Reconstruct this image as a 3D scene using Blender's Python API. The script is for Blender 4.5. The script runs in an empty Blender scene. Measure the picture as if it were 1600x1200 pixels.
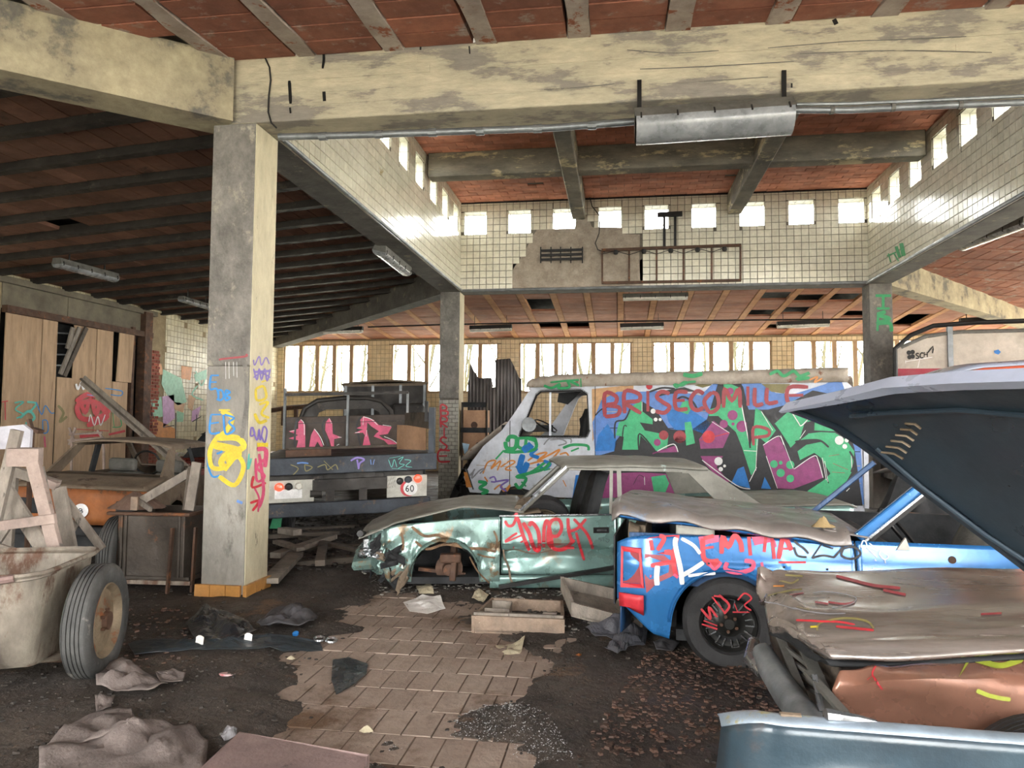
import bpy, bmesh, math, random
from mathutils import Vector, Matrix, noise
from mathutils.geometry import tessellate_polygon
from mathutils.bvhtree import BVHTree
R = math.radians
rnd = random.Random(7)
C = bpy.context.scene.collection
SC = bpy.context.scene

# ------------------------------------------------------------------ camera
F_PX, YAW, PITCH, ROLL, EYE = 1131.07, R(8.384), R(3.049), R(0.407), Vector((0, 0, 1.55))
FW = Vector((-math.sin(YAW)*math.cos(PITCH), math.cos(YAW)*math.cos(PITCH), math.sin(PITCH)))
RT = Vector((math.cos(YAW), math.sin(YAW), 0)); UP = RT.cross(FW)
cd = bpy.data.cameras.new('camera'); cam = bpy.data.objects.new('camera', cd); C.objects.link(cam)
cd.sensor_width = 36.0; cd.lens = 36.0*F_PX/1600; cd.clip_start = 0.05; cd.clip_end = 300
cr, sr = math.cos(ROLL), math.sin(ROLL)
cx_ = RT*cr + UP*sr; cy_ = UP*cr - RT*sr
cam.matrix_world = Matrix(((cx_.x, cy_.x, -FW.x, EYE.x), (cx_.y, cy_.y, -FW.y, EYE.y), (cx_.z, cy_.z, -FW.z, EYE.z), (0, 0, 0, 1)))
SC.camera = cam

# ------------------------------------------------------------------ world, daylight, exposure
w = bpy.data.worlds.new('world'); SC.world = w; w.use_nodes = True
nt = w.node_tree; bg = nt.nodes['Background']
bg.inputs[0].default_value = (1.0, 0.985, 0.96, 1); bg.inputs[1].default_value = 10.0
SC.view_settings.view_transform = 'Standard'; SC.view_settings.look = 'None'
SC.view_settings.gamma = 1.0; SC.view_settings.use_curve_mapping = False
SC.view_settings.exposure = 1.33
try:
    SC.cycles.max_bounces = 10; SC.cycles.diffuse_bounces = 6; SC.cycles.glossy_bounces = 4
    SC.cycles.transparent_max_bounces = 12; SC.cycles.caustics_reflective = False; SC.cycles.caustics_refractive = False
    SC.cycles.sample_clamp_indirect = 6.0; SC.cycles.use_denoising = True
except Exception: pass
def portal(name, loc, rot, sx, sy):
    l = bpy.data.lights.new(name, 'AREA'); l.shape = 'RECTANGLE'; l.size = sx; l.size_y = sy; l.energy = 1
    l.cycles.is_portal = True
    o = bpy.data.objects.new(name, l); o.location = loc; o.rotation_euler = rot; C.objects.link(o)

# ------------------------------------------------------------------ building dimensions (metres)
XW, XL, XR, XE = -11.04, -3.19, 4.65, 12.5      # left wall, skylight well left / right, right wall
YG, YN, YF, YB = -2.06, 6.32, 14.29, 22.26      # gate side, well near / far, back wall
CW = 0.41                                       # column and beam width
ZB, ZT, ZP, ZS = 4.20, 4.78, 4.20, 6.03         # beam underside, beam top, ceiling at perimeter, well roof
XLo, XRo, YNo, YFo = XL-CW, XR+CW, YN-CW, YF+CW
SLOPE = (ZT-ZP)/(YB-YFo)
portal('daylight_portal', ((XW+XE)/2, YB+.3, 3.25), (R(-90), 0, 0), 23.4, 1.7)
portal('daylight_portal', ((XW+XE)/2, YG-.3, 2.2), (R(90), 0, 0), 23.4, 4.3)
portal('daylight_portal', (XE+.3, 10, 2.2), (R(90), 0, R(90)), 24, 4.3)
for (lo, ro, sx) in (((.73, YF+.45, 5.6), (R(-90), 0, 0), 7.9), ((XR+.45, 10.3, 5.6), (R(90), 0, R(90)), 7.9),
                     ((XL-.45, 10.3, 5.6), (R(90), 0, R(-90)), 7.9), ((.73, YN-.45, 5.6), (R(90), 0, 0), 7.9)):
    portal('daylight_portal', lo, ro, sx, .6)

# ------------------------------------------------------------------ pixel rays (photo frame 1600x1200) used only to read positions off the photo
def ray(px, py):
    a, b = px-800, 600-py
    return RT*((a*cr-b*sr)/F_PX) + UP*((a*sr+b*cr)/F_PX) + FW
def onY(px, py, Y): d = ray(px, py); return EYE + d*(Y/d.y)
def onX(px, py, X): d = ray(px, py); return EYE + d*(X/d.x)
def onZ(px, py, Z=0.0): d = ray(px, py); return EYE + d*((Z-EYE.z)/d.z)
def atD(px, py, D): return EYE + ray(px, py)*D
class Frame:
    """vertical working plane: origin, heading u, inward normal n; (u, w, z) -> world"""
    def __init__(s, o, ang, roll=0.0):
        s.o = Vector((o[0], o[1], 0)); a = R(ang); s.ang = a
        s.u = Vector((math.cos(a), math.sin(a), 0)); s.n = Vector((-math.sin(a), math.cos(a), 0)); s.roll = roll
    def P(s, u, w, z): return s.o + s.u*u + s.n*w + Vector((0, 0, z + u*s.roll))
    def px(s, x, y, w=0.0):
        d = ray(x, y); o = s.o + s.n*w; t = ((o-EYE).dot(s.n))/d.dot(s.n); p = EYE + d*t
        u = (p-s.o).dot(s.u); return u, p.z - u*s.roll

# ------------------------------------------------------------------ materials
def lin(h):
    h = h.lstrip('#'); v = [int(h[i:i+2], 16)/255 for i in (0, 2, 4)]
    return tuple(((c+.055)/1.055)**2.4 if c > .04045 else c/12.92 for c in v) + (1,)
MATS = {}
def mat(name, c1, c2=None, sc=2.0, rough=.8, metal=0.0, bump=.15, c3=None, a3=.55, s3=1.2, st=(1, 1, 1), bs=30.0, isl=0.0, coat=0.0, rv=.15, bst=None, e3=.05, grime=.16):
    if name in MATS: return MATS[name]
    m = bpy.data.materials.new(name); m.use_nodes = True; n = m.node_tree.nodes; L = m.node_tree.links
    b = n['Principled BSDF']; b.inputs['Metallic'].default_value = metal
    if coat: b.inputs['Coat Weight'].default_value = coat; b.inputs['Coat Roughness'].default_value = .15
    g = n.new('ShaderNodeNewGeometry')
    mp = n.new('ShaderNodeMapping'); mp.inputs['Scale'].default_value = st; L.new(g.outputs['Position'], mp.inputs['Vector'])
    def nz(scale, det=6, ro=.6, src=mp):
        t = n.new('ShaderNodeTexNoise'); t.inputs['Scale'].default_value = scale; t.inputs['Detail'].default_value = det
        t.inputs['Roughness'].default_value = ro; L.new(src.outputs['Vector'], t.inputs['Vector']); return t
    def mix(fac, a, c):
        x = n.new('ShaderNodeMix'); x.data_type = 'RGBA'
        if fac is not None: L.new(fac, x.inputs[0])
        for s, v in ((6, a), (7, c)):
            if isinstance(v, tuple): x.inputs[s].default_value = v
            else: L.new(v, x.inputs[s])
        return x
    c1 = lin(c1); c2 = lin(c2) if c2 else tuple(v*.75 for v in c1[:3])+(1,)
    t = nz(sc); r = n.new('ShaderNodeMapRange'); r.inputs[1].default_value = .35; r.inputs[2].default_value = .65; L.new(t.outputs['Fac'], r.inputs[0])
    col = mix(r.outputs[0], c1, c2).outputs[2]
    if isl:
        oi = n.new('ShaderNodeObjectInfo'); ad = n.new('ShaderNodeMath'); ad.operation = 'ADD'
        L.new(oi.outputs['Random'], ad.inputs[0]); L.new(g.outputs['Random Per Island'], ad.inputs[1])
        fr = n.new('ShaderNodeMath'); fr.operation = 'FRACT'; L.new(ad.outputs[0], fr.inputs[0])
        mr = n.new('ShaderNodeMapRange'); mr.inputs[3].default_value = 1-isl; mr.inputs[4].default_value = 1+isl*.6; L.new(fr.outputs[0], mr.inputs[0])
        hv = n.new('ShaderNodeHueSaturation'); L.new(mr.outputs[0], hv.inputs['Value']); L.new(col, hv.inputs['Color']); col = hv.outputs[0]
    if c3:
        t3 = nz(s3, 8, .7); r3 = n.new('ShaderNodeMapRange'); r3.inputs[1].default_value = a3; r3.inputs[2].default_value = a3+e3; L.new(t3.outputs['Fac'], r3.inputs[0])
        col = mix(r3.outputs[0], col, lin(c3)).outputs[2]
    tg = nz(max(sc*5, 9), 8, .75); mg = n.new('ShaderNodeMapRange'); mg.inputs[1].default_value = .3; mg.inputs[2].default_value = .7
    mg.inputs[3].default_value = 1-grime; mg.inputs[4].default_value = 1+grime*.8; L.new(tg.outputs['Fac'], mg.inputs[0])
    hg = n.new('ShaderNodeHueSaturation'); L.new(mg.outputs[0], hg.inputs['Value']); L.new(col, hg.inputs['Color']); col = hg.outputs[0]
    L.new(col, b.inputs['Base Color'])
    tr = nz(sc*2.3, 4); mr = n.new('ShaderNodeMapRange'); mr.inputs[1].default_value = .3; mr.inputs[2].default_value = .7
    mr.inputs[3].default_value = max(.03, rough-rv); mr.inputs[4].default_value = min(1, rough+rv); L.new(tr.outputs['Fac'], mr.inputs[0]); L.new(mr.outputs[0], b.inputs['Roughness'])
    if bump:
        tb = nz(bs, 5, .65); bp = n.new('ShaderNodeBump'); bp.inputs['Strength'].default_value = bump; bp.inputs['Distance'].default_value = .02
        L.new(tb.outputs['Fac'], bp.inputs['Height']); L.new(bp.outputs['Normal'], b.inputs['Normal'])
    MATS[name] = m; return m
def paint(name, h, rough=.5):
    return mat('paint_'+name, h, None, 12, rough, bump=.05)
def glassm():
    m = bpy.data.materials.new('window_glass'); m.use_nodes = True; n = m.node_tree.nodes; L = m.node_tree.links
    n.remove(n['Principled BSDF']); o = n['Material Output']
    t = n.new('ShaderNodeBsdfTransparent'); t.inputs[0].default_value = (.93, .96, .95, 1)
    gl = n.new('ShaderNodeBsdfGlossy'); gl.inputs['Roughness'].default_value = .08
    mx = n.new('ShaderNodeMixShader'); mx.inputs[0].default_value = .07
    L.new(t.outputs[0], mx.inputs[1]); L.new(gl.outputs[0], mx.inputs[2]); L.new(mx.outputs[0], o.inputs[0]); return m
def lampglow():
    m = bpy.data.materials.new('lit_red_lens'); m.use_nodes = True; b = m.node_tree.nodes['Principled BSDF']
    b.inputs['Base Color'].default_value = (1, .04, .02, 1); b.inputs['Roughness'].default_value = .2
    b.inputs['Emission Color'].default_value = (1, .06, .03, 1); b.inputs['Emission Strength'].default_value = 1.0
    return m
M = dict(
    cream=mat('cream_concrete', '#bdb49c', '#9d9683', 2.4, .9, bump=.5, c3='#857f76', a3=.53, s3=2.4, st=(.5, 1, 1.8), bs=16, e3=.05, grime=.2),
    creamt=mat('hip_concrete', '#aca287', '#857c6a', 1.9, .9, bump=.5, c3='#66625b', a3=.53, s3=1.9, bs=14, e3=.08, grime=.22),
    grey=mat('grey_concrete', '#85817a', '#65625d', 3.5, .9, bump=.8, c3='#a39d8d', a3=.58, s3=5.0, bs=24, e3=.1, st=(1, 1, .8), grime=.3),
    coll=mat('pale_column_plaster', '#96928a', '#7b7770', 2.5, .85, bump=.4, c3='#605c55', a3=.60, s3=4, bs=30, e3=.1, st=(1, 1, .5), grime=.22),
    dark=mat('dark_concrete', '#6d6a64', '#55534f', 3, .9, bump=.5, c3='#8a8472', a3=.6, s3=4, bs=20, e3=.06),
    wellb=mat('well_beam_concrete', '#8f897a', '#6d695f', 3, .9, bump=.5, c3='#c9bc96', a3=.55, s3=2.2, bs=20, st=(.6, .6, 2)),
    mortar=mat('dark_mortar', '#6d675c', '#57534b', 8, .95, bump=.2),
    rough_pl=mat('rough_bare_plaster', '#a3988a', '#887d71', 6, .95, bump=.8, c3='#b9ad99', a3=.62, s3=26, bs=40),
    tilew=mat('glazed_white_tile', '#dddac9', '#cfcbb9', 3, .16, bump=.02, c3='#a58e5c', a3=.70, s3=1.1, isl=.07, coat=.3, rv=.06, e3=.05),
    tilel=mat('glazed_cream_tile', '#d6ceb2', '#bfb597', 2, .35, bump=.05, c3='#8d7b55', a3=.63, s3=1.6, isl=.14, rv=.1),
    tileb=mat('backlit_cream_tile', '#e2cfa8', '#d3bd92', 2, .35, bump=.05, c3='#8f7a52', a3=.68, s3=1.4, isl=.1, rv=.1),
    tilec=mat('small_grey_tile', '#a7a497', '#918e84', 4, .4, bump=.1, c3='#4d4a44', a3=.66, s3=1.6, isl=.12),
    clay=mat('red_clay_block', '#9d6450', '#7f4f40', 1.5, .85, bump=.25, c3='#a1938b', a3=.56, s3=3.6, isl=.22, bs=25, e3=.12, grime=.22),
    clayb=mat('warm_clay_block', '#a87057', '#8f5d49', 1.5, .85, bump=.25, c3='#b08a70', a3=.70, s3=2.6, isl=.2, bs=25, e3=.1),
    clayo=mat('orange_clay_tile', '#cf8f78', '#b5735b', 2, .8, bump=.25, c3='#d6c3b5', a3=.74, s3=4, isl=.25, bs=25, e3=.04),
    clayd=mat('brown_clay_block', '#8a6354', '#6c4d41', 1.5, .9, bump=.25, c3='#4b3a33', a3=.6, s3=2, isl=.25, bs=25, e3=.1),
    band=mat('plaster_band', '#b0a49c', '#93857d', 3, .9, bump=.4, c3='#8a5138', a3=.57, s3=5, bs=20),
    bandc=mat('clay_rib', '#c28f62', '#a5744f', 3, .9, bump=.3, c3='#8a5138', a3=.66, s3=5, bs=20),
    joist=mat('sooty_steel_joist', '#3a3633', '#282523', 3, .6, .3, bump=.2, c3='#4a443e', a3=.6, s3=5),
    pipe=mat('grey_conduit', '#8c9092', '#6c7072', 4, .45, .5, bump=.1),
    lampm=mat('lamp_housing', '#6e6d68', '#55544f', 5, .6, .2, bump=.1, c3='#3d3a35', a3=.62, s3=5),
    lampd=mat('dark_lamp_housing', '#2c2a28', '#1d1c1b', 5, .6, .2, bump=.1),
    lens=mat('dusty_lamp_cover', '#8f9295', '#6f7275', 5, .3, bump=.05, coat=.25),
    lensw=mat('white_lamp_cover', '#d6d3c8', '#bab7ab', 5, .3, bump=.05),
    black=mat('black_iron', '#1f1e1d', '#141313', 5, .5, .4, bump=.15),
    rust=mat('rusty_steel', '#5e4434', '#46352b', 5, .75, .3, bump=.3, c3='#7a4e30', a3=.58, s3=6),
    frame=mat('pale_wood_frame', '#b59a78', '#9c8263', 5, .7, bump=.15, st=(1, 1, .3)),
    ply=mat('weathered_plywood', '#b69a7c', '#9d8368', 3, .85, bump=.2, st=(3, 3, .4), c3='#8a7058', a3=.62, s3=2),
    doorc=mat('door_header_grey', '#77705f', '#5c564a', 2, .9, bump=.3),
    brick=mat('red_brick', '#9c5340', '#7d4234', 6, .9, bump=.3, isl=.25),
    wood=mat('grey_weathered_wood', '#8e857a', '#6f675e', 4, .85, bump=.4, st=(2, 2, 1), c3='#58524b', a3=.6, s3=5, bs=25),
    woodp=mat('pink_grey_wood', '#a08e84', '#7f7068', 4, .85, bump=.4, c3='#5d5650', a3=.6, s3=5, bs=25),
    woodt=mat('chipboard_wood', '#94816f', '#7a6a5c', 8, .85, bump=.4, c3='#d8cbb6', a3=.66, s3=38, bs=30),
    woodd=mat('dark_damp_wood', '#5b5147', '#3f3931', 4, .8, bump=.4, c3='#2c2824', a3=.6, s3=4, bs=25),
    dirt=mat('black_damp_soil', '#473f38', '#2e2925', 1.3, .75, bump=1.0, c3='#6a5440', a3=.58, s3=1.5, bs=22, e3=.1, rv=.3),
    paver=mat('dusty_brick_paver', '#998a7e', '#847468', 1.6, .75, bump=.4, c3='#5d4836', a3=.53, s3=1.0, isl=.08, bs=22, e3=.10, grime=.2),
    ground=mat('pale_outdoor_ground', '#c9c6b8', '#b7b4a6', 1, .95, bump=.1),
    plastic=mat('black_plastic_sheet', '#2a2b2d', '#1b1c1f', 3, .3, bump=.25, c3='#4c4a48', a3=.58, s3=4, bs=14, rv=.15),
    cloth=mat('dirty_grey_cloth', '#756b66', '#5b524e', 3, .95, bump=.4, c3='#544c47', a3=.58, s3=4, bs=40),
    paper=mat('white_paper', '#e2e0dc', '#c8c5bf', 4, .8, bump=.1),
    paperd=mat('stained_paper', '#b9b096', '#958c75', 4, .9, bump=.2),
    card=mat('brown_cardboard', '#a98568', '#927158', 3, .85, bump=.1, c3='#6b4a35', a3=.66, s3=3),
    rubber=mat('worn_tyre_rubber', '#4a4a48', '#343433', 5, .7, bump=.3, c3='#6d6a64', a3=.62, s3=7, bs=40),
    rubberd=mat('dark_tyre_rubber', '#2b2b2c', '#1d1d1e', 5, .65, bump=.3, bs=40),
    rim=mat('rusty_wheel_rim', '#8b7c66', '#6c5d4a', 6, .65, .4, bump=.3, c3='#7a4a2a', a3=.55, s3=6),
    rimd=mat('dark_alloy_rim', '#3a3a38', '#262625', 6, .4, .6, bump=.1, c3='#8a8a80', a3=.66, s3=8),
    tub=mat('rusty_tub_steel', '#9c9486', '#6d655b', 4.5, .6, .35, bump=.45, c3='#5e4434', a3=.50, s3=4.2, st=(1, 1, .5), bs=20, e3=.1),
    tubd=mat('brown_tub_steel', '#4f473f', '#3a342e', 3, .55, .4, bump=.35, c3='#6a4a35', a3=.6, s3=4, bs=20),
    teal=mat('pale_teal_paint', '#7f9e97', '#6d8c87', 2, .3, .4, bump=.05, c3='#7c7564', a3=.57, s3=2.4, coat=.5, rv=.08, e3=.06),
    tealt=mat('dusty_teal_roof', '#83827a', '#6a6961', 2.5, .5, .2, bump=.15, c3='#9fb3ac', a3=.64, s3=3, rv=.12),
    tealc=mat('crumpled_teal_metal', '#809b94', '#677f7a', 4, .3, .4, bump=.12, c3='#7d6a52', a3=.57, s3=5, coat=.3, rv=.12),
    chrome=mat('dull_chrome', '#b5b8ba', '#94979a', 6, .25, .9, bump=.05),
    blue=mat('bright_blue_paint', '#2f74b3', '#27649e', 2, .25, .3, bump=.04, c3='#5f8fbd', a3=.64, s3=2.0, coat=.6, rv=.06),
    bluet=mat('dusty_blue_bonnet', '#7f7873', '#67625f', 2.4, .4, .2, bump=.15, c3='#6687a8', a3=.58, s3=2.0, coat=.3, e3=.1),
    blued=mat('dark_blue_paint', '#2c4f78', '#213f63', 3, .3, .3, bump=.05, coat=.5),
    van=mat('dirty_white_van_paint', '#ccd0d8', '#b8bdc6', 2.2, .45, .05, bump=.08, c3='#8a7a68', a3=.66, s3=3),
    vanr=mat('rusted_roof_gutter', '#b1a79a', '#93887b', 4, .75, bump=.5, c3='#7d5540', a3=.6, s3=6, bs=18),
    trk=mat('dark_truck_steel', '#3b3733', '#292725', 3, .6, .3, bump=.25, c3='#514840', a3=.6, s3=4),
    trkb=mat('blue_grey_truck_steel', '#363c44', '#272c32', 3, .55, .3, bump=.25, c3='#5b4a3d', a3=.6, s3=4),
    trkh=mat('brown_headboard', '#45392f', '#352c26', 3, .6, .2, bump=.15),
    plate=mat('pale_lamp_board', '#b5b3a9', '#9b998f', 5, .5, .1, bump=.1),
    brown=mat('burnt_brown_metal', '#7b6c5b', '#5f5345', 3, .75, .2, bump=.3, c3='#4b3b2e', a3=.6, s3=4),
    orange=mat('rusty_orange_paint', '#8e5528', '#6e3f1e', 3, .7, .1, bump=.25, c3='#4a3626', a3=.58, s3=3),
    inter=mat('dark_interior', '#1e2022', '#141517', 3, .8, bump=.2),
    seat=mat('grey_seat_cloth', '#5a5852', '#45443f', 6, .95, bump=.3),
    hood1=mat('crumpled_brown_hood', '#a0968f', '#7f766f', 2.5, .22, .55, bump=.12, c3='#5d463d', a3=.55, s3=2.0, coat=.6, rv=.1, st=(.35, 2.2, 2.2), e3=.12, grime=.2),
    fend=mat('copper_brown_fender', '#9b6f5c', '#84604f', 2.5, .25, .4, bump=.05, c3='#6d655e', a3=.6, s3=2.5, coat=.8, rv=.08, e3=.1),
    lid=mat('dark_blue_lid_underside', '#36444f', '#2b363f', 1.5, .35, .3, bump=.05, c3='#4a4c4e', a3=.6, s3=2, coat=.2, e3=.15),
    lidt=mat('pale_lid_topside', '#b2bbcf', '#abb5ca', 3, .35, .1, bump=.0, coat=.5, grime=.06),
    wing=mat('blue_grey_wing_paint', '#34454f', '#25313a', 2.5, .4, .2, bump=.1, c3='#5f5048', a3=.56, s3=3, coat=.3, e3=.2),
    wingr=mat('worn_pale_wing_edge', '#9fb0c0', '#87939c', 4, .4, .3, bump=.1, c3='#9a9468', a3=.6, s3=6),
    zinc=mat('corrugated_zinc', '#6c6663', '#4f4b49', 3, .5, .5, bump=.1, c3='#8d8883', a3=.62, s3=3, st=(1, 1, .3)),
    ptrk=mat('pale_lorry_body', '#b9b0a3', '#a1988b', 2, .6, bump=.1, c3='#8a8072', a3=.62, s3=2),
    crims=mat('crimson_stripe', '#9c3342', '#7e2b37', 3, .6, bump=.1),
    ocar=mat('orange_car_paint', '#d0603f', '#b44f33', 3, .4, bump=.1, coat=.4),
    bark=mat('pale_bark', '#45402a', '#36331f', 4, .9, bump=.2),
    orangetile=mat('orange_skirting_tile', '#b98546', '#a0733c', 5, .4, bump=.1, c3='#6a4a2c', a3=.62, s3=6),
    wire=mat('black_cable', '#1c1b1a', '#131212', 5, .6),
    leaf=mat('dead_leaves', '#5f4639', '#43342c', 6, .8, bump=.2, isl=.3),
    shard=mat('glass_crumbs', '#b9bcbc', '#8e9292', 20, .2, bump=.1, isl=.3),
    glass=glassm(), glow=lampglow(),
)
M['inter'].use_fake_user = True

# ------------------------------------------------------------------ mesh building
class MB:
    def __init__(s): s.v = []; s.f = []; s.m = []
    def add(s, vs, fs, mi=0):
        k = len(s.v); s.v += [Vector(p) for p in vs]; s.f += [tuple(i+k for i in f) for f in fs]; s.m += [mi]*len(fs); return s
    def quad(s, a, b, c, d, mi=0): return s.add([a, b, c, d], [(0, 1, 2, 3)], mi)
    def box(s, x0, x1, y0, y1, z0, z1, mi=0, F=None):
        P = [(x, y, z) for z in (z0, z1) for y in (y0, y1) for x in (x0, x1)]
        if F: P = [F.P(*p) for p in P]
        return s.add(P, [(0, 2, 3, 1), (4, 5, 7, 6), (0, 1, 5, 4), (2, 6, 7, 3), (0, 4, 6, 2), (1, 3, 7, 5)], mi)
    def prism(s, poly, off, mi=0, cap=True):
        """poly: list of 3D points, extruded by vector off"""
        n = len(poly); A = [Vector(p) for p in poly]; B = [p+Vector(off) for p in A]; k = len(s.v); s.v += A+B
        fs = [(k+i, k+(i+1) % n, k+n+(i+1) % n, k+n+i) for i in range(n)]
        if cap:
            for t in tessellate_polygon([A]):
                fs += [(k+t[0], k+t[1], k+t[2]), (k+n+t[2], k+n+t[1], k+n+t[0])]
        s.f += fs; s.m += [mi]*len(fs); return s
    def bar(s, p, q, a, b, up=(0, 0, 1), mi=0, taper=1.0):
        p, q = Vector(p), Vector(q); d = (q-p).normalized(); u = Vector(up)
        if abs(d.dot(u)) > .97: u = Vector((1, 0, 0))
        x = d.cross(u).normalized(); y = x.cross(d).normalized(); vs = []
        for c, t in ((p, 1), (q, taper)):
            for i, j in ((-1, -1), (1, -1), (1, 1), (-1, 1)): vs.append(c + x*(i*a/2*t) + y*(j*b/2*t))
        return s.add(vs, [(3, 2, 1, 0), (4, 5, 6, 7), (0, 1, 5, 4), (1, 2, 6, 5), (2, 3, 7, 6), (3, 0, 4, 7)], mi)
    def tube(s, pts, r, n=8, mi=0, cap=True):
        pts = [Vector(p) for p in pts]; rr = r if isinstance(r, (list, tuple)) else [r]*len(pts); k = len(s.v); ux = None
        for i, p in enumerate(pts):
            d = ((pts[min(i+1, len(pts)-1)] - pts[max(i-1, 0)])).normalized()
            if ux is None: ux = d.orthogonal().normalized()
            ux = (ux - d*ux.dot(d)).normalized(); uy = d.cross(ux)
            for j in range(n):
                a = 2*math.pi*j/n; s.v.append(p + ux*(rr[i]*math.cos(a)) + uy*(rr[i]*math.sin(a)))
        for i in range(len(pts)-1):
            for j in range(n):
                s.f.append((k+i*n+j, k+i*n+(j+1) % n, k+(i+1)*n+(j+1) % n, k+(i+1)*n+j)); s.m.append(mi)
        if cap:
            s.f.append(tuple(k+j for j in range(n))[::-1]); s.f.append(tuple(k+(len(pts)-1)*n+j for j in range(n))); s.m += [mi, mi]
        return s
    def grid(s, rows, mi=0, skip=None):
        k = len(s.v); n = len(rows[0])
        for r in rows: s.v += [Vector(p) for p in r]
        for i in range(len(rows)-1):
            for j in range(n-1):
                if skip and skip(i, j): continue
                s.f.append((k+i*n+j, k+i*n+j+1, k+(i+1)*n+j+1, k+(i+1)*n+j)); s.m.append(mi)
        return s
    def lathe(s, c, axis, prof, n=28, mi=0, close=True):
        """prof: list of (radius, offset along axis)"""
        c = Vector(c); ax = Vector(axis).normalized(); x = ax.orthogonal().normalized(); y = ax.cross(x); k = len(s.v); m = len(prof)
        for j in range(n):
            a = 2*math.pi*j/n; d = x*math.cos(a) + y*math.sin(a)
            for r, o in prof: s.v.append(c + d*r + ax*o)
        for j in range(n):
            for i in range(m-1):
                s.f.append((k+j*m+i, k+j*m+i+1, k+((j+1) % n)*m+i+1, k+((j+1) % n)*m+i)); s.m.append(mi)
        return s
def make(name, mb, mats, parent=None, smooth=False, solid=0.0, bevel=0.0, origin=None):
    base = Vector((0, 0, 0))
    if parent is not None: base = parent_base(parent)
    elif origin is not None: base = Vector(origin)
    me = bpy.data.meshes.new(name); me.from_pydata([p-base for p in mb.v], [], mb.f)
    if not isinstance(mats, (list, tuple)): mats = [mats]
    for m in mats: me.materials.append(m)
    if len(mats) > 1: me.polygons.foreach_set('material_index', mb.m)
    if smooth: me.polygons.foreach_set('use_smooth', [True]*len(mb.f))
    me.update(); o = bpy.data.objects.new(name, me); C.objects.link(o)
    if parent is not None: o.parent = parent; o['_b'] = list(base)
    else: o.location = base; o['_b'] = list(base)
    if solid:
        q = o.modifiers.new('thickness', 'SOLIDIFY'); q.thickness = solid; q.offset = 0
    if bevel:
        q = o.modifiers.new('edge', 'BEVEL'); q.width = bevel; q.segments = 2; q.limit_method = 'ANGLE'; q.angle_limit = R(40)
    if smooth:
        try:
            me.set_sharp_from_angle(angle=R(38))
        except Exception: pass
    return o
def parent_base(p): return Vector(p['_b'])
def tag(o, label=None, cat=None, group=None, kind=None):
    if label: o['label'] = label
    if cat: o['category'] = cat
    if group: o['group'] = group
    if kind: o['kind'] = kind
    return o
def thing(name, label, cat, loc, group=None):
    o = bpy.data.objects.new(name, None); o.empty_display_size = .1; C.objects.link(o); o.location = loc; o['_b'] = list(loc)
    return tag(o, label, cat, group)
def one(name, mb, mats, label, cat, group=None, **k):
    xs = [p.x for p in mb.v]; ys = [p.y for p in mb.v]; zs = [p.z for p in mb.v]
    return tag(make(name, mb, mats, origin=((min(xs)+max(xs))/2, (min(ys)+max(ys))/2, min(zs)), **k), label, cat, group)
def struct(name, mb, mats, parent=None, **k):
    o = make(name, mb, mats, parent, **k)
    if parent is None: o['kind'] = 'structure'
    return o
def setpiece(name, me, loc, parent, rot=None):
    """a shared-mesh piece laid into a wall, floor or ceiling whose origin is the world origin"""
    o = bpy.data.objects.new(name, me); C.objects.link(o); o.parent = parent; o.location = Vector(loc)-parent_base(parent)
    if rot is not None: o.rotation_euler = rot
    return o
def pxdist(p):
    d = p-EYE; z = d.dot(FW)
    if z < .3: return 1e9
    a = d.dot(RT)/z*F_PX; b = d.dot(UP)/z*F_PX
    out = max(0, abs(a)-820) + max(0, abs(b)-620)
    return d.length + out*.05
def inview(p, m=40):
    d = p-EYE; z = d.dot(FW)
    if z < .3: return False
    return abs(d.dot(RT)/z*F_PX) < 800+m and abs(d.dot(UP)/z*F_PX) < 600+m

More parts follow.
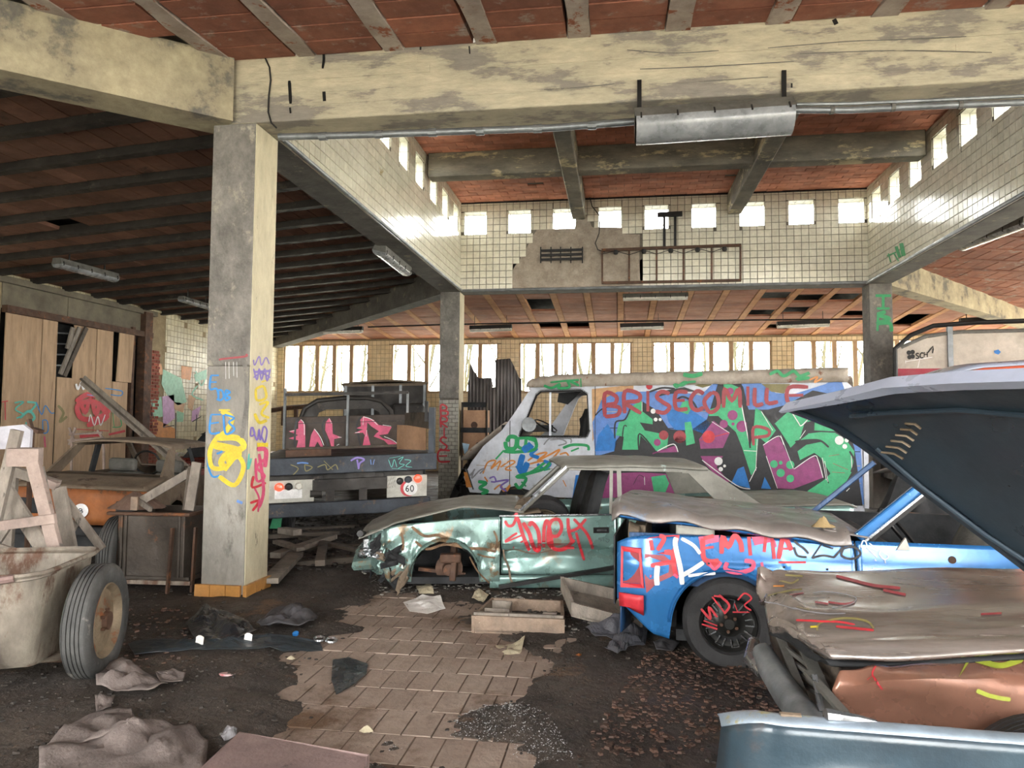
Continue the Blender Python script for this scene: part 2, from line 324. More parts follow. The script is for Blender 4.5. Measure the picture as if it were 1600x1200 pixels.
def tiles(parent, o, u, v, W, H, tw, th, material, name='tile', joint=.006, thick=.012, holes=(), skipf=None, bond=False, limit=300, visible=None, miss=0.0, jit=.0):
    """glazed tiles laid on the plane o + u*a + v*b, standing proud of the mortar along u x v; the nearest ones are separate parts"""
    o, u, v = Vector(o), Vector(u), Vector(v); n = u.cross(v).normalized(); cells = []
    rows = int(round(H/th)); b = 0
    for j in range(rows):
        b0, b1 = j*th, min(H, (j+1)*th); a = -(tw/2 if bond and j % 2 else 0)
        while a < W-.004:
            a0, a1 = max(0, a), min(W, a+tw); a += tw
            if a1-a0 < .015: continue
            r = [a0, a1, b0, b1]; ok = True
            for (h0, h1, g0, g1) in holes:
                if r[0] < h1-1e-4 and r[1] > h0+1e-4 and r[2] < g1-1e-4 and r[3] > g0+1e-4:
                    opt = [[r[0], h0, r[2], r[3]], [h1, r[1], r[2], r[3]], [r[0], r[1], r[2], g0], [r[0], r[1], g1, r[3]]]
                    opt = [q for q in opt if q[1]-q[0] > .02 and q[3]-q[2] > .02]
                    if not opt: ok = False; break
                    r = max(opt, key=lambda q: (q[1]-q[0])*(q[3]-q[2]))
            if not ok: continue
            if skipf and skipf((r[0]+r[1])/2, (r[2]+r[3])/2): continue
            if miss and rnd.random() < miss: continue
            cells.append(r)
    full = []; rest = []
    for r in cells:
        (full if abs(r[1]-r[0]-tw) < 1e-3 and abs(r[3]-r[2]-th) < 1e-3 else rest).append(r)
    def cen(r): return o + u*((r[0]+r[1])/2) + v*((r[2]+r[3])/2)
    full.sort(key=lambda r: pxdist(cen(r)))
    single = [r for r in full[:limit] if inview(cen(r))]; ids = set(map(id, single)); rest += [r for r in full if id(r) not in ids]
    def piece(mb, c, hw, hh):
        e = .0035; q = [(-1, -1), (1, -1), (1, 1), (-1, 1)]; vs = [c+u*(i*hw)+v*(j*hh) for i, j in q] + [c+u*(i*(hw-e))+v*(j*(hh-e))+n*thick for i, j in q]
        mb.add(vs, [(4, 5, 6, 7), (0, 1, 5, 4), (1, 2, 6, 5), (2, 3, 7, 6), (3, 0, 4, 7)])
    if single:
        mb = MB(); piece(mb, Vector((0, 0, 0)), tw/2-joint/2, th/2-joint/2)
        me = bpy.data.meshes.new(name); me.from_pydata(mb.v, [], mb.f); me.materials.append(material)
        for r in single:
            q = setpiece(name, me, cen(r) + n*rnd.uniform(0, jit), parent)
            if jit: q.rotation_euler = (rnd.uniform(-jit, jit), rnd.uniform(-jit, jit), 0)
    if rest:
        mb = MB()
        for r in rest:
            piece(mb, cen(r), (r[1]-r[0])/2-joint/2, (r[3]-r[2])/2-joint/2)
        q = make(name+'_field', mb, material, parent); q['kind'] = 'stuff'

# ------------------------------------------------------------------ painted strokes and lettering laid on surfaces
def smoothline(P, k=5):
    if len(P) < 3 or k <= 1: return [Vector((p[0], p[1])) for p in P]
    Q = [Vector((p[0], p[1])) for p in P]; out = []
    for i in range(len(Q)-1):
        a, b, c, d = Q[max(i-1, 0)], Q[i], Q[i+1], Q[min(i+2, len(Q)-1)]
        for j in range(k):
            t = j/k; out.append(.5*((2*b)+(c-a)*t+(2*a-5*b+4*c-d)*t*t+(3*b-a-3*c+d)*t**3))
    return out+[Q[-1]]
def stroke(mb, P, wd, fn, mi=0, k=5):
    """ribbon of width wd (same unit as P) along polyline P, mapped to the surface by fn(x, y)"""
    Q = smoothline(P, k)
    if k <= 1:
        Q2 = []
        for a, b in zip(Q, Q[1:]):
            m = max(1, int((b-a).length/max(wd*1.5, 1e-6))); Q2 += [a.lerp(b, i/m) for i in range(m)]
        Q = Q2+[Q[-1]]
    mb.ns = getattr(mb, 'ns', 0)+1; rows = [[], [], []]
    for i, p in enumerate(Q):
        d = Q[min(i+1, len(Q)-1)] - Q[max(i-1, 0)]
        if d.length < 1e-9: d = Vector((1, 0))
        d.normalize(); nn = Vector((-d.y, d.x)); ww = wd/2*(1 if 0 < i < len(Q)-1 else .72)
        for r_, t in zip(rows, (-1, 0, 1)): q = p+nn*(ww*t); P3 = fn(q.x, q.y); r_.append(P3+(EYE-P3).normalized()*(.0003*(mb.ns % 14)+.00003*i))
    mb.grid(rows, mi)
def onmesh(rows, off=.004, back=None):
    """mapping that lays photo positions on a grid surface, lifted by off"""
    g = MB().grid(rows); t = BVHTree.FromPolygons([tuple(v) for v in g.v], g.f)
    last = [rows[0][0]]
    def f(x, y):
        d = ray(x, y).normalized(); h = t.ray_cast(EYE, d)
        if h[0] is None:
            h2 = t.find_nearest(EYE+d*((last[0]-EYE).length)); p, nn = h2[0], h2[1]
        else: p, nn = h[0], h[1]
        if nn.dot(EYE-p) < 0: nn = -nn
        last[0] = p.copy(); return p+nn*off
    return f
def fill(mb, P, fn, mi=0):
    pts = [Vector((p[0], p[1], 0)) for p in P]; k = len(mb.v); mb.v += [fn(p.x, p.y) for p in pts]
    for t in tessellate_polygon([pts]): mb.f.append(tuple(k+i for i in t)); mb.m.append(mi)
def disc(mb, x, y, r, fn, mi=0, n=14, ry=None):
    fill(mb, [(x+r*math.cos(2*math.pi*i/n), y+(ry or r)*math.sin(2*math.pi*i/n)) for i in range(n)], fn, mi)
GL = {  # stroke letters on a 1 x 1 cell, y down
 'A': [[(0, 1), (.5, 0), (1, 1)], [(.2, .62), (.8, .62)]], 'B': [[(0, 1), (0, 0), (.75, .12), (.7, .42), (.1, .5), (.95, .6), (.85, .92), (0, 1)]],
 'C': [[(1, .15), (.5, 0), (0, .4), (.1, .85), (.55, 1), (1, .85)]], 'D': [[(0, 0), (0, 1), (.7, .9), (1, .5), (.7, .1), (0, 0)]],
 'E': [[(1, 0), (0, .03), (0, .97), (1, 1)], [(0, .5), (.75, .48)]], 'H': [[(0, 0), (0, 1)], [(1, 0), (1, 1)], [(0, .5), (1, .5)]],
 'I': [[(.5, 0), (.5, 1)]], 'K': [[(0, 0), (0, 1)], [(1, 0), (.1, .5), (1, 1)]], 'L': [[(0, 0), (0, 1), (1, .95)]],
 'M': [[(0, 1), (.08, 0), (.5, .65), (.92, 0), (1, 1)]], 'N': [[(0, 1), (0, 0), (1, 1), (1, 0)]], 'O': [[(.5, 0), (0, .45), (.35, 1), (.9, .75), (.85, .15), (.5, 0)]],
 'P': [[(0, 1), (0, 0), (.85, .1), (.85, .45), (0, .55)]], 'R': [[(0, 1), (0, 0), (.8, .1), (.8, .42), (.05, .52), (.95, 1)]],
 'S': [[(.95, .1), (.4, 0), (.08, .25), (.5, .5), (.95, .72), (.6, 1), (0, .92)]], 'T': [[(0, 0), (1, 0)], [(.5, 0), (.5, 1)]],
 'U': [[(0, 0), (.08, .85), (.5, 1), (.92, .85), (1, 0)]], 'V': [[(0, 0), (.5, 1), (1, 0)]], 'X': [[(0, 0), (1, 1)], [(1, 0), (0, 1)]],
 'Z': [[(0, 0), (1, 0), (0, 1), (1, 1)]], '6': [[(.85, .05), (.3, .3), (.05, .7), (.5, 1), (.9, .75), (.6, .5), (.1, .65)]],
 '0': [[(.5, 0), (.08, .3), (.08, .7), (.5, 1), (.92, .7), (.92, .3), (.5, 0)]], '!': [[(.5, 0), (.45, .65)], [(.45, .9), (.45, 1)]], 'W': [[(0, 0), (.25, 1), (.5, .3), (.75, 1), (1, 0)]],
 'F': [[(1, 0), (0, 0), (0, 1)], [(0, .5), (.7, .5)]], 'G': [[(1, .15), (.5, 0), (0, .45), (.4, 1), (1, .85), (1, .55), (.6, .55)]], 'J': [[(.2, 0), (1, 0)], [(.7, 0), (.65, .9), (.1, .9)]],
 'Y': [[(0, 0), (.5, .5), (1, 0)], [(.5, .5), (.5, 1)]], '5': [[(1, 0), (.1, 0), (.05, .45), (.8, .5), (.8, .9), (0, 1)]], 'Q': [[(.5, 0), (0, .5), (.5, 1), (1, .5), (.5, 0)], [(.6, .7), (1, 1)]],
}
def text(mb, s, x, y, cw, ch, fn, wd, mi=0, gap=.3, k=4, lean=0.0, rise=0.0):
    for i, c in enumerate(s):
        x0 = x+i*cw*(1+gap); y0 = y+i*rise
        for pl in GL.get(c, []): stroke(mb, [(x0+p[0]*cw+(1-p[1])*lean, y0+p[1]*ch) for p in pl], wd, fn, mi, k)
def zr(x0, y0, s):
    """positions read in an enlarged crop with corner x0, y0 and magnification s"""
    return lambda P: [(x0+p[0]/s, y0+p[1]/s) for p in P]
# ================================================================== STRUCTURE
def ceil_z(x, y):
    d = max(XLo-x, x-XRo, YNo-y, y-YFo, 0); return ZT - SLOPE*d
# ---- outdoor ground, floor slab
struct('outdoor_ground', MB().box(-60, 60, -40, 80, -.4, -.21), M['ground'])  # unseen yard, made pale to bounce daylight up onto the ceilings
floor = struct('floor', MB().box(XW-.3, XE+.3, YG-.3, YB+.3, -.2, -.03), M['dirt'])
# clear patch of pavers read off the photo
patch = [onZ(*p) for p in [(545, 950), (640, 928), (720, 945), (800, 1000), (860, 1010), (900, 1045), (835, 1075), (760, 1120), (830, 1199), (640, 1240), (520, 1160), (470, 1120), (380, 1090), (470, 1040), (520, 1000)]]
def inpoly(x, y, P):
    c = False; n = len(P)
    for i in range(n):
        a, b = P[i], P[(i+1) % n]
        if (a[1] > y) != (b[1] > y) and x < (b[0]-a[0])*(y-a[1])/(b[1]-a[1])+a[0]: c = not c
    return c
def pdist(x, y, P):
    best = 9
    for i in range(len(P)):
        a = Vector((P[i][0], P[i][1])); b = Vector((P[(i+1) % len(P)][0], P[(i+1) % len(P)][1])); p = Vector((x, y)); t = max(0, min(1, (p-a).dot(b-a)/(b-a).length_squared))
        best = min(best, (p-a-(b-a)*t).length)
    return best
def dirt_z(x, y):
    d = pdist(x, y, patch); s = -d if inpoly(x, y, patch) else d
    nn = noise.noise(Vector((x*1.7, y*1.7, 0))); n2 = noise.noise(Vector((x*6, y*6, 3))); n3 = noise.noise(Vector((x*19, y*19, 7)))
    h = .004 + .03*min(1, max(-1.5, (s+.30*nn+.16*n2+.03*n3)/.22))
    if h > 0: h += .016*nn + .010*n2 + .008*n3
    return max(-.028, h)
# pavers
mbp = MB(); pw, pl = .155, .30
me = None; pcount = 0; pieces = []
j = 0; y = 1.9
while y < 8.2:
    x = -4.4 + (pw/2 if j % 2 else 0)
    while x < 3.2:
        pieces.append((x, y)); x += pw
    y += pl; j += 1
def paverbox(mb, c, hx, hy, h):
    e = .0015; vs = [(c[0]+i*hx, c[1]+k*hy, c[2]-.03) for i, k in ((-1, -1), (1, -1), (1, 1), (-1, 1))] + [(c[0]+i*(hx-e), c[1]+k*(hy-e), c[2]+h) for i, k in ((-1, -1), (1, -1), (1, 1), (-1, 1))]
    mb.add(vs, [(4, 5, 6, 7), (0, 1, 5, 4), (1, 2, 6, 5), (2, 3, 7, 6), (3, 0, 4, 7)])
def vis(x, y): return dirt_z(x, y) < .02 and inview(Vector((x, y, 0)))
pv = [p for p in pieces if vis(*p)]; pv.sort(key=lambda p: p[1]); pvs = set(pv[:300])
mb = MB(); paverbox(mb, (0, 0, 0), pw/2-.0035, pl/2-.0035, .003); me = bpy.data.meshes.new('paver'); me.from_pydata(mb.v, [], mb.f); me.materials.append(M['paver'])
for p in pv[:300]: setpiece('paver', me, (p[0], p[1], rnd.uniform(-.003, .003)), floor, (rnd.uniform(-.004, .004), rnd.uniform(-.006, .006), 0))
mb = MB()
for p in pieces:
    if p not in pvs and p[1] < 8: paverbox(mb, (p[0], p[1], -.006), pw/2-.0035, pl/2-.0035, .003)
q = make('paver_field', mb, M['paver'], floor); q['kind'] = 'stuff'
make('joint_sand', MB().box(-4.6, 3.3, 1.8, 8.3, -.029, -.0015), mat('brown_joint_sand', '#6a5a4d', '#54463b', 3, .9), floor)
# soil and rubble layer as a height field
rows = []; st = .05
ny, nx = int((12.0-1.2)/st), int((5.5+7.5)/st)
for j in range(ny+1):
    yy = 1.2+j*st; rows.append([(-7.5+i*st, yy, dirt_z(-7.5+i*st, yy)) for i in range(nx+1)])
q = make('soil', MB().grid(rows), M['dirt'], floor, smooth=True); q['kind'] = 'stuff'
rows = []
for j in range(36):
    yy = 12.0+j*.3; rows.append([(-11.0+i*.3, yy, .02+.02*noise.noise(Vector((i*.5, j*.5, 0)))) for i in range(79)])
q = make('soil', MB().grid(rows), M['dirt'], floor, smooth=True); q['kind'] = 'stuff'

# ---- columns
def column(x0, x1, y0, y1, label, lower, tiled):
    t = thing('column', label, 'column', ((x0+x1)/2, (y0+y1)/2, 0))
    make('shaft', MB().box(x0, x1, y0, y1, 2.03, ZB), [M['grey']], t, bevel=.012)
    if tiled:
        make('core', MB().box(x0+.014, x1-.014, y0+.014, y1-.014, -.03, 2.03), M['mortar'], t)
        tiles(t, (x0, y0+.012, 0), (1, 0, 0), (0, 0, 1), x1-x0, 2.0, .137, .077, M['tilec'], name='small_tile', bond=True, joint=.008, limit=110)
        tiles(t, (x1-.012, y0, 0), (0, 1, 0), (0, 0, 1), y1-y0, 2.0, .137, .077, M['tilec'], name='small_tile', bond=True, joint=.008, limit=60)
    else:
        make('lower_shaft', MB().box(x0+.004, x1-.004, y0+.004, y1-.004, -.03, 2.03), M[lower], t, bevel=.015)
    return t
colA = column(XLo, XL, YNo, YN, 'near concrete column with blue, yellow and pink graffiti and orange tiled foot', 'coll', False)
colB = column(XLo, XL, YF, YFo, 'slim concrete column tiled below, red vertical lettering, behind the green car', 'grey', True)
colC = column(XR, XRo, YF, YFo, 'concrete column at right with green paint, beside the pale lorry', 'coll', False)
make('lit_side', MB().box(XL-.002, XL+.006, YNo+.006, YN-.006, 0, ZB-.01), mat('skylit_plaster', '#c5bca0', '#b3aa90', 3, .9, bump=.5, c3='#7a7363', a3=.63, s3=12, bs=50, st=(1, 1, .4), e3=.04), colA)  # right face paler: light from the skylight well put into its colour
make('lit_side', MB().box(XL-.002, XL+.006, YF+.006, YFo-.006, 0, ZB-.01), mat('skylit_plaster', '#c5bca0'), colB)  # same light painted into the right face here
tl = colA
for (a, b, c_, d) in ((XLo-.03, XLo+.11, YNo-.035, YNo), (XLo+.115, XLo+.255, YNo-.035, YNo), (XLo+.26, XL-.02, YNo-.035, YNo), (XL, XL+.035, YNo-.02, YNo+.14), (XL, XL+.035, YNo+.145, YNo+.29), (XL, XL+.035, YNo+.295, YN+.02)):
    make('skirting_tile', MB().box(a, b, c_, d, -.02, .135), M['orangetile'], tl, bevel=.004)

# ---- beams
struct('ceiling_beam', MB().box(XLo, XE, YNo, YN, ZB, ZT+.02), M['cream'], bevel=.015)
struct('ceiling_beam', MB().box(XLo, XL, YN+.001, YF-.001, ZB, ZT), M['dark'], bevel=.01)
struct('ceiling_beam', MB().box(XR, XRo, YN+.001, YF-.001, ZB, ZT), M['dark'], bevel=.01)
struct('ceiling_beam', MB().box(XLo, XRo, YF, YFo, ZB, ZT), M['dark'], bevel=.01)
# form-board marks on the near beam: shallow horizontal ledges
bm_ = [(.04, .10, .002), (.13, .20, .004), (.24, .31, .003), (.36, .42, .005), (.45, .51, .002)]
for a, b, t in bm_: 
    mb = MB(); x = XLo+.3+rnd.random()
    while x < 6:
        L_ = rnd.uniform(1.2, 3.0); mb.box(x, min(x+L_, 6.4), YNo-t, YNo+.01, ZB+a, ZB+b); x += L_+rnd.uniform(.01, .6)
    struct('board_mark', mb, M['cream'])['kind'] = 'structure'
def hip(cx, cy, sx, sy, m, w=.34):
    a = Vector((cx, cy, 0)); L_ = 7.9; d = Vector((sx, sy, 0)); pn = Vector((-sy, sx, 0)).normalized()*(w/2)
    rows = []
    for i in range(9):
        t = L_*i/8; zt = ZT-SLOPE*t+.01; zb = ZB-.035*t; c = a+d*t
        rows.append([c-pn+Vector((0, 0, zb)), c+pn+Vector((0, 0, zb)), c+pn+Vector((0, 0, zt)), c-pn+Vector((0, 0, zt)), c-pn+Vector((0, 0, zb))])
    return struct('hip_beam', MB().grid(rows), m)
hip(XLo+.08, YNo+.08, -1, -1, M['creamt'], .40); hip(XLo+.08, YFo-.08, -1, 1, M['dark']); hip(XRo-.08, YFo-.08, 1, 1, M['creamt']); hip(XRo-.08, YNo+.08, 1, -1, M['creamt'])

# ---- perimeter ceilings: slab + joists / bands + clay blocks
def trap(name, pts, m): return struct(name, MB().prism([Vector(p) for p in pts], (0, 0, .12)), m)
e = .075
BX0, BX1 = XW-.2, XE+.2; BY0, BY1 = YG-.2, YB+.2
def cz(x, y, up=e): return (x, y, ceil_z(x, y)+up)
ceilN = trap('ceiling_near', [cz(XLo, YNo), cz(XRo, YNo), cz(BX1, BY0), cz(BX0, BY0)], M['mortar'])
ceilB = trap('ceiling_back', [cz(XRo, YFo, .3), cz(XLo, YFo, .3), cz(BX0, BY1, .3), cz(BX1, BY1, .3)], M['inter'])  # near-black slabs: attic darkness behind the missing blocks put into colour
ceilL = trap('ceiling_left', [cz(XLo, YFo, .3), cz(XLo, YNo, .3), cz(BX0, BY0, .3), cz(BX0, BY1, .3)], M['inter'])
ceilR = trap('ceiling_right', [cz(XRo, YNo, .3), cz(XRo, YFo, .3), cz(BX1, BY1, .3), cz(BX1, BY0, .3)], M['inter'])
def block(mb, x0, x1, y0, y1, sag=0.0, t=.05):
    """clay block between (x0..x1, y0..y1) hanging at the ceiling plane"""
    c = [(x0, y0), (x1, y0), (x1, y1), (x0, y1)]; vs = [(x, y, ceil_z(x, y)+t) for x, y in c]+[(x+(.006 if x == x0 else -.006), y+(.006 if y == y0 else -.006), ceil_z(x, y)-sag) for x, y in c]
    mb.add(vs, [(7, 6, 5, 4), (0, 1, 5, 4), (1, 2, 6, 5), (2, 3, 7, 6), (3, 0, 4, 7)])
def blockfield(parent, boxes, material, limit, name='clay_block'):
    boxes.sort(key=lambda b: pxdist(Vector(((b[0]+b[1])/2, (b[2]+b[3])/2, 4.5)))); k = 0; rest = MB()
    for b in boxes:
        if k < limit and inview(Vector(((b[0]+b[1])/2, (b[2]+b[3])/2, ceil_z((b[0]+b[1])/2, (b[2]+b[3])/2)))):
            mb = MB(); block(mb, *b, sag=rnd.uniform(0, .008)); make(name, mb, material, parent); k += 1
        else: block(rest, *b, sag=rnd.uniform(0, .006))
    if rest.v: q = make(name+'_field', rest, material, parent); q['kind'] = 'stuff'
BAY = .80
# near ceiling: bands run along Y
bx = []; x = XLo-.02-BAY*9
while x < XE:
    y = YNo-.27
    while y > BY0:
        d_ = YNo-y
        if XLo-d_-.2 < x < XRo+d_ and -10 < x: bx.append((x+.19, x+BAY-.0, y, y+.255))
        y -= .265
    x += BAY
blockfield(ceilN, bx, M['clay'], 120)
x = XLo-.02-BAY*9
while x < XE:
    d_ = max(0, XLo-x, x-XRo)
    if YNo-d_ > BY0+.3:
        y1 = YNo-d_; mb = MB(); P0 = cz(x, BY0, -.004); rows = []
        for i in range(25):
            yy = BY0+(y1-BY0)*i/24; j1, j2 = rnd.uniform(-.02, .02), rnd.uniform(-.02, .02); zz = ceil_z(x, yy)-.012+rnd.uniform(-.006, .006)
            rows.append([(x+.0+j1, yy, zz+.06), (x+.012+j1, yy, zz), (x+.188+j2, yy, zz), (x+.20+j2, yy, zz+.06)])
        make('plaster_band', mb.grid(rows), M['band'], ceilN)
    x += BAY
# back ceiling: bands along Y, some blocks fallen out
holes = [onZ(p[0], p[1], z) for p, z in (((858, 468), 4.66), ((815, 463), 4.7), ((875, 507), 4.35), ((1210, 452), 4.68), ((1275, 455), 4.68), ((1330, 455), 4.68), ((1185, 483), 4.5), ((1245, 481), 4.5), ((1325, 483), 4.5), ((1205, 507), 4.35), ((1420, 487), 4.5), ((1405, 498), 4.42))]
bx = []; x = XLo+.37-BAY*12; k = 0
while x < XE:
    y = YFo+.01
    while y < YB:
        d_ = y-YFo
        if XLo-d_-.7 < x < XRo+d_:
            hole = any(abs(x+BAY/2-h.x) < .42 and abs(y-h.y) < .38 for h in holes)
            if not hole: bx.append((x+.17, x+BAY, y, y+.245))
        y += .25
    d_ = max(0, XLo-x, x+.15-XRo)
    if YFo+d_ < YB:
        mb = MB(); rows = []
        for i in range(13):
            yy = YFo+d_+(YB-YFo-d_)*i/12; zz = ceil_z(x, yy)-.015
            rows.append([(x, yy, zz+.07), (x+.01, yy, zz), (x+.16, yy, zz), (x+.17, yy, zz+.07)])
        make('clay_rib', mb.grid(rows), M['bandc'], ceilB)
    x += BAY
blockfield(ceilB, bx, M['clayb'], 300)
# left ceiling: steel joists along X with blocks between
bx = []; y = BY0
while y < YB:
    d_ = max(0, YNo-y, y-YFo)
    x1 = XLo-d_
    if x1 > XW+.3:
        mb = MB(); z0, z1 = ceil_z(XW, y), ceil_z(x1, y)
        A, B = Vector((XW, y, z0)), Vector((x1, y, z1))
        mb.bar(A-Vector((0, 0, .005)), B-Vector((0, 0, .005)), .05, .15); mb.bar(A-Vector((0, 0, .09)), B-Vector((0, 0, .09)), .12, .028)
        if inview((A+B)/2, 500) and y > 2.5: make('steel_joist', mb, M['joist'], ceilL)
        x = x1-.25
        while x > XW-.1:
            if not (abs(x-onZ(95, 355, 4.4).x) < .2 and abs(y+.4-onZ(95, 355, 4.4).y) < .45): bx.append((x, x+.245, y+.05, y+BAY-.05))
            x -= .25
    y += BAY
blockfield(ceilL, bx, M['clayd'], 300)
# right ceiling
bx = []; y = BY0
while y < YB:
    d_ = max(0, YNo-y, y-YFo); x0 = XRo+d_
    if x0 < XE-.3:
        if y > 6:
            mb = MB(); rows = []
            for i in range(9):
                xx = x0+(XE-x0)*i/8; zz = ceil_z(xx, y)-.012; rows.append([(xx, y-.07, zz+.07), (xx, y-.06, zz), (xx, y+.06, zz), (xx, y+.07, zz+.07)])
            make('clay_rib', mb.grid(rows), M['clay'], ceilR)
        x = x0
        while x < XE: bx.append((x, x+.245, y+.07, y+BAY-.07)); x += .25
    y += BAY
blockfield(ceilR, bx, M['clay'], 120)

# ---- skylight well: walls with square windows, tiled inside
TH = .30; WZ0, WZ1 = 5.36, 5.84
xs_f = [-2.88+.905*i for i in range(9)]; ys_s = [YF-.47-.88*i for i in range(9)]; HW = .235
def wellwall(name, o, u, n_out, length, centres, vis=True, skipf=None):
    """o: inner lower corner at z=ZB; u along, n_out pointing out of the well"""
    o, u, no = Vector(o), Vector(u), Vector(n_out); mb = MB()
    def slab(a0, a1, z0, z1):
        p = o+u*a0; mb.prism([p+Vector((0, 0, z0-ZB)), o+u*a1+Vector((0, 0, z0-ZB)), o+u*a1+Vector((0, 0, z1-ZB)), p+Vector((0, 0, z1-ZB))], no*TH)
    slab(0, length, ZB+.04, WZ0); slab(0, length, WZ1, ZS+.3); e0 = 0
    for c in centres: slab(e0, c-HW, WZ0, WZ1); e0 = c+HW
    slab(e0, length, WZ0, WZ1)
    wl = struct(name, mb, M['mortar'])
    if vis:
        hs = [(c-HW, c+HW, WZ0-ZB, WZ1-ZB) for c in centres]
        tiles(wl, o-no*.001, u, (0, 0, 1), length, ZS-ZB, .1355, .1355, M['tilew'], holes=hs, skipf=skipf, limit=300, jit=.0012)
        n_ = 0
        for c in centres:     # tiled reveals of each opening and its small frame
            for (p0, uu, vv, W_, H_) in ((o+u*(c-HW)+Vector((0, 0, WZ0-ZB)), no, Vector((0, 0, 1)), TH-.06, WZ1-WZ0), (o+u*(c+HW)+Vector((0, 0, WZ1-ZB)), no, Vector((0, 0, -1)), TH-.06, WZ1-WZ0),
                                         (o+u*(c-HW)+Vector((0, 0, WZ1-ZB)), no, u, TH-.06, 2*HW), (o+u*(c+HW)+Vector((0, 0, WZ0-ZB)), no, -u, TH-.06, 2*HW)):
                m2 = MB(); nn = uu.cross(vv).normalized(); 
                if (nn.dot((o+u*c+Vector((0, 0, (WZ0+WZ1)/2-ZB)))-p0)) < 0: nn = -nn
                k1 = 2; k2 = 3 if abs(H_-2*HW) > .001 or True else 3
                for i in range(k1):
                    for j in range(k2):
                        a0, a1 = W_*i/k1+.004, W_*(i+1)/k1-.004; b0, b1 = H_*j/k2+.004, H_*(j+1)/k2-.004
                        q = [p0+uu*a+vv*b for a, b in ((a0, b0), (a1, b0), (a1, b1), (a0, b1))]; m2.prism(q, nn*.01)
                make('reveal_tiles', m2, M['tilew'], wl)['kind'] = 'stuff'
            m3 = MB(); f0 = o+u*(c-HW)+no*(TH-.05)+Vector((0, 0, WZ0-ZB)); Z = Vector((0, 0, 1)); w_, h_ = 2*HW, WZ1-WZ0
            for a, b in ((f0, f0+u*w_), (f0+Z*h_, f0+Z*h_+u*w_), (f0, f0+Z*h_), (f0+u*w_, f0+u*w_+Z*h_)): m3.bar(a, b, .035, .035, up=no)
            fr = struct('window_%d' % next(WN), m3, M['lensw'])
            m4 = MB(); m4.quad(f0, f0+u*w_, f0+u*w_+Z*h_, f0+Z*h_); make('pane', m4, M['glass'], fr)
    return wl
import itertools
WN = itertools.count(1)
# bare plaster area on the far well wall where the tiles have come off
bare = [(p.x-XL, p.z-ZB) for p in (onY(x, y, YF) for x, y in [(798, 450), (797, 428), (812, 405), (822, 390), (830, 372), (840, 358), (870, 358), (898, 357), (903, 335), (918, 335), (925, 355), (975, 356), (978, 366), (1000, 366), (999, 400), (1000, 437), (1010, 450)])]
wellF = wellwall('wall_well_far', (XL, YF, ZB), (1, 0, 0), (0, 1, 0), XR-XL, [x-XL for x in xs_f], skipf=lambda a, b: inpoly(a, b, bare))
mbb = MB(); mbb.prism([(XL+a, YF+.002, ZB+b) for a, b in bare], (0, -.012, 0)); make('bare_plaster', mbb, M['rough_pl'], wellF)
wellL = wellwall('wall_well_left', (XL, YN, ZB), (0, 1, 0), (-1, 0, 0), YF-YN, sorted([y-YN for y in ys_s]))
wellR = wellwall('wall_well_right', (XR, YF, ZB), (0, -1, 0), (1, 0, 0), YF-YN, sorted([YF-y for y in ys_s]))
wellN = wellwall('wall_well_near', (XR, YN, ZB), (-1, 0, 0), (0, -1, 0), XR-XL, [XR-x for x in xs_f[::-1]], vis=False)  # unseen openings added in this wall to brighten the far tiles
# well roof: clay tiles and concrete grid beams
roofw = struct('ceiling_well', MB().box(XL-.3, XR+.3, YN-.3, YF+.3, ZS+.02, ZS+.2), M['mortar'])
mb = MB(); j = 0; y = YN; singles = []
while y < YF:
    x = XL-(.15 if j % 2 else 0)
    while x < XR:
        a0, a1 = max(XL, x)+.004, min(XR, x+.30)-.004; s_ = rnd.uniform(0, .012)
        if a1-a0 > .03 and rnd.random() > .012:
            if y > 11.9 and a1-a0 > .28: singles.append((a0, a1, y, s_))
            else: mb.box(a0, a1, y+.004, y+.146, ZS-s_, ZS+.03)
        x += .30
    y += .15; j += 1
singles.sort(key=lambda s: -s[2]); 
for s_ in singles[300:]: mb.box(s_[0], s_[1], s_[2]+.004, s_[2]+.146, ZS-s_[3], ZS+.03)
q = make('clay_tile_field', mb, M['clayo'], roofw); q['kind'] = 'stuff'
m1 = MB().box(-.146, .146, -.071, .071, 0, .03); me = bpy.data.meshes.new('clay_tile'); me.from_pydata(m1.v, [], m1.f); me.materials.append(M['clayo'])
for s_ in singles[:300]: setpiece('clay_tile', me, ((s_[0]+s_[1])/2, s_[2]+.075, ZS-s_[3]), roofw)
for yy in (YN+(YF-YN)/3, YN+(YF-YN)*2/3+.02): struct('well_beam', MB().box(XL+.05, XR-.05, yy-.14, yy+.14, 5.62, ZS), M['wellb'], bevel=.02)
for xx in (-.78, 2.22):
    struct('well_beam', MB().box(xx-.13, xx+.13, YN, YF-.01, 5.60, ZS-.02), M['wellb'], bevel=.02)
struct('trim_well', MB().box(XL, XR, YF-.03, YF-.012, ZS-.035, ZS+.005), M['black'])
# pipes and mouldings along the well's lower edges
mb = MB().tube([(XL+.05, YN+.02, ZB+.015), (XL+.05, YF-.03, ZB+.015)], .022); struct('trim_1', mb, M['pipe'])
mb = MB().tube([(XR-.05, YN+.02, ZB+.015), (XR-.05, YF-.03, ZB+.015)], .028); struct('trim_2', mb, M['pipe'])
mb = MB().tube([(XL+.05, YF-.05, ZB+.01), (XR-.05, YF-.05, ZB+.02)], .028); struct('trim_3', mb, M['pipe'])

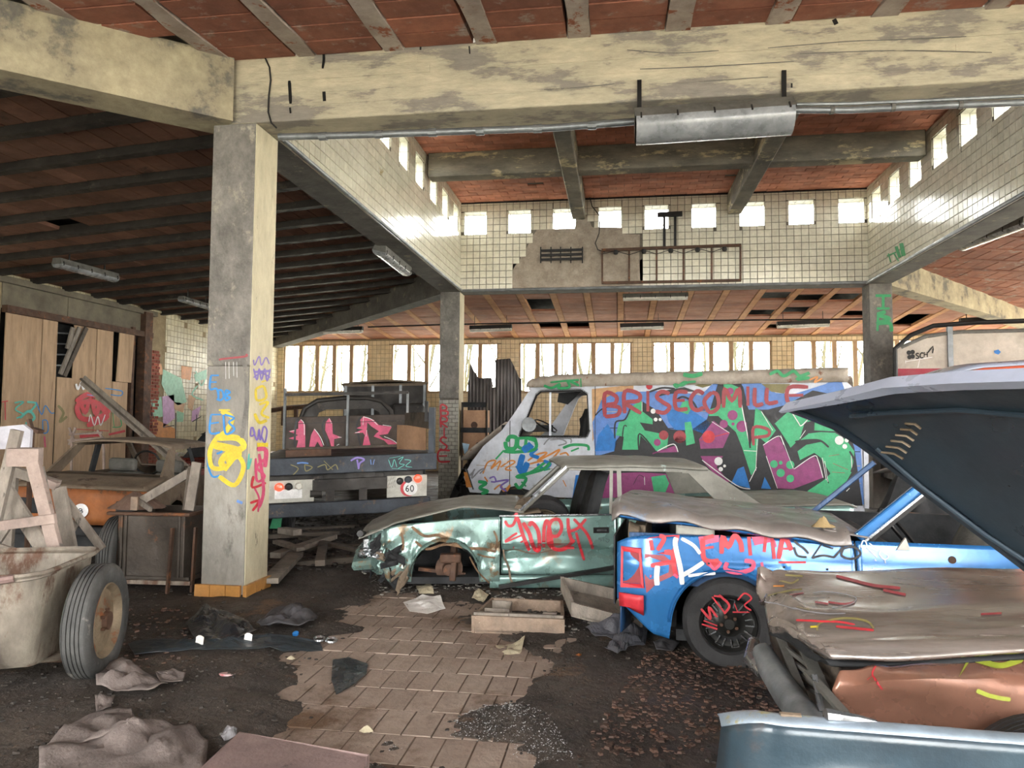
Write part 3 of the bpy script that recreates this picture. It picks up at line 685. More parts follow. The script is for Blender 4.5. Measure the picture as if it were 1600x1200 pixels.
# ---- back wall with grouped windows
wz0, wz1 = 2.50, 4.03; PW = .575
groups = [(-10.83, 5), (-7.18, 6), (-3.06, 6), (1.03, 6), (5.11, 6), (9.1, 5)]
mb = MB(); x0 = XW-.3; mb.box(XW-.3, XE+.3, YB, YB+.3, -.2, wz0); mb.box(XW-.3, XE+.3, YB, YB+.3, wz1, ZP+.5)
for gx, n_ in groups: mb.box(x0, gx, YB, YB+.3, wz0, wz1); x0 = gx+n_*PW
mb.box(x0, XE+.3, YB, YB+.3, wz0, wz1)
wallB = struct('wall_back', mb, mat('warm_mortar', '#9b8a6c', '#84745a', 5, .9))
hs = [(gx-XW, gx-XW+n_*PW, wz0-0.5, wz1-0.5) for gx, n_ in groups]
tiles(wallB, (XW, YB+.001, .5), (1, 0, 0), (0, 0, 1), XE-XW, ZP-.5, .14, .14, M['tileb'], holes=hs, limit=250, joint=.009)
for gx, n_ in groups:
    W_ = n_*PW; m = MB(); m.box(gx-.04, gx+W_+.04, YB+.02, YB+.14, wz1-.03, wz1+.03); m.box(gx-.06, gx+W_+.06, YB-.04, YB+.16, wz0-.035, wz0+.03)
    m.box(gx-.03, gx+.04, YB+.02, YB+.14, wz0, wz1); m.box(gx+W_-.04, gx+W_+.03, YB+.02, YB+.14, wz0, wz1)
    wn = struct('window_%d' % next(WN), m, M['frame'])
    for i in range(1, n_): make('mullion', MB().box(gx+i*PW-.065, gx+i*PW+.065, YB+.0, YB+.16, wz0+.03, wz1-.03), M['frame'], wn, bevel=.008)
    for i in range(n_): make('pane', MB().quad((gx+i*PW+.06, YB+.1, wz0), (gx+(i+1)*PW-.06, YB+.1, wz0), (gx+(i+1)*PW-.06, YB+.1, wz1), (gx+i*PW+.06, YB+.1, wz1)), M['glass'], wn)
# ---- left wall with the boarded gateway
DY0, DY1 = 11.5, 15.75
DZ = 4.02
mb = MB(); mb.box(XW-.3, XW, YG-.3, DY0, -.2, ZP+.5); mb.box(XW-.3, XW, DY1, YB+.3, -.2, ZP+.5); mb.box(XW-.3, XW, DY0, DY1, DZ, ZP+.5)
wallL = struct('wall_left', mb, mat('warm_mortar', '#9b8a6c'))
tiles(wallL, (XW, 2.5, .0), (0, 1, 0), (0, 0, 1), YB-2.5, ZP, .14, .14, M['tilel'], holes=[(DY0-2.5-.1, DY1-2.5+.55, 0, DZ+.13)], limit=300, joint=.009, miss=.02, jit=.004)
# ---- right wall, gate side
mb = MB(); mb.box(XE, XE+.3, YG, YB, -.2, .9); mb.box(XE, XE+.3, YG, YB, 3.6, ZP+.5)
for y in range(-2, 23, 4): mb.box(XE, XE+.3, y, y+.6, .9, 3.6)
struct('wall_right', mb, M['tileb'])
mb = MB()
for x in (XW, -6.6, -1.5, 3.6, 8.7): mb.box(x, x+2.6, YG-.3, YG, -.2, ZP)
mb.box(XW, XE, YG-.3, YG, 3.9, ZP+.4); struct('wall_gate', mb, M['mortar'])  # unseen wall, its wide piers shaped to cut daylight from behind the camera

# ---- the boarded gateway
gate = thing('sliding_gate', 'boarded gateway of pale plywood sheets in a rusty steel frame on the left wall', 'gate', (XW+.02, (DY0+DY1)/2, 0))
def bd(name, y0, y1, z0, z1, x=0.0, m='ply', t=.02, tilt=0.0):
    a = XW+.04+x; mb = MB().prism([(a, y0, z0), (a, y1, z0), (a, y1+tilt, z1), (a, y0+tilt, z1)], (-t, 0, 0)); return make(name, mb, M[m], gate)
def gy(x, y): p = onX(x, y, XW+.04); return p.y, p.z
zc = gy(100, 500)[1]
zt2 = gy(60, 495)[1]
bd('plywood_sheet', gy(5, 600)[0], gy(62, 600)[0], 0, zt2, .0); bd('plywood_sheet', gy(63, 600)[0], gy(86, 600)[0], 0, zt2+.02, .01)
bd('plywood_sheet', gy(88, 600)[0], gy(112, 600)[0], 0, gy(100, 590)[1], .02); bd('plywood_sheet', gy(113, 600)[0], gy(148, 600)[0], 0, zt2, .0)
bd('plywood_sheet', gy(149, 600)[0], gy(174, 600)[0], 0, zt2, .01); bd('plywood_sheet', gy(174.5, 620)[0], gy(198, 620)[0], 0, gy(185, 597)[1], .015)
bd('plywood_sheet', gy(180, 560)[0], gy(203, 560)[0], gy(190, 597)[1], gy(190, 520)[1], .05, tilt=.06)
bd('header_panel', DY0, gy(107, 480)[0], gy(60, 495)[1]+.05, DZ, -.02, 'doorc'); bd('header_panel', gy(108, 480)[0], DY1-.3, gy(60, 495)[1]+.05, DZ, -.02, 'doorc')
z_ = gy(60, 495)[1]
make('top_rail', MB().box(XW+.02, XW+.14, DY0, DY1-.1, z_-.03, z_+.10), M['rust'], gate, bevel=.006)
make('side_post', MB().box(XW-.05, XW+.16, DY1-.42, DY1-.16, 0, DZ+.05), M['rust'], gate, bevel=.006)
make('side_post', MB().box(XW-.02, XW+.08, DY1-.75, DY1-.66, 0, DZ-.35), M['rust'], gate)
make('dark_backing', MB().box(XW-.26, XW-.22, DY0, DY1, 0, DZ), M['inter'], gate)
make('header_beam', MB().box(XW-.05, XW+.10, DY0-.15, DY1+.1, DZ, DZ+.12), M['doorc'], gate, bevel=.01)
for a, b, m in (((120, 512), (92, 585), 'wood'), ((131, 512), (98, 588), 'woodd'), ((110, 512), (103, 545), 'wood')):
    p, q = gy(*a), gy(*b); make('loose_batten', MB().bar((XW+.10, p[0], p[1]), (XW+.07, q[0], q[1]), .09, .035, up=(1, 0, 0)), M[m], gate)
for k_ in range(4):
    p = gy(95, 520+k_*17); make('inner_rung', MB().bar((XW-.1, p[0]-.05, p[1]), (XW-.1, p[0]+.35, p[1]+.03), .03, .03), M['pipe'], gate)
# red brick strip beside the gate
bs = thing('brick_jamb', 'strip of red bricks where tiles are missing beside the gateway', 'brickwork', (XW+.02, DY1+.25, 0))
b0, b1 = DY1-.14, DY1+.36
j = 0; z = .0
while z < 3.2:
    y = b0-(.12 if j % 2 else 0)
    while y < b1-.03:
        a0, a1 = max(b0, y), min(b1, y+.225)
        if a1-a0 > .04: make('brick', MB().box(XW-.02, XW+.016+rnd.uniform(0, .01), a0+.005, a1-.005, z+.005, z+.068), M['brick'], bs)
        y += .235
    z += .075; j += 1
# ================================================================== FITTINGS ON THE STRUCTURE
def wpts(P, Y): return [onY(x, y, Y) for x, y in P]
# fluorescent fittings: a trough housing with a clear cover, end caps and clips
def fitting(label, a, b, wd, h, tilt, housing, cover, hangers=(), group=None, name='strip_light', up=(0, 0, 1)):
    a, b = Vector(a), Vector(b); d = (b-a).normalized(); L_ = (b-a).length; upv = Vector(up); s_ = d.cross(upv).normalized(); upv = s_.cross(d).normalized()
    q = Matrix.Rotation(tilt, 3, d); s_ = q @ s_; upv = q @ upv
    t = thing(name, label, 'lamp', (a+b)/2, group)
    def X(l, s2, z): return a+d*l+s_*s2+upv*z
    prof = [(-.32, h*.35), (-.5, 0), (-.30, -.02)]
    mb = MB(); rows = []
    for l in (0, L_): rows.append([X(l, -wd/2, 0), X(l, -wd*.36, h*.62), X(l, wd*.36, h*.62), X(l, wd/2, 0)])
    mb.grid(rows); k = len(mb.v)
    for l in (0, L_): mb.add([X(l, -wd/2, 0), X(l, -wd*.36, h*.62), X(l, wd*.36, h*.62), X(l, wd/2, 0)], [(0, 1, 2, 3)])
    make('housing', mb, housing, t)
    mb = MB(); rows = []
    for l in (.01, L_-.01):
        rows.append([X(l, wd/2*math.cos(R(180+g)), h*.42*math.sin(R(180+g))) for g in range(0, 181, 20)])
    mb.grid(rows); mb.add(rows[0], [tuple(range(10))]); mb.add(rows[1], [tuple(range(9, -1, -1))]); make('cover', mb, cover, t, smooth=True)
    for i in range(5):
        l = L_*(.04+.92*i/4)
        for sg in (-1, 1): make('clip', MB().bar(X(l, sg*wd*.51, -.02), X(l, sg*wd*.47, .045), .012, .012), M['black'], t)
    for l, hh in hangers:
        pt = X(L_*l, 0, h*.6); gp_ = ceil_z(pt.x, pt.y)-pt.z
        if 0 < gp_ < 1.2 and not (XL < pt.x < XR and YN < pt.y < YF): hh = gp_+.03
        make('hanger', MB().bar(X(L_*l, 0, h*.6), X(L_*l, 0, h*.6+hh), .03, .008), M['black'], t)
    return t, X
A, B = onY(992, 203, YNo-.10), onY(1240, 186, YNo-.10)
big, _ = fitting('large grey strip light under a dusty cover hanging on the near concrete beam', A, B, .27, .24, R(-28), M['lampm'], M['lens'])
for px_, y0, y1 in ((999, 125, 178), (1225, 110, 158)):
    p0, p1 = onY(px_, y0, YNo-.02), onY(px_, y1+6, YNo-.04); make('hanger_strap', MB().bar(p0, p1, .035, .012, up=(0, 1, 0)), M['black'], big)
# other fittings: (label, pixel a, pixel b, working plane, width, height, tilt)
def fitc(label, a, b, z, wd=.16, h=.12, tilt=0, hou='lampm', cov='lens', hang=.1, group=None):
    A, B = onZ(*a, z), onZ(*b, z); fitting(label, A, B, wd, h, tilt, M[hou], M[cov], hangers=((.2, hang), (.8, hang)), group=group)
fitc('grey strip light under the left ceiling, nearest the gateway', (88, 412), (180, 436), 4.12, .2, .16)
fitc('white strip light half hidden behind the near column', (283, 468), (330, 482), 4.08, .16)
fitc('grey strip light with shiny cover hung beside the left skylight wall', (592, 392), (634, 425), 4.12, .22, .17, R(15))
zf = 4.12
for lab, a, b in (('dark strip light over the left-hand window group', (505, 518), (567, 516)), ('dark strip light right of the tiled column', (734, 515), (800, 513)), ('dark strip light above the van front', (969, 512), (1037, 510)),
                  ('dark strip light above the van rear', (1214, 509), (1296, 506)), ('white and dark strip light above the pale lorry', (1500, 504), (1588, 500))):
    A, B = onY(a[0], a[1], 19.2), onY(b[0], b[1], 19.2); fitting(lab, A, B, .15, .17, 0, M['lampd'], M['lensw'], hangers=((.12, .10), (.88, .10)), group='strip lights along the back ceiling')
A, B = onY(973, 466, 15.6), onY(1075, 464, 15.6); fitting('clear covered strip light just behind the far skylight wall', A, B, .16, .14, 0, M['lampm'], M['lensw'], hangers=((.1, .12), (.9, .12)))
A, B = onX(1506, 385, XRo+.35), onX(1612, 345, XRo+.35); fitting('grey strip light under the right-hand ceiling at the picture edge', A, B, .22, .17, R(10), M['lampm'], M['lens'])
one('conduit', MB().tube([onY(x, y, 19.35) for x, y in ((575, 511), (700, 507), (970, 502), (1300, 499), (1385, 498))], .02), M['black'], 'long black conduit linking the strip lights along the back ceiling', 'conduit')
# pipes along the near beam
pp = thing('conduit', 'pair of grey conduits strapped along the underside of the near beam', 'conduit', (XL, YN-.2, ZB))
YP = YNo+.02
pl1 = [onY(x, y, YP) for x, y in ((436, 214), (560, 211), (700, 206), (860, 200), (992, 190))]
pl2 = [onY(x, y, YP) for x, y in ((1243, 172), (1330, 172), (1450, 166), (1660, 158))]
pl3 = [onY(x, y, YP) for x, y in ((1243, 163), (1330, 162), (1450, 157), (1660, 147))]
make('pipe', MB().tube(pl1, .030, 10), M['pipe'], pp, smooth=True); make('pipe', MB().tube(pl2, .026, 10), M['pipe'], pp, smooth=True)
make('pipe', MB().tube(pl3, .015, 8), M['pipe'], pp, smooth=True)
make('pipe', MB().tube([p+Vector((0, .05, .035)) for p in pl1], .012, 8), M['pipe'], pp, smooth=True)
for x, y in ((505, 213), (592, 210), (676, 207), (750, 205), (840, 201), (925, 196)):
    c = onY(x, y, YP); make('clamp', MB().tube([c-Vector((.035, 0, 0)), c+Vector((.035, 0, 0))], .036, 10), M['pipe'], pp)
for x, y in ((1300, 172), (1395, 168), (1500, 164)):
    c = onY(x, y, YP); make('clamp', MB().tube([c-Vector((.015, 0, 0)), c+Vector((.015, 0, 0))], .033, 10), M['lampm'], pp)
one('cable', MB().tube([onY(x, y, YNo-.012) for x, y in ((405, 80), (414, 90), (421, 105), (423, 125), (420, 150), (419, 175), (424, 192), (432, 200))], .008, 6), M['wire'], 'thin black cable snaking down the corner of the near beam', 'cable')
# cracks and holes in the near beam
cr_ = MB()
for P, wd in (([(505, 80), (506, 92), (504, 107)], 4), ([(452, 126), (453, 142), (454, 162)], 5), ([(453, 168), (454, 177)], 4), ([(506, 143), (507, 158)], 7), ([(733, 72), (734, 84)], 3), ([(657, 71), (657, 78)], 4), ([(1303, 30), (1307, 38)], 10), ([(1237, 130), (1237, 137)], 4)):
    stroke(cr_, P, wd, lambda x, y: onY(x, y, YNo-.0065), k=3)
cr2 = MB()
for P in ([(850, 140), (900, 137), (960, 131)], [(980, 78), (1050, 83), (1123, 79)], [(1000, 108), (1100, 104), (1240, 96)], [(1200, 75), (1320, 65), (1400, 62), (1510, 57)], [(1100, 127), (1200, 120)], [(1250, 84), (1400, 79), (1550, 82)]):
    stroke(cr2, P, 1.6, lambda x, y: onY(x, y, YNo-.0065), k=4)
struct('trim_crack', cr_, M['black']); struct('trim_crack', cr2, M['dark'])
# rack with lamps on the far well wall
YR = YF-.06
rk = thing('iron_rack', 'black iron ladder-like rack with a row of lamp sockets on the far skylight wall', 'rack', onY(1050, 440, YR))
def yb(name, a, b, w_, m='black', dy=0): make(name, MB().bar(onY(*a, YR-dy), onY(*b, YR-dy), w_, w_*.7, up=(0, 1, 0)), M[m], rk)
yb('rail', (940, 391), (1158, 383), .055, 'rust'); yb('rail', (940, 442), (1158, 438), .05, 'rust')
for x in (941, 983, 1026, 1068, 1112, 1157): yb('rung', (x, 391-(x-940)*.037), (x, 442-(x-940)*.018), .035, 'rust')
yb('bracket_post', (1038, 387), (1038, 338), .05); yb('bracket_post', (1055, 386), (1055, 338), .05); yb('bracket_top', (1027, 336), (1066, 334), .09)
for x in (962, 1006, 1048, 1090, 1132):
    c = onY(x, 395-(x-962)*.03, YR-.05); make('socket', MB().lathe(c, (0, 0, -1), [(.0, -.06), (.04, -.05), (.05, 0), (.035, .03), (0, .04)], 10), M['black'], rk, smooth=True)
make('wire', MB().tube([onY(x, y, YR-.06) for x, y in ((940, 397), (962, 392), (983, 398), (1006, 391), (1026, 397), (1048, 390), (1068, 396), (1090, 388), (1112, 394), (1132, 387))], .007, 5), M['wire'], rk)
one('cable', MB().tube([onY(x, y, YR) for x, y in ((921, 305), (925, 322), (936, 336), (937, 352), (936, 365), (930, 380), (934, 390), (945, 394))], .01, 6), M['wire'], 'black cable looping down from the skylight beam to the iron rack', 'cable')
ins = thing('wall_bracket', 'three tiered black cable bracket on the bare plaster of the far skylight wall', 'bracket', onY(878, 400, YF-.05))
for y in (391, 398, 405):
    make('cross_bar', MB().bar(onY(845, y+1, YF-.05), onY(911, y-1, YF-.05), .045, .04, up=(0, 1, 0)), M['black'], ins)
for x in (845, 861, 876, 892, 910): make('upright', MB().bar(onY(x, 386, YF-.04), onY(x, 411, YF-.04), .022, .03, up=(0, 1, 0)), M['black'], ins)
# graffiti on the structure -------------------------------------------------
P_ = dict(red=paint('red', '#c42f3a'), pink=paint('pink', '#cf4f74'), blue=paint('blue', '#1f7fc4'), yel=paint('yellow', '#d3bb27'), pur=paint('purple', '#7a66b0'), grn=paint('green', '#2c9a5e'),
          wht=paint('white', '#e4e4e2'), blk=paint('black', '#1c1c20'), teal=paint('aqua', '#58b8a8'), ora=paint('ochre', '#d28a45'), mag=paint('magenta', '#8f3a72'), lgrn=paint('mint', '#8fc4a2'),
          lil=paint('lilac', '#c59ac4'), olv=paint('olive', '#7c7343'), tan=paint('tan', '#c49a6c'), gry=paint('grey', '#8b8b90'), peri=paint('periwinkle', '#5c84c6'), elec=paint('electric', '#1f73bd'), gbody=paint('graffiti_green', '#3faf78'), mar=paint('maroon', '#9b3b42'))
PK = list(P_); PM = [P_[k] for k in PK]; pi = {k: i for i, k in enumerate(PK)}
def fA(x, y): return onY(x, y, YNo+.0005)
def fA2(x, y): return onX(x, y, XL+.0085)
g = MB(); z5 = zr(300, 380, 2.857)
yb_ = z5([(120, 740), (170, 760), (180, 840), (230, 900), (215, 960), (190, 1080), (150, 1080), (110, 1010), (75, 960), (70, 900), (120, 850)])
for P, wd in (([(130, 750), (180, 780), (150, 840), (110, 870), (80, 930), (90, 1000), (150, 1000), (200, 950), (230, 1000), (190, 1080), (120, 1040)], 12), ([(110, 870), (200, 870), (230, 910), (160, 940), (130, 980), (160, 1010)], 16), ([(90, 900), (210, 930), (150, 970)], 20), ([(120, 745), (170, 745)], 6)): stroke(g, z5(P), wd*.6, fA, pi['yel'])
for P in ([(85, 590), (120, 590)], [(85, 590), (80, 650), (110, 650), (118, 690), (110, 700)], [(80, 620), (110, 620)], [(118, 660), (120, 700), (140, 690), (135, 660), (118, 655)], [(150, 655), (170, 665), (150, 678), (170, 690), (150, 700), (150, 655)],
          [(85, 765), (80, 845), (125, 845)], [(85, 765), (130, 765)], [(82, 805), (120, 800)], [(140, 765), (150, 850), (190, 830), (165, 800), (188, 780), (145, 765)], [(130, 905), (90, 910), (70, 970), (90, 1040), (130, 1035)], [(130, 905), (132, 930), (110, 940)]):
    stroke(g, z5(P), 3.2, fA, pi['blue'])
stroke(g, z5([(200, 1150), (225, 1160)]), 6, fA, pi['peri']); stroke(g, z5([(120, 520), (150, 515), (240, 505), (240, 495)]), 3, fA, pi['mar'])
q = make('graffiti', g, PM, colA)
g = MB()
def up(x, y): return fA2(x, y)
for i, (P, c, wd) in enumerate((([(275, 560), (290, 610), (300, 560), (310, 610), (325, 560), (335, 615), (350, 560)], 'pur', 2.5), ([(275, 520), (280, 545), (300, 505), (310, 545), (330, 510), (345, 540)], 'pur', 2), ([(275, 600), (310, 580), (350, 600)], 'pur', 2.5), ([(280, 575), (350, 570)], 'pur', 5),
     ([(285, 650), (320, 640), (330, 690), (290, 700), (285, 650)], 'yel', 4), ([(300, 720), (340, 710), (310, 760), (345, 780)], 'yel', 4), ([(280, 760), (300, 800), (335, 790)], 'yel', 5), ([(290, 900), (340, 900)], 'yel', 9),
     ([(265, 820), (262, 860), (280, 850), (270, 820), (290, 880), (300, 830), (305, 880), (320, 820), (335, 840), (325, 890), (310, 860)], 'pur', 2.5),
     ([(285, 960), (290, 1060), (325, 1040), (290, 1000), (330, 960)], 'pink', 4), ([(275, 1040), (270, 1090), (330, 1070)], 'red', 4), ([(290, 920), (330, 925), (325, 1000)], 'pink', 7), ([(300, 940), (320, 1100), (300, 1180)], 'pink', 5), ([(255, 940), (250, 1010), (265, 960)], 'teal', 3), ([(260, 1160), (300, 1150), (270, 1195)], 'red', 4), ([(310, 620), (340, 610)], 'yel', 3), ([(280, 1095), (300, 1140), (295, 1200)], 'pink', 3))):
    stroke(g, z5(P), wd, up, pi[c])
make('graffiti', g, PM, colA)
# dark damp run and drips on the near column front
g = MB(); stroke(g, z5([(215, 520), (240, 560), (245, 700), (235, 790), (222, 870)]), 7, fA, 0)
for x in (150, 165, 185, 200): stroke(g, z5([(x, 530), (x+1, 580+rnd.random()*30)]), 1, fA, 1)
make('damp_stain', g, [M['grey'], P_['wht']], colA)
# column B: BRISE in red from top to bottom
g = MB(); fB = lambda x, y: onY(x, y, YF-.003)
for ch, x, y, w_, h_ in (('B', 689, 633, 11, 17), ('R', 689, 651, 11, 17), ('I', 691, 668, 6, 17), ('S', 687, 683, 12, 20), ('E', 686, 704, 17, 17)): text(g, ch, x, y, w_, h_, fB, 2.8, 0)
make('graffiti_letters', g, [P_['red']], colB)
g = MB(); fC = lambda x, y: onY(x, y, YF-.002)
for P, w_ in (([(1368, 462), (1392, 462)], 6), ([(1380, 462), (1380, 482)], 6), ([(1370, 482), (1390, 482)], 5), ([(1384, 487), (1372, 492), (1390, 498), (1371, 505), (1390, 505), (1393, 518)], 6), ([(1372, 488), (1371, 517)], 5)): stroke(g, P, w_, fC, 0)
make('graffiti', g, [P_['grn']], colC)
# green marks on the right well wall
g = MB(); fW = lambda x, y: onX(x, y, XR-.018)
for P, w_ in (([(1408, 380), (1412, 400)], 9), ([(1400, 385), (1406, 402)], 7), ([(1388, 396), (1392, 410)], 3), ([(1386, 400), (1400, 394)], 3), ([(1396, 395), (1404, 408)], 3)): g = MB(); stroke(g, P, w_, fW, 0, 2); make('graffiti', g, [P_['grn']], wellR)
# graffiti on the gateway and the tiled wall
g = MB(); fG = lambda x, y: onX(x, y, XW+.075); zg = zr(0, 560, 3.53)
for P, c, wd in (([(420, 240), (480, 200), (560, 220), (600, 280), (540, 330), (450, 330), (430, 260), (520, 240), (590, 320), (480, 370)], 'red', 10), ([(440, 220), (470, 300), (500, 220), (530, 310), (560, 230), (590, 300)], 'red', 8), ([(420, 390), (600, 400)], 'red', 2), ([(440, 430), (560, 420)], 'red', 9),
    ([(490, 350), (500, 310), (520, 370), (540, 320), (555, 370), (580, 310)], 'wht', 2), ([(10, 240), (45, 235)], 'red', 3), ([(28, 240), (30, 340)], 'red', 3), ([(80, 245), (130, 240), (85, 280), (130, 310), (90, 330)], 'teal', 3), ([(150, 240), (200, 250), (160, 300)], 'teal', 4), ([(110, 330), (160, 290), (190, 330), (140, 360)], 'teal', 5),
    ([(200, 240), (230, 310), (250, 260), (280, 300), (300, 300)], 'blue', 2), ([(420, 140), (430, 170), (450, 130), (460, 170), (480, 130)], 'wht', 4), ([(580, 165), (670, 180), (665, 205), (610, 200)], 'blue', 2), ([(235, 340), (260, 345), (265, 400), (240, 410), (235, 340)], 'blue', 2), ([(245, 430), (250, 490)], 'pink', 4),
    ([(320, 260), (350, 300), (330, 350), (370, 320)], 'olv', 5), ([(620, 280), (630, 380)], 'grn', 2), ([(650, 290), (670, 370), (620, 380)], 'grn', 2), ([(480, 200), (540, 210)], 'blue', 2), ([(600, 420), (690, 400)], 'red', 6)):
    stroke(g, zg(P), wd*.8, fG, pi[c])
make('graffiti', g, PM, gate)
g = MB(); fT = lambda x, y: onX(x, y, XW+.0195)
for P, c in (([(830, 230), (890, 210), (900, 320), (850, 330)], 'lgrn'), ([(895, 210), (960, 200), (965, 330), (900, 380)], 'lil'), ([(900, 60), (1000, 110), (1030, 240), (980, 260), (920, 200), (890, 140)], 'lgrn'), ([(840, 330), (890, 350), (970, 390), (965, 450), (850, 430)], 'ora'), ([(1000, 40), (1060, 50), (1050, 120), (1000, 110)], 'ora'),
    ([(1040, 200), (1080, 210), (1060, 290), (1035, 270)], 'tan'), ([(960, 240), (1020, 250), (1010, 300), (960, 280)], 'tan'), ([(1060, 290), (1110, 260), (1090, 330), (1055, 350)], 'lil'), ([(870, 30), (890, 30), (900, 90), (880, 90)], 'ora'), ([(975, 290), (1015, 300), (1010, 350), (975, 350)], 'lgrn'), ([(1070, 90), (1140, 60), (1140, 110), (1080, 130)], 'lgrn')):
    fill(g, zg(P), fT, pi[c])
for P in ([(840, 240), (838, 330)], [(970, 300), (968, 450)], [(1085, 310), (1080, 400)], [(1060, 350), (1110, 320)], [(900, 380), (960, 370)]): stroke(g, zg(P), 2, fT, pi['blk'])
for P in ([(1080, 70), (1110, 150), (1140, 90)], [(1090, 150), (1060, 200), (1120, 230)]): stroke(g, zg(P), 2.5, fT, pi['lgrn'])
make('graffiti', g, PM, wallL)
# ================================================================== VEHICLES
def lerp(a, b, t): return a+(b-a)*t
def pw_(P):
    """piecewise linear function through points"""
    def f(x):
        if x <= P[0][0]: return P[0][1]
        for (a, b), (c, d) in zip(P, P[1:]):
            if x <= c: return b+(d-b)*(x-a)/(c-a) if c > a else d
        return P[-1][1]
    return f
def nz3(x, y, z=0, s=1.0): return noise.noise(Vector((x*s, y*s, z*s)))
def holed(mb, F, outer, holes, w, t, mi=0):
    """flat panel in the plane w of frame F with holes, thickness t inwards"""
    loops = [outer]+list(holes); pl_ = [[Vector((p[0], p[1], 0)) for p in L] for L in loops]; flat = [p for L in pl_ for p in L]; k = len(mb.v); n = len(flat)
    wf = w if callable(w) else (lambda u, z: w)
    mb.v += [F.P(p.x, wf(p.x, p.y), p.y) for p in flat]+[F.P(p.x, wf(p.x, p.y)+t, p.y) for p in flat]
    for q in tessellate_polygon(pl_): mb.f += [tuple(k+i for i in q), tuple(k+n+i for i in q[::-1])]; mb.m += [mi, mi]
    s = 0
    for L in loops:
        m = len(L)
        for i in range(m): mb.f.append((k+s+i, k+s+(i+1) % m, k+n+s+(i+1) % m, k+n+s+i)); mb.m.append(mi)
        s += m
    return mb
def sidegrid(F, u0, u1, lo, up, wf, nu, nv, flip=False):
    rows = []
    for j in range(nv+1):
        r = []
        for i in range(nu+1):
            u = lerp(u0, u1, i/nu); z = lerp(lo(u), up(u), j/nv); r.append(F.P(u, wf(u, z), z))
        rows.append(r)
    return MB().grid(rows)
def arch(base, uc, zc, r):
    return lambda u: max(base(u) if callable(base) else base, zc+math.sqrt(max(0, r*r-(u-uc)**2)) if abs(u-uc) < r else -1)
def wheel(parent, c, axis, r, wd, tyre='rubberd', rim='rimd', rr=.62, spokes=0, name='wheel'):
    c = Vector(c); ax = Vector(axis).normalized(); h = wd/2; a = r*rr
    wp = [(a, -h*.8), (a*1.08, -h), (r*.9, -h*1.05), (r*.985, -h*.82)]
    for q_ in (-.6, -.3, 0, .3, .6): wp += [(r, h*(q_-.13)), (r, h*(q_+.08)), (r*.972, h*(q_+.10)), (r*.972, h*(q_+.16))]
    wp += [(r*.985, h*.82), (r*.9, h*1.05), (a*1.08, h), (a, h*.8)]
    ty = make('tyre', MB().lathe(c, ax, wp, 40), M[tyre], parent, smooth=True)
    rm = make('rim', MB().lathe(c, ax, [(a*1.0, -h*.8), (a*.97, -h*.92), (a*.9, -h*.7), (a*.85, -h*.35), (a*.55, -h*.3), (a*.3, -h*.55), (a*.18, -h*.85), (0, -h*.85)], 32), M[rim], ty, smooth=True)
    make('rim_back', MB().lathe(c, ax, [(a, h*.8), (a*.9, h*.5), (0, h*.4)], 24), M[rim], ty, smooth=True)
    x = ax.orthogonal().normalized(); y = ax.cross(x)
    for i in range(spokes):
        g = 2*math.pi*i/spokes; d = x*math.cos(g)+y*math.sin(g); e = ax.cross(d)
        mb = MB(); p = c+d*a*.72-ax*h*.52
        for s_ in (-1, 1): mb.bar(p-d*a*.16+e*(s_*a*.10), p+d*a*.16+e*(s_*a*.13), .008, .008)
        mb.bar(p+d*a*.16-e*(a*.13), p+d*a*.16+e*(a*.13), .008, .008)
        make('rim_slot', mb, M['chrome'], ty)
    for i in range(5):
        g = 2*math.pi*i/5; d = x*math.cos(g)+y*math.sin(g); p = c+d*a*.28-ax*h*.6
        make('wheel_nut', MB().tube([p, p-ax*.02], .011, 6), M['rust'], ty)
    return ty

# ---------------------------------------------------------------- green-grey saloon with red tag (middle)
T = Frame(atD(785, 660, 6.5).xy, 11)
WT = 1.50
top_t = pw_([(-1.22, .56), (-.9, .63), (-.4, .68), (0, .705), (1.04, .72), (1.7, .755), (2.3, .80), (3.25, .82)])
arch_t = arch(pw_([(-1.22, .22), (-.85, .12), (3.3, .16)]), -.50, .18, .30)
arch_t = arch(arch_t, 2.45, .18, .31)
def wt(u, z):
    w_ = .05+.16*max(0, z-.55)**1.4+.10*max(0, .25-z)
    if u < 0: w_ += .14*max(0, (-.6-u))**1.2+(.026*nz3(u*9, z*9, 1)+.018*nz3(u*22, z*22, 2) + .03*max(0, math.sin((z*1.2-u)*14))*min(1, -u*3)*.5)*min(1, max(.12, (.62-z)*5+max(0, -u-.75)*2))
    elif u < 1.04:
        cz_ = .42+.05*math.sin(u*3); d_ = z-cz_; w_ += .045*math.exp(-((d_+.05)/.035)**2)*(1 if d_ < 0 else .3) + (.03 if d_ < 0 else 0)*min(1, -d_/.05)*(1-min(1, max(0, (-d_-.05)/.2)))
        w_ += .010*nz3(u*5, z*8, 3); w_ += .06*math.exp(-(u/.10)**2)*(1 if z < .45 else .2)*(.6+.4*nz3(z*20, 4))
    else: w_ += .006*nz3(u*4, z*4, 5)
    return w_
car1 = thing('wrecked_saloon_car', 'wrecked pale green saloon with crumpled front, no front wheel and red tag on its door', 'car', T.P(1.0, .75, 0))
make('front_wing', sidegrid(T, -1.20, -.012, arch_t, top_t, wt, 60, 18), [M['tealc']], car1, smooth=True, solid=.004)
door = make('front_door', sidegrid(T, .0, 1.035, lambda u: .19, top_t, wt, 40, 26), M['teal'], car1, smooth=True, solid=.006)
make('sill', sidegrid(T, -.1, 1.9, lambda u: .07, lambda u: .182, lambda u, z: .07+.02*nz3(u*5, z*5), 20, 3), M['teal'], car1, smooth=True, solid=.004)
make('rear_quarter', sidegrid(T, 1.05, 3.25, arch_t, top_t, wt, 50, 14), M['teal'], car1, smooth=True, solid=.004)
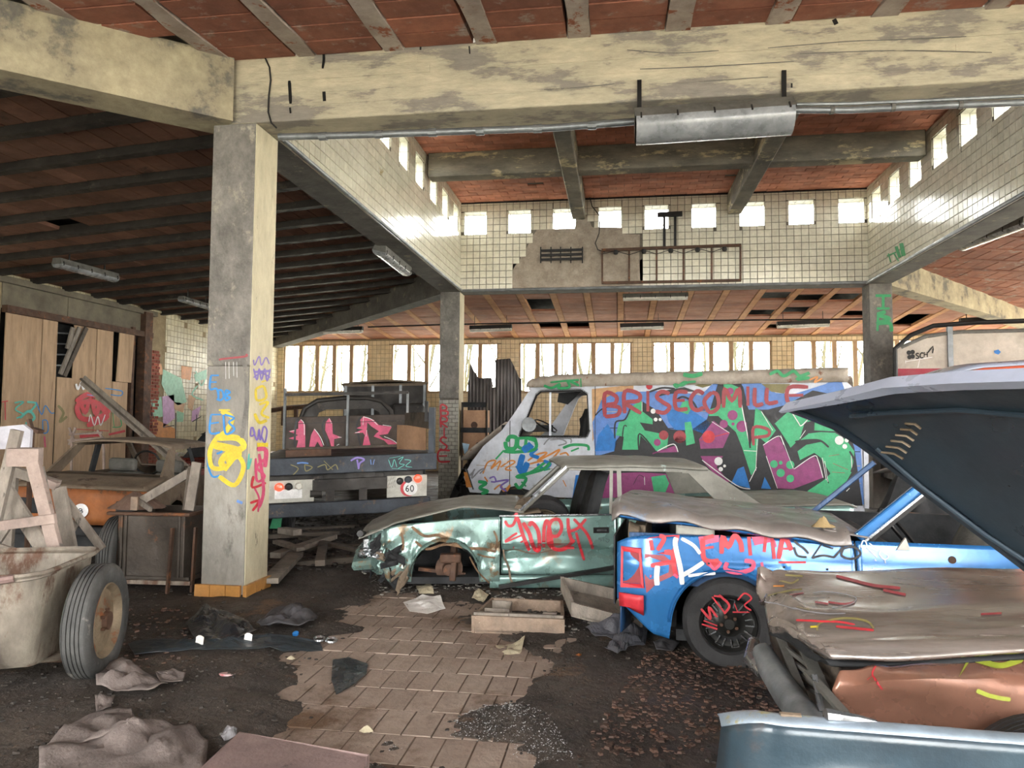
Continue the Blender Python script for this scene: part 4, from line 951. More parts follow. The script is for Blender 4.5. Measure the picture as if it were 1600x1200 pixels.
make('far_side', sidegrid(T, -1.15, 3.2, lambda u: .15, top_t, lambda u, z: WT-.04, 30, 6), M['teal'], car1, smooth=True, solid=.004)
make('floor_pan', MB().box(-1.0, 3.1, .1, WT-.1, .10, .16, F=T), M['inter'], car1)
# torn wing edge above the wheel opening
mb = MB(); rows = [[], [], []]
for i in range(26):
    a = R(180-180*i/25); u = -.50+.31*math.cos(a); z = .18+.31*math.sin(a)+.0; k_ = .05*nz3(i*.5, 2, 9)
    for q, (du, dw, dz) in enumerate(((0, -.02, .03), (.0, -.045+k_*.6, .0+k_*.4), (.0, .05+k_, -.035+k_*.5))): rows[q].append(T.P(u+du+k_*.3, wt(u, z)+dw, z+dz))
make('torn_arch_lip', mb.grid(rows), M['tealc'], car1, smooth=True, solid=.004)
# bonnet, buckled upwards at the near edge
def bon(u, w_): return .60+.12*min(1, (u+1.25)/.9)+.03*math.sin(max(0, (u+.9))*2.2)+.05*math.exp(-((w_-.05)/.12)**2)*math.exp(-((u+.35)/.4)**2)+.018*nz3(u*3, w_*3, 4)+.05*math.sin(min(1, w_/WT)*math.pi)-.09*max(0, (-.95-u))*3
rows = [[T.P(lerp(-1.27, .20, i/30)+.06*math.sin(math.pi*j/16)*(-1 if i < 8 else 1)*(1-abs(i-15)/15), lerp(.04, WT-.1, j/16), bon(lerp(-1.27, .20, i/30), lerp(.0, WT, j/16))) for i in range(31)] for j in range(17)]
make('bonnet', MB().grid(rows), M['tealt'], car1, smooth=True, solid=.012)
mb = MB(); stroke(mb, [(820, 812), (745, 822), (700, 818)], 2, lambda x, y: (lambda q: T.P(q[0], .03, q[1]))(T.px(x, y, .05)), k=4)
make('cowl_panel', MB().grid([[T.P(lerp(.16, .36, i/6), lerp(.08, WT-.1, j/8), .72+.02*i/6+.01*nz3(i, j)) for i in range(7)] for j in range(9)]), M['brown'], car1, smooth=True, solid=.006)
make('cowl_duct', MB().tube([T.P(.16, .12, .76), T.P(.20, .3, .80), T.P(.28, .42, .80)], .045, 10), M['brown'], car1, smooth=True)
# crushed nose: sheet pieces, lamp, bumper
rr = random.Random(3)
for k_ in range(30):
    c = Vector((-1.17+rr.random()*.32, .02+rr.random()*.25, .14+rr.random()*.36)); rows = []; a, b = rr.uniform(.08, .2), rr.uniform(.05, .14); g0, g1 = rr.uniform(-1, 1), rr.uniform(-.9, .9)
    for i in range(6):
        r_ = []
        for j in range(5):
            x, y = (i/5-.5)*a, (j/4-.5)*b; z = .05*nz3(i*.7+k_, j*.7, k_)
            r_.append(T.P(c.x+x*math.cos(g0)+z*.5, c.y+z+.4*x*math.sin(g1), c.z+y+x*math.sin(g0)))
        rows.append(r_)
    make('crushed_panel', MB().grid(rows), [M['tealc'], M['brown'], M['inter'], M['tealc'], M['chrome'], M['brown'], M['inter']][k_ % 7], car1, smooth=True, solid=.003)
make('front_bumper', MB().tube([T.P(-1.12, .0, .30), T.P(-1.28, .08, .27), T.P(-1.30, .4, .33), T.P(-1.27, .9, .36), T.P(-1.2, 1.4, .36)], .055, 8), M['tealc'], car1, smooth=True)
make('front_panel', MB().grid([[T.P(-1.17+.03*nz3(j, i), lerp(.1, WT-.1, j/10), lerp(.15, .56, i/5)) for j in range(11)] for i in range(6)]), M['inter'], car1, smooth=True, solid=.006)
make('headlamp', MB().box(-1.24, -1.18, .10, .30, .38, .50, F=T), M['chrome'], car1, bevel=.01)
make('bonnet_corner_rubber', MB().tube([T.P(-1.25, .0, .56), T.P(-1.24, .12, .54)], .03, 8), M['black'], car1)
# bare hub and brake parts in the empty wheel opening
hub = make('brake_hub', MB().lathe(T.P(-.47, .20, .22), T.n, [(0, -.10), (.05, -.10), (.06, -.02), (.125, -.01), (.125, .02), (0, .02)], 20), M['rust'], car1, smooth=True)
make('suspension_arm', MB().bar(T.P(-.75, .28, .20), T.P(-.32, .22, .16), .05, .03), M['rust'], car1); make('brake_caliper', MB().box(-.55, -.36, .10, .2, .28, .36, F=T), M['rust'], car1, bevel=.015)
make('strut', MB().tube([T.P(-.44, .3, .25), T.P(-.42, .42, .6)], .035, 8), M['rust'], car1); make('steering_knuckle', MB().bar(T.P(-.43, .12, .12), T.P(-.42, .15, .30), .09, .06), M['rust'], car1, bevel=.012)
make('inner_arch', MB().grid([[T.P(-.50+.34*math.cos(R(180-180*i/14)), .20+.5*j/3, .12+.36*math.sin(R(180-180*i/14))) for i in range(15)] for j in range(4)]), M['inter'], car1, smooth=True, solid=.006)
make('engine_block', MB().box(-.95, .1, .55, 1.15, .16, .52, F=T), M['inter'], car1, bevel=.03)
# greenhouse
def tb(name, pts, r, m='tealt', sm=True): return make(name, MB().tube(pts, r, 8), M[m], car1, smooth=sm)
tb('windscreen_pillar', [T.P(.14, .12, .71), T.P(.62, .21, 1.14)], .026, 'tealt'); tb('windscreen_pillar', [T.P(.28, WT-.12, .72), T.P(.72, WT-.22, 1.14)], .028)
make('pillar_trim', MB().bar(T.P(.12, .075, .715), T.P(.60, .165, 1.15), .012, .02), M['chrome'], car1)
make('door_pillar', MB().bar(T.P(1.0, .10, .71), T.P(1.02, .19, 1.13), .06, .03), M['tealt'], car1); make('door_pillar', MB().bar(T.P(1.085, .10, .71), T.P(1.09, .19, 1.13), .05, .04), M['tealt'], car1)
make('door_pillar', MB().bar(T.P(1.1, WT-.1, .71), T.P(1.12, WT-.2, 1.13), .06, .03), M['inter'], car1)
make('door_frame', MB().bar(T.P(.62, .185, 1.135), T.P(1.72, .185, 1.115), .03, .03), M['tealt'], car1)
make('belt_trim', MB().bar(T.P(-.02, wt(.1, .7)-.012, .712), T.P(1.04, wt(1, .7)-.012, .726), .015, .012), M['chrome'], car1)
mb = MB()
holed(mb, T, [(1.68, 1.13), (1.90, 1.15), (2.42, .80), (1.70, .76), (1.74, .80), (2.02, .80), (1.74, 1.09), (1.68, 1.09)], (), lambda u, z: .08+.28*(z-.75), .02); make('rear_pillar', mb, M['tealt'], car1)
make('rear_pillar', holed(MB(), T, [(1.78, 1.13), (1.95, 1.15), (2.45, .80), (1.95, .78)], (), lambda u, z: WT-.08-.28*(z-.75), .02), M['tealt'], car1)
rows = []
for j in range(15):
    v = j/14; w_ = lerp(.16, WT-.16, v)
    rows.append([T.P(lerp(.56, 1.92, i/24)-.05*math.sin(v*math.pi)*(1-i/24), w_, 1.135+.065*math.sin(v*math.pi)**.6*(1 if 0 < i < 24 else .5)+.02*math.sin(i/24*math.pi)-.012*(i/24) + .010*nz3(i*.3, j*.3)) for i in range(25)])
make('roof', MB().grid(rows), M['tealt'], car1, smooth=True, solid=.02)
rows = [[T.P(lerp(2.38, 3.28, i/12), lerp(.06, WT-.06, j/10), .80+.03*math.sin(j/10*math.pi)+.02*(i/12)-.03*(i == 12)) for i in range(13)] for j in range(11)]
make('boot_lid', MB().grid(rows), M['tealt'], car1, smooth=True, solid=.02)
make('tail_panel', MB().grid([[T.P(3.26, lerp(.1, WT-.1, j/6), lerp(.2, .80, i/3)) for j in range(7)] for i in range(4)]), M['teal'], car1, solid=.01)
make('parcel_shelf', MB().box(1.95, 2.4, .15, WT-.15, .72, .76, F=T), M['brown'], car1)
hd = make('door_handle', MB().bar(T.P(.83, wt(.83, .60)-.008, .585), T.P(.97, wt(.97, .60)-.008, .587), .016, .05, up=(0, 0, 1)), M['black'], door)
make('handle_bar', MB().bar(T.P(.86, wt(.83, .60)-.02, .586), T.P(.95, wt(.97, .60)-.02, .588), .012, .016), M['chrome'], door)
# inside: seats, a loose tyre behind the screen
for w_ in (.30, .95):
    mb = MB(); rows = []
    for (du, z, hw) in ((.0, .38, .22), (.06, .7, .22), (.14, 1.0, .19), (.17, 1.07, .13)): rows.append([T.P(.80+du, w_+.22-hw, z), T.P(.84+du, w_+.22, z+.01), T.P(.80+du, w_+.22+hw, z)])
    make('seat', mb.grid(rows), M['inter'], car1, smooth=True, solid=.11)
    make('seat_cushion', MB().box(.38, .86, w_, w_+.44, .26, .40, F=T), M['inter'], car1, bevel=.03)
wheel(car1, T.P(.42, .55, .58), T.n+Vector((0, 0, .3)), .27, .16, 'rubberd', 'rim')
make('rear_bench', MB().box(1.45, 1.95, .2, WT-.2, .25, .60, F=T), M['inter'], car1, bevel=.05)
make('dashboard', MB().box(.22, .42, .15, WT-.15, .55, .70, F=T), M['inter'], car1, bevel=.03)
# scraped bare metal and rust along the creases
fTw = None
# red tag and small scribble on the door
def fS(F, wf, off=.006):
    def f(x, y):
        u, z = F.px(x, y, .05); u, z = F.px(x, y, wf(u, z)-off); return F.P(u, wf(u, z)-off, z)
    return f
fT1 = fS(T, wt, .009); zt = zr(550, 690, 3.556); g = MB()
for P, wd in (([(850, 440), (868, 468), (895, 462), (912, 420), (915, 385)], 12), ([(905, 400), (925, 440), (950, 520), (985, 605)], 15), ([(850, 555), (890, 525), (918, 508)], 10), ([(850, 560), (945, 520)], 10), ([(895, 592), (950, 552)], 10),
    ([(950, 450), (985, 510), (1010, 590), (1040, 595), (1035, 500), (1000, 450), (985, 470)], 16), ([(1065, 590), (1068, 480), (1085, 440), (1105, 520), (1112, 590)], 14), ([(1095, 520), (1140, 525), (1165, 480), (1150, 435), (1110, 440), (1090, 500), (1095, 570), (1140, 600), (1190, 590), (1235, 545)], 14),
    ([(1200, 425), (1205, 500), (1225, 560)], 14), ([(1232, 430), (1270, 470), (1310, 520), (1340, 598)], 12), ([(1300, 430), (1255, 480), (1210, 500)], 12), ([(1245, 505), (1265, 580), (1290, 660)], 11), ([(1180, 590), (1235, 590)], 14)):
    stroke(g, zt(P), wd/3.556*1.35, fT1, 0)
make('graffiti_tag', g, [P_['red']], door)
g = MB(); rs_ = random.Random(5)
for P, wd in (([(330, 470), (400, 520), (480, 515), (560, 560), (640, 590), (720, 600), (800, 615)], 16), ([(350, 560), (420, 600), (500, 570), (580, 575), (660, 600)], 14), ([(280, 500), (290, 560), (275, 610)], 14), ([(790, 490), (805, 540), (800, 600)], 12), ([(690, 620), (740, 640), (800, 650)], 10), ([(110, 640), (180, 660), (250, 670)], 14), ([(650, 640), (700, 720), (760, 790)], 9)):
    stroke(g, zt([(p[0]+rs_.uniform(-6, 6), p[1]+rs_.uniform(-6, 6)) for p in P]), wd/3.556, fT1, rs_.randint(0, 1), 4)
make('rust_scrape', g, [mat('scrape_rust', '#7c6248', '#5a4534', 18, .8, bump=.3), M['brown']], car1)
g = MB()
for P, wd in (([(845, 610), (900, 600), (960, 612), (1010, 622), (1080, 608), (1150, 590), (1190, 580)], 7), ([(845, 640), (870, 700), (880, 760), (900, 800)], 12), ([(840, 600), (850, 660)], 14)): stroke(g, zt(P), wd/3.556, fT1, 0, 4)
make('rust_scrape', g, [M['brown']], door)
g = MB()
for P in ([(1370, 540), (1385, 545), (1380, 555)], [(1395, 535), (1400, 555)], [(1410, 540), (1430, 545), (1420, 560), (1408, 550)]): stroke(g, zt(P), .6, fT1, 0)
make('small_scribble', g, [P_['blk']], door)
g = MB(); fb = lambda x, y: (lambda q: T.P(q[0], .30, bon(q[0], .30)+.012))(T.px(x, y, .30))
for P, wd in (([(612, 812), (640, 806), (665, 803)], 5), ([(705, 812), (716, 812)], 4)): stroke(g, P, wd, fb, 0)
make('red_overspray', g, [P_['mar']], car1)

# ---------------------------------------------------------------- blue saloon
B = Frame(atD(1130, 660, 4.6).xy, -5.2); WB = 1.40
top_b = pw_([(-.68, .76), (-.6, .80), (-.45, .825), (.3, .835), (.8, .84), (3.2, .85)])
lo_b = pw_([(-.68, .40), (-.45, .20), (-.3, .16), (3.2, .20)])
arch_b = arch(arch(lo_b, 0.02, .27, .345), 2.35, .27, .35)
def wb(u, z):
    w_ = .02+.35*max(0, z-.62)**1.6+.08*max(0, .45-z)
    if u < -.45: w_ += .8*(-.45-u)**1.6
    d_ = z-.665; w_ += .010*(1/(1+math.exp(-d_*160)))          # swage line
    return w_
car2 = thing('wrecked_saloon_car', 'bright blue saloon covered in red and white lettering, bonnet ajar', 'car', B.P(1.0, .7, 0))
wing = make('front_wing', sidegrid(B, -.68, .765, arch_b, top_b, wb, 60, 26), M['blue'], car2, smooth=True, solid=.006)
doorb = make('front_door', sidegrid(B, .775, 1.85, lambda u: .2, top_b, wb, 30, 26), M['blue'], car2, smooth=True, solid=.006)
make('rear_quarter', sidegrid(B, 1.86, 3.2, arch_b, top_b, wb, 30, 12), M['blue'], car2, smooth=True, solid=.006)
make('far_side', sidegrid(B, -.62, 3.2, lambda u: .2, top_b, lambda u, z: WB-.02, 20, 5), M['blued'], car2, smooth=True, solid=.006)
mb = MB(); rows = [[], [], []]
for i in range(31):
    a = R(178-176*i/30); u = .02+.345*math.cos(a); z = .27+.345*math.sin(a)
    for q, (dr, dw) in enumerate(((.028, -.004), (.012, -.014), (.0, .02))): rows[q].append(B.P(.02+(.345+dr)*math.cos(a), wb(u, z)+dw, .27+(.345+dr)*math.sin(a)))
make('arch_lip', mb.grid(rows), M['blue'], wing, smooth=True, solid=.003)
make('inner_arch', MB().grid([[B.P(.02+.37*math.cos(R(180-180*i/14)), .05+.6*j/3, .22+.40*math.sin(R(180-180*i/14))) for i in range(15)] for j in range(4)]), M['inter'], car2, smooth=True, solid=.006)
make('arch_wall', MB().box(-.36, .40, .60, .64, .1, .66, F=B), M['inter'], car2)
wheel(car2, B.P(.03, .13, .285), B.n, .29, .185, 'rubberd', 'rimd', .60, spokes=9)
make('floor_pan', MB().box(-.3, 3.1, .1, WB-.1, .15, .22, F=B), M['inter'], car2)
# nose with the square red-framed lamp
make('front_panel', MB().grid([[B.P(-.70+.02*nz3(j, i), lerp(.12, WB-.1, j/8), lerp(.35, .80, i/5)) for j in range(9)] for i in range(6)]), M['inter'], car2, solid=.01)
lampu = [(-.655, .475), (-.652, .735), (-.52, .735), (-.50, .49)]
def lampq(s, off): 
    c = (sum(p[0] for p in lampu)/4, sum(p[1] for p in lampu)/4); return [B.P(c[0]+(p[0]-c[0])*s, wb(p[0], p[1])-off, c[1]+(p[1]-c[1])*s) for p in lampu]
lf = MB(); A_, B_ = lampq(1.0, .022), lampq(.78, .024); A0 = lampq(1.04, -.01)
for i in range(4): lf.quad(A_[i], A_[(i+1) % 4], B_[(i+1) % 4], B_[i]); lf.quad(A0[i], A0[(i+1) % 4], A_[(i+1) % 4], A_[i])
make('lamp_surround', lf, P_['red'], wing); lc = MB(); lc.add(lampq(.78, .012), [(0, 1, 2, 3)]); make('lamp_lens', lc, P_['mar'], wing)
mb = MB(); q0 = lampq(.3, .017); mb.add([q0[0]-B.u*.02, q0[1]-B.u*.02, q0[1]-B.u*.005, q0[0]-B.u*.005], [(0, 1, 2, 3)]); make('lens_gleam', mb, M['chrome'], wing)
for (z0, z1, m, a0) in ((.30, .46, 'red', -.62),):
    rows = [[B.P(lerp(-.66, -.50, i/4), wb(lerp(-.66, -.50, i/4), .46)-.03-.01*j, lerp(.32, .45, j/3)+(.06*(4-i)/4 if j == 0 else 0)) for i in range(5)] for j in range(4)]
    make('bumper_corner', MB().grid(rows), P_['red'], car2, smooth=True, solid=.01)
make('valance', MB().grid([[B.P(-.66+.02*j, .15+.1*j, lerp(.16, .36, i/3)) for j in range(9)] for i in range(4)]), M['blued'], car2, smooth=True, solid=.01)
# engine bay clutter under the bonnet
make('inner_wing', MB().box(-.6, .7, .10, .13, .5, .83, F=B), M['blued'], car2); make('radiator', MB().box(-.58, -.50, .25, WB-.25, .4, .86, F=B), M['brown'], car2, bevel=.01)
make('battery', MB().box(-.30, -.05, .18, .38, .62, .90, F=B), M['plate'], car2, bevel=.015); make('engine_block', MB().box(-.35, .45, .5, 1.05, .3, .86, F=B), M['inter'], car2, bevel=.04); make('air_filter', MB().tube([B.P(.1, .75, .82), B.P(.1, .75, .90)], .17, 16), M['black'], car2)
make('bulkhead', MB().box(.66, .72, .1, WB-.1, .3, .86, F=B), M['blued'], car2); make('headlamp_bowl', MB().lathe(B.P(-.60, .22, .80), B.u, [(0, .08), (.06, .06), (.09, 0), (.085, -.01)], 14), M['brown'], car2, smooth=True)
# bonnet, ajar and twisted
def bz(u, v): return lerp(1.015, .885, (u+.70)/1.42)-.025*math.sin(v*math.pi)*-1-.02*v+.012*nz3(u*3, v*4, 8)+(.02 if v < .04 else 0)*-1.2
rows = []
for j in range(19):
    v = j/18
    rows.append([B.P(lerp(-.70+.04*v-.05*math.sin(v*math.pi), .74, i/28), lerp(-.02, WB-.02, v), bz(lerp(-.70, .74, i/28), v)-(.035 if j == 0 else 0)-(.04 if i == 0 else 0)+.014*math.sin(i*.9+j*.5)*(1 if j < 5 else .2)) for i in range(29)])
bn = make('bonnet', MB().grid(rows), M['bluet'], car2, smooth=True, solid=.014)
rows = [[B.P(lerp(-.69, .70, i/20), .002+.012*j, bz(lerp(-.69, .70, i/20), 0)-.035-.009*j) for i in range(21)] for j in range(3)]
make('bonnet_edge', MB().grid(rows), M['blue'], bn, smooth=True, solid=.004)
make('bonnet_frame', MB().grid([[B.P(lerp(-.6, .65, i/10), lerp(.1, WB-.1, j/6), bz(lerp(-.6, .65, i/10), j/6)-.045) for i in range(11)] for j in range(7)]), M['blued'], bn, smooth=True, solid=.01)
# cowl, screen pillars, roof
make('cowl_panel', MB().grid([[B.P(lerp(.60, .86, i/5), lerp(.06, WB-.06, j/8), lerp(.90, .86, i/5)+.015*nz3(i, j)) for i in range(6)] for j in range(9)]), M['bluet'], car2, smooth=True, solid=.01)
make('windscreen_pillar', MB().bar(B.P(.80, .10, .85), B.P(1.42, .24, 1.36), .075, .045, up=(0, 1, 0)), M['blue'], car2, bevel=.012)
make('pillar_trim', MB().bar(B.P(.835, .065, .845), B.P(1.44, .205, 1.34), .014, .018, up=(0, 1, 0)), M['chrome'], car2); make('pillar_seal', MB().bar(B.P(.86, .10, .84), B.P(1.46, .24, 1.33), .03, .03), M['black'], car2)
make('windscreen_pillar', MB().bar(B.P(.66, WB-.06, .80), B.P(1.16, WB-.18, 1.27), .06, .04), M['blued'], car2, bevel=.008)
rows = [[B.P(lerp(1.14, 2.5, i/12)+.22*(1-j/10)*(1-i/12), lerp(.22, WB-.20, j/10), 1.19+.02*math.sin(j/10*math.pi)**.7+.06*min(1, i/6)+(.13*(1-j/10))) for i in range(13)] for j in range(11)]
make('roof', MB().grid(rows), M['bluet'], car2, smooth=True, solid=.015)
make('roof_lining', MB().grid([[B.P(lerp(1.20, 1.7, i/5)+.2*(1-j/8), lerp(.3, WB-.24, j/8), 1.22-.10*(i/5)*max(0, math.sin(j*1.3))-.02*nz3(i, j, 4)) for i in range(6)] for j in range(9)]), M['card'], car2, smooth=True, solid=.004)
make('rear_pillar', MB().bar(B.P(2.35, .22, 1.32), B.P(2.75, .1, .86), .10, .04), M['blue'], car2); make('rear_pillar', MB().bar(B.P(2.35, WB-.22, 1.32), B.P(2.75, WB-.1, .86), .10, .04), M['blued'], car2)
make('boot_lid', MB().box(2.6, 3.2, .06, WB-.06, .84, .87, F=B), M['bluet'], car2)
rows = []
for (du, z, hw) in ((-.05, .45, .23), (.05, .75, .24), (.16, .98, .22), (.24, 1.04, .13)): rows.append([B.P(1.55+du, .52-hw, z-.02), B.P(1.50+du, .52-hw*.5, z), B.P(1.48+du, .52, z+.01), B.P(1.50+du, .52+hw*.5, z), B.P(1.55+du, .52+hw, z-.02)])
make('seat', MB().grid(rows), M['seat'], car2, smooth=True, solid=.13); make('seat_cushion', MB().box(1.0, 1.6, .30, .75, .35, .5, F=B), M['seat'], car2, bevel=.04)
make('far_door_panel', MB().box(.78, 1.85, WB-.10, WB-.04, .3, .88, F=B), M['inter'], car2); make('dashboard', MB().box(.80, 1.0, .1, WB-.1, .6, .83, F=B), M['inter'], car2, bevel=.03)
make('steering_wheel', MB().lathe(B.P(1.12, .42, .86), B.u*.8+Vector((0, 0, .6)), [(.17, -.012), (.185, 0), (.17, .012), (.155, 0), (.17, -.012)], 24), M['black'], car2, smooth=True)
p = [B.P(*a) for a in ((1.00, wb(1, .8)-.02, .80), (1.075, wb(1, .8)-.02, .80), (1.05, wb(1, .8)-.02, .875))]; make('mirror_bracket', MB().prism(p, (0, .02, 0)), M['plate'], doorb)
make('lock_hole', MB().lathe(B.P(1.30, wb(1.3, .74)-.006, .755), B.n, [(0, 0), (.022, 0), (.022, .01)], 12), M['rust'], doorb)
make('door_gap', MB().bar(B.P(.770, wb(.77, .5)-.002, .3), B.P(.770, wb(.77, .8)-.003, .83), .007, .007), M['black'], car2)
make('side_trim', MB().bar(B.P(.79, wb(1, .66)-.008, .660), B.P(1.84, wb(1, .66)-.008, .668), .010, .008), M['woodd'], doorb)
for u in (-.1, .15, .35, .6): make('trim_clip', MB().box(u, u+.012, wb(u, .66)-.012, wb(u, .66), .662, .672, F=B), M['black'], wing)
# lettering on the wing and door
fB1 = fS(B, wb, .009); zb = zr(950, 740, 3.75); g = MB()
L_ = []
def S(P, c, wd): stroke(g, zb(P), wd/3.75*(1.5 if c == 'blk' else 1.45), fB1, pi[c])
for P, c in (([(125, 445), (240, 375), (330, 362), (420, 360), (400, 450), (380, 480), (300, 470), (130, 455)], 'red'), ([(215, 470), (330, 480), (400, 540), (380, 600), (290, 640), (225, 700), (215, 620)], 'mar'), ([(530, 370), (650, 360), (650, 400), (590, 410), (540, 430)], 'pink'), ([(840, 370), (940, 365), (960, 400), (860, 420)], 'pink')): fill(g, zb(P), fS(B, wb, .0065), pi[c])
for P, wd in (([(560, 380), (620, 365)], 22), ([(545, 440), (620, 430)], 14), ([(555, 380), (560, 490), (600, 515), (650, 510)], 20), ([(665, 470), (672, 370), (705, 430), (740, 365), (775, 400), (785, 460)], 20), ([(825, 370), (835, 480)], 20), ([(925, 370), (915, 460)], 18), ([(960, 375), (975, 500)], 20), ([(1000, 500), (1030, 370), (1075, 450)], 20), ([(1010, 440), (1060, 440)], 12),
    ([(690, 380), (680, 430)], 14), ([(300, 365), (330, 380), (290, 450)], 18), ([(250, 390), (260, 450)], 22), ([(330, 460), (370, 460), (385, 520)], 16), ([(250, 540), (330, 525), (400, 515)], 18), ([(380, 470), (390, 560), (400, 600)], 20), ([(580, 520), (620, 540), (660, 520)], 20), ([(1000, 520), (1160, 520)], 12)): S(P, 'red', wd)
for P, wd in (([(400, 375), (395, 420), (425, 560), (435, 650)], 20), ([(430, 380), (500, 420), (540, 470)], 14), ([(290, 540), (285, 600), (288, 655)], 22), ([(430, 600), (500, 560), (560, 520)], 18), ([(470, 600), (540, 590), (630, 585)], 12)): S(P, 'wht', wd)
for P, wd in (([(700, 520), (690, 560), (760, 580), (840, 560), (850, 520), (800, 510)], 18), ([(900, 520), (905, 550)], 16), ([(885, 585), (893, 588)], 22), ([(590, 520), (625, 560), (665, 520)], 12), ([(385, 590), (410, 610)], 16), ([(245, 600), (255, 602)], 16), ([(860, 375), (865, 420)], 14), ([(975, 390), (985, 430)], 8)): S(P, 'pink', wd)
for P, wd in (([(1150, 375), (1095, 395), (1150, 440), (1175, 470)], 9), ([(1090, 430), (1110, 480), (1165, 490)], 9), ([(1180, 380), (1275, 375)], 8), ([(1275, 378), (1195, 495)], 9), ([(1195, 495), (1260, 480), (1320, 490)], 9), ([(1260, 420), (1320, 440)], 9), ([(1395, 385), (1370, 440), (1320, 495)], 9), ([(1385, 430), (1370, 480), (1430, 500), (1480, 470), (1440, 430), (1380, 440)], 9)): S(P, 'blk', wd)
# red haze around the lamp
make('graffiti_letters', g, PM, wing)
g = MB(); z8 = zr(1150, 560, 3.53)
for P in ([(700, 1005), (690, 1040), (720, 1040), (715, 1010), (700, 1005)], [(720, 1040), (745, 1070)], [(735, 1020), (780, 1050)], [(740, 1045), (770, 1060)], [(745, 1070), (780, 1100)], [(800, 1060), (840, 1090), (820, 1110), (790, 1080), (800, 1060)], [(820, 1105), (825, 1130)], [(765, 1110), (775, 1118)], [(755, 1158), (810, 1165)]): stroke(g, z8(P), 2.0, fB1, pi['wht'])
make('graffiti_letters', g, PM, doorb)
# red letters on the tyre
g = MB(); ty = B.P(.03, .13, .285)
def fTy(x, y): u, z = B.px(x, y, .035); return B.P(u, .028, z)
for P, wd in (([(545, 790), (600, 850), (590, 780), (640, 840)], 14), ([(610, 720), (680, 810)], 14), ([(650, 710), (710, 770), (680, 820)], 14), ([(620, 715), (660, 720)], 16), ([(550, 880), (640, 910)], 14), ([(560, 860), (640, 890)], 10), ([(760, 740), (800, 700), (840, 730), (800, 770), (840, 800)], 10), ([(760, 810), (740, 760)], 8), ([(730, 810), (830, 810)], 10)): stroke(g, zb(P), wd/3.75, fTy, 0)
make('tyre_lettering', g, [P_['red']], car2)

# ---------------------------------------------------------------- white van with the big mural
V = Frame(atD(1075, 660, 10.2).xy, -18); WV = 1.85
van = thing('panel_van', 'white panel van with a big green and magenta mural along its side', 'van', V.P(-.5, .9, 0))
vo = [(-3.52, .42), (-3.64, .66), (-3.50, .90), (-3.28, 1.17), (-2.95, 1.42), (-2.79, 1.62), (-2.42, 2.12), (2.0, 2.15), (2.14, 2.0), (2.2, 1.6), (2.22, .45), (1.6, .42), (1.5, .7), (1.2, .82), (.9, .7), (.8, .42), (-2.40, .42), (-2.45, .50), (-2.7, .56), (-2.95, .50), (-3.0, .42)]
vh = [(-2.64, 1.33), (-2.61, 1.42), (-2.36, 1.98), (-2.28, 2.04), (-1.60, 2.05), (-1.50, 1.98), (-1.47, 1.45), (-1.52, 1.34)]
vs_ = make('body_side', holed(MB(), V, vo, [vh], 0, .03), M['van'], van)
make('far_body_side', holed(MB(), V, vo, [vh], WV-.03, .03), M['van'], van)
rows = [[V.P(u, lerp(-.02, WV+.02, j/10), 2.14+.15*math.sin(j/10*math.pi)**.5*(1 if -2.2 < u < 1.95 else .45)+.01*nz3(u*4, j)) for u in (-2.50, -2.44, -2.2, -1.6, -.8, 0, .8, 1.5, 1.95, 2.08)] for j in range(11)]
make('roof', MB().grid(rows), M['vanr'], van, smooth=True, solid=.03)
rows = [[V.P(lerp(-2.5, 2.06, i/60), -.045+.05*j, 2.115+(.11, .17)[j]-(.10 if i < 1 else .055 if i < 3 else .02 if i < 6 else 0)+.014*nz3(i*.9, j)) for i in range(61)] for j in range(2)]; rows.insert(0, [V.P(lerp(-2.5, 2.06, i/60), -.05, 2.10+.012*nz3(i*1.3, 7)) for i in range(61)])
make('roof_gutter', MB().grid(rows), M['vanr'], van, smooth=True, solid=.02)
for z in (.80, 1.02, 1.20, 1.48, 1.72):
    make('side_crease', MB().bar(V.P(-1.25, -.004, z), V.P(2.18, -.004, z+.01), .010, .010), M['black'] if z in (1.2, 1.48) else M['vanr'], van)
make('door_gap', MB().bar(V.P(-2.80, -.004, .50), V.P(-2.80, -.004, 1.58), .012, .01), M['black'], van); make('door_gap', MB().bar(V.P(-1.38, -.004, .5), V.P(-1.38, -.004, 2.10), .012, .01), M['black'], van)
make('side_step', MB().bar(V.P(-3.4, -.004, .86), V.P(-1.4, -.004, .84), .008, .01), M['vanr'], van)
# window seal, quarter light bar
mb = MB(); VH = [V.P(a[0], .015, a[1]) for a in vh]
for a, b in zip(VH, VH[1:]+VH[:1]): mb.bar(a, b, .03, .04)
make('window_seal', mb, M['black'], van); make('quarter_light_bar', MB().bar(V.P(-2.12, .02, 1.34), V.P(-2.12, .02, 2.04), .03, .03), M['van'], van)
nf = [(-3.52, .42), (-3.64, .66), (-3.50, .90), (-3.28, 1.17)]
make('nose', MB().grid([[V.P(u, lerp(.03, WV-.03, j/6), z) for u, z in nf] for j in range(7)]), M['inter'], van, solid=.02)
make('bonnet', MB().grid([[V.P(lerp(-3.78, -2.95, i/6), lerp(.15, WV-.15, j/4), lerp(.98, 1.55, i/6)-.05*(i == 0)) for i in range(7)] for j in range(5)]), M['vanr'], van, smooth=True, solid=.03)
make('bumper', MB().bar(V.P(-3.62, .0, .45), V.P(-3.62, WV, .45), .12, .16), M['black'], van)
make('headlamp', MB().box(-3.68, -3.56, .06, .30, .58, .76, F=V), M['black'], van, bevel=.01); make('indicator', MB().prism([V.P(-3.58, -.012, .50), V.P(-3.48, -.012, .50), V.P(-3.56, -.012, .74), V.P(-3.63, -.012, .74)], V.n*.02), P_['ora'], van)
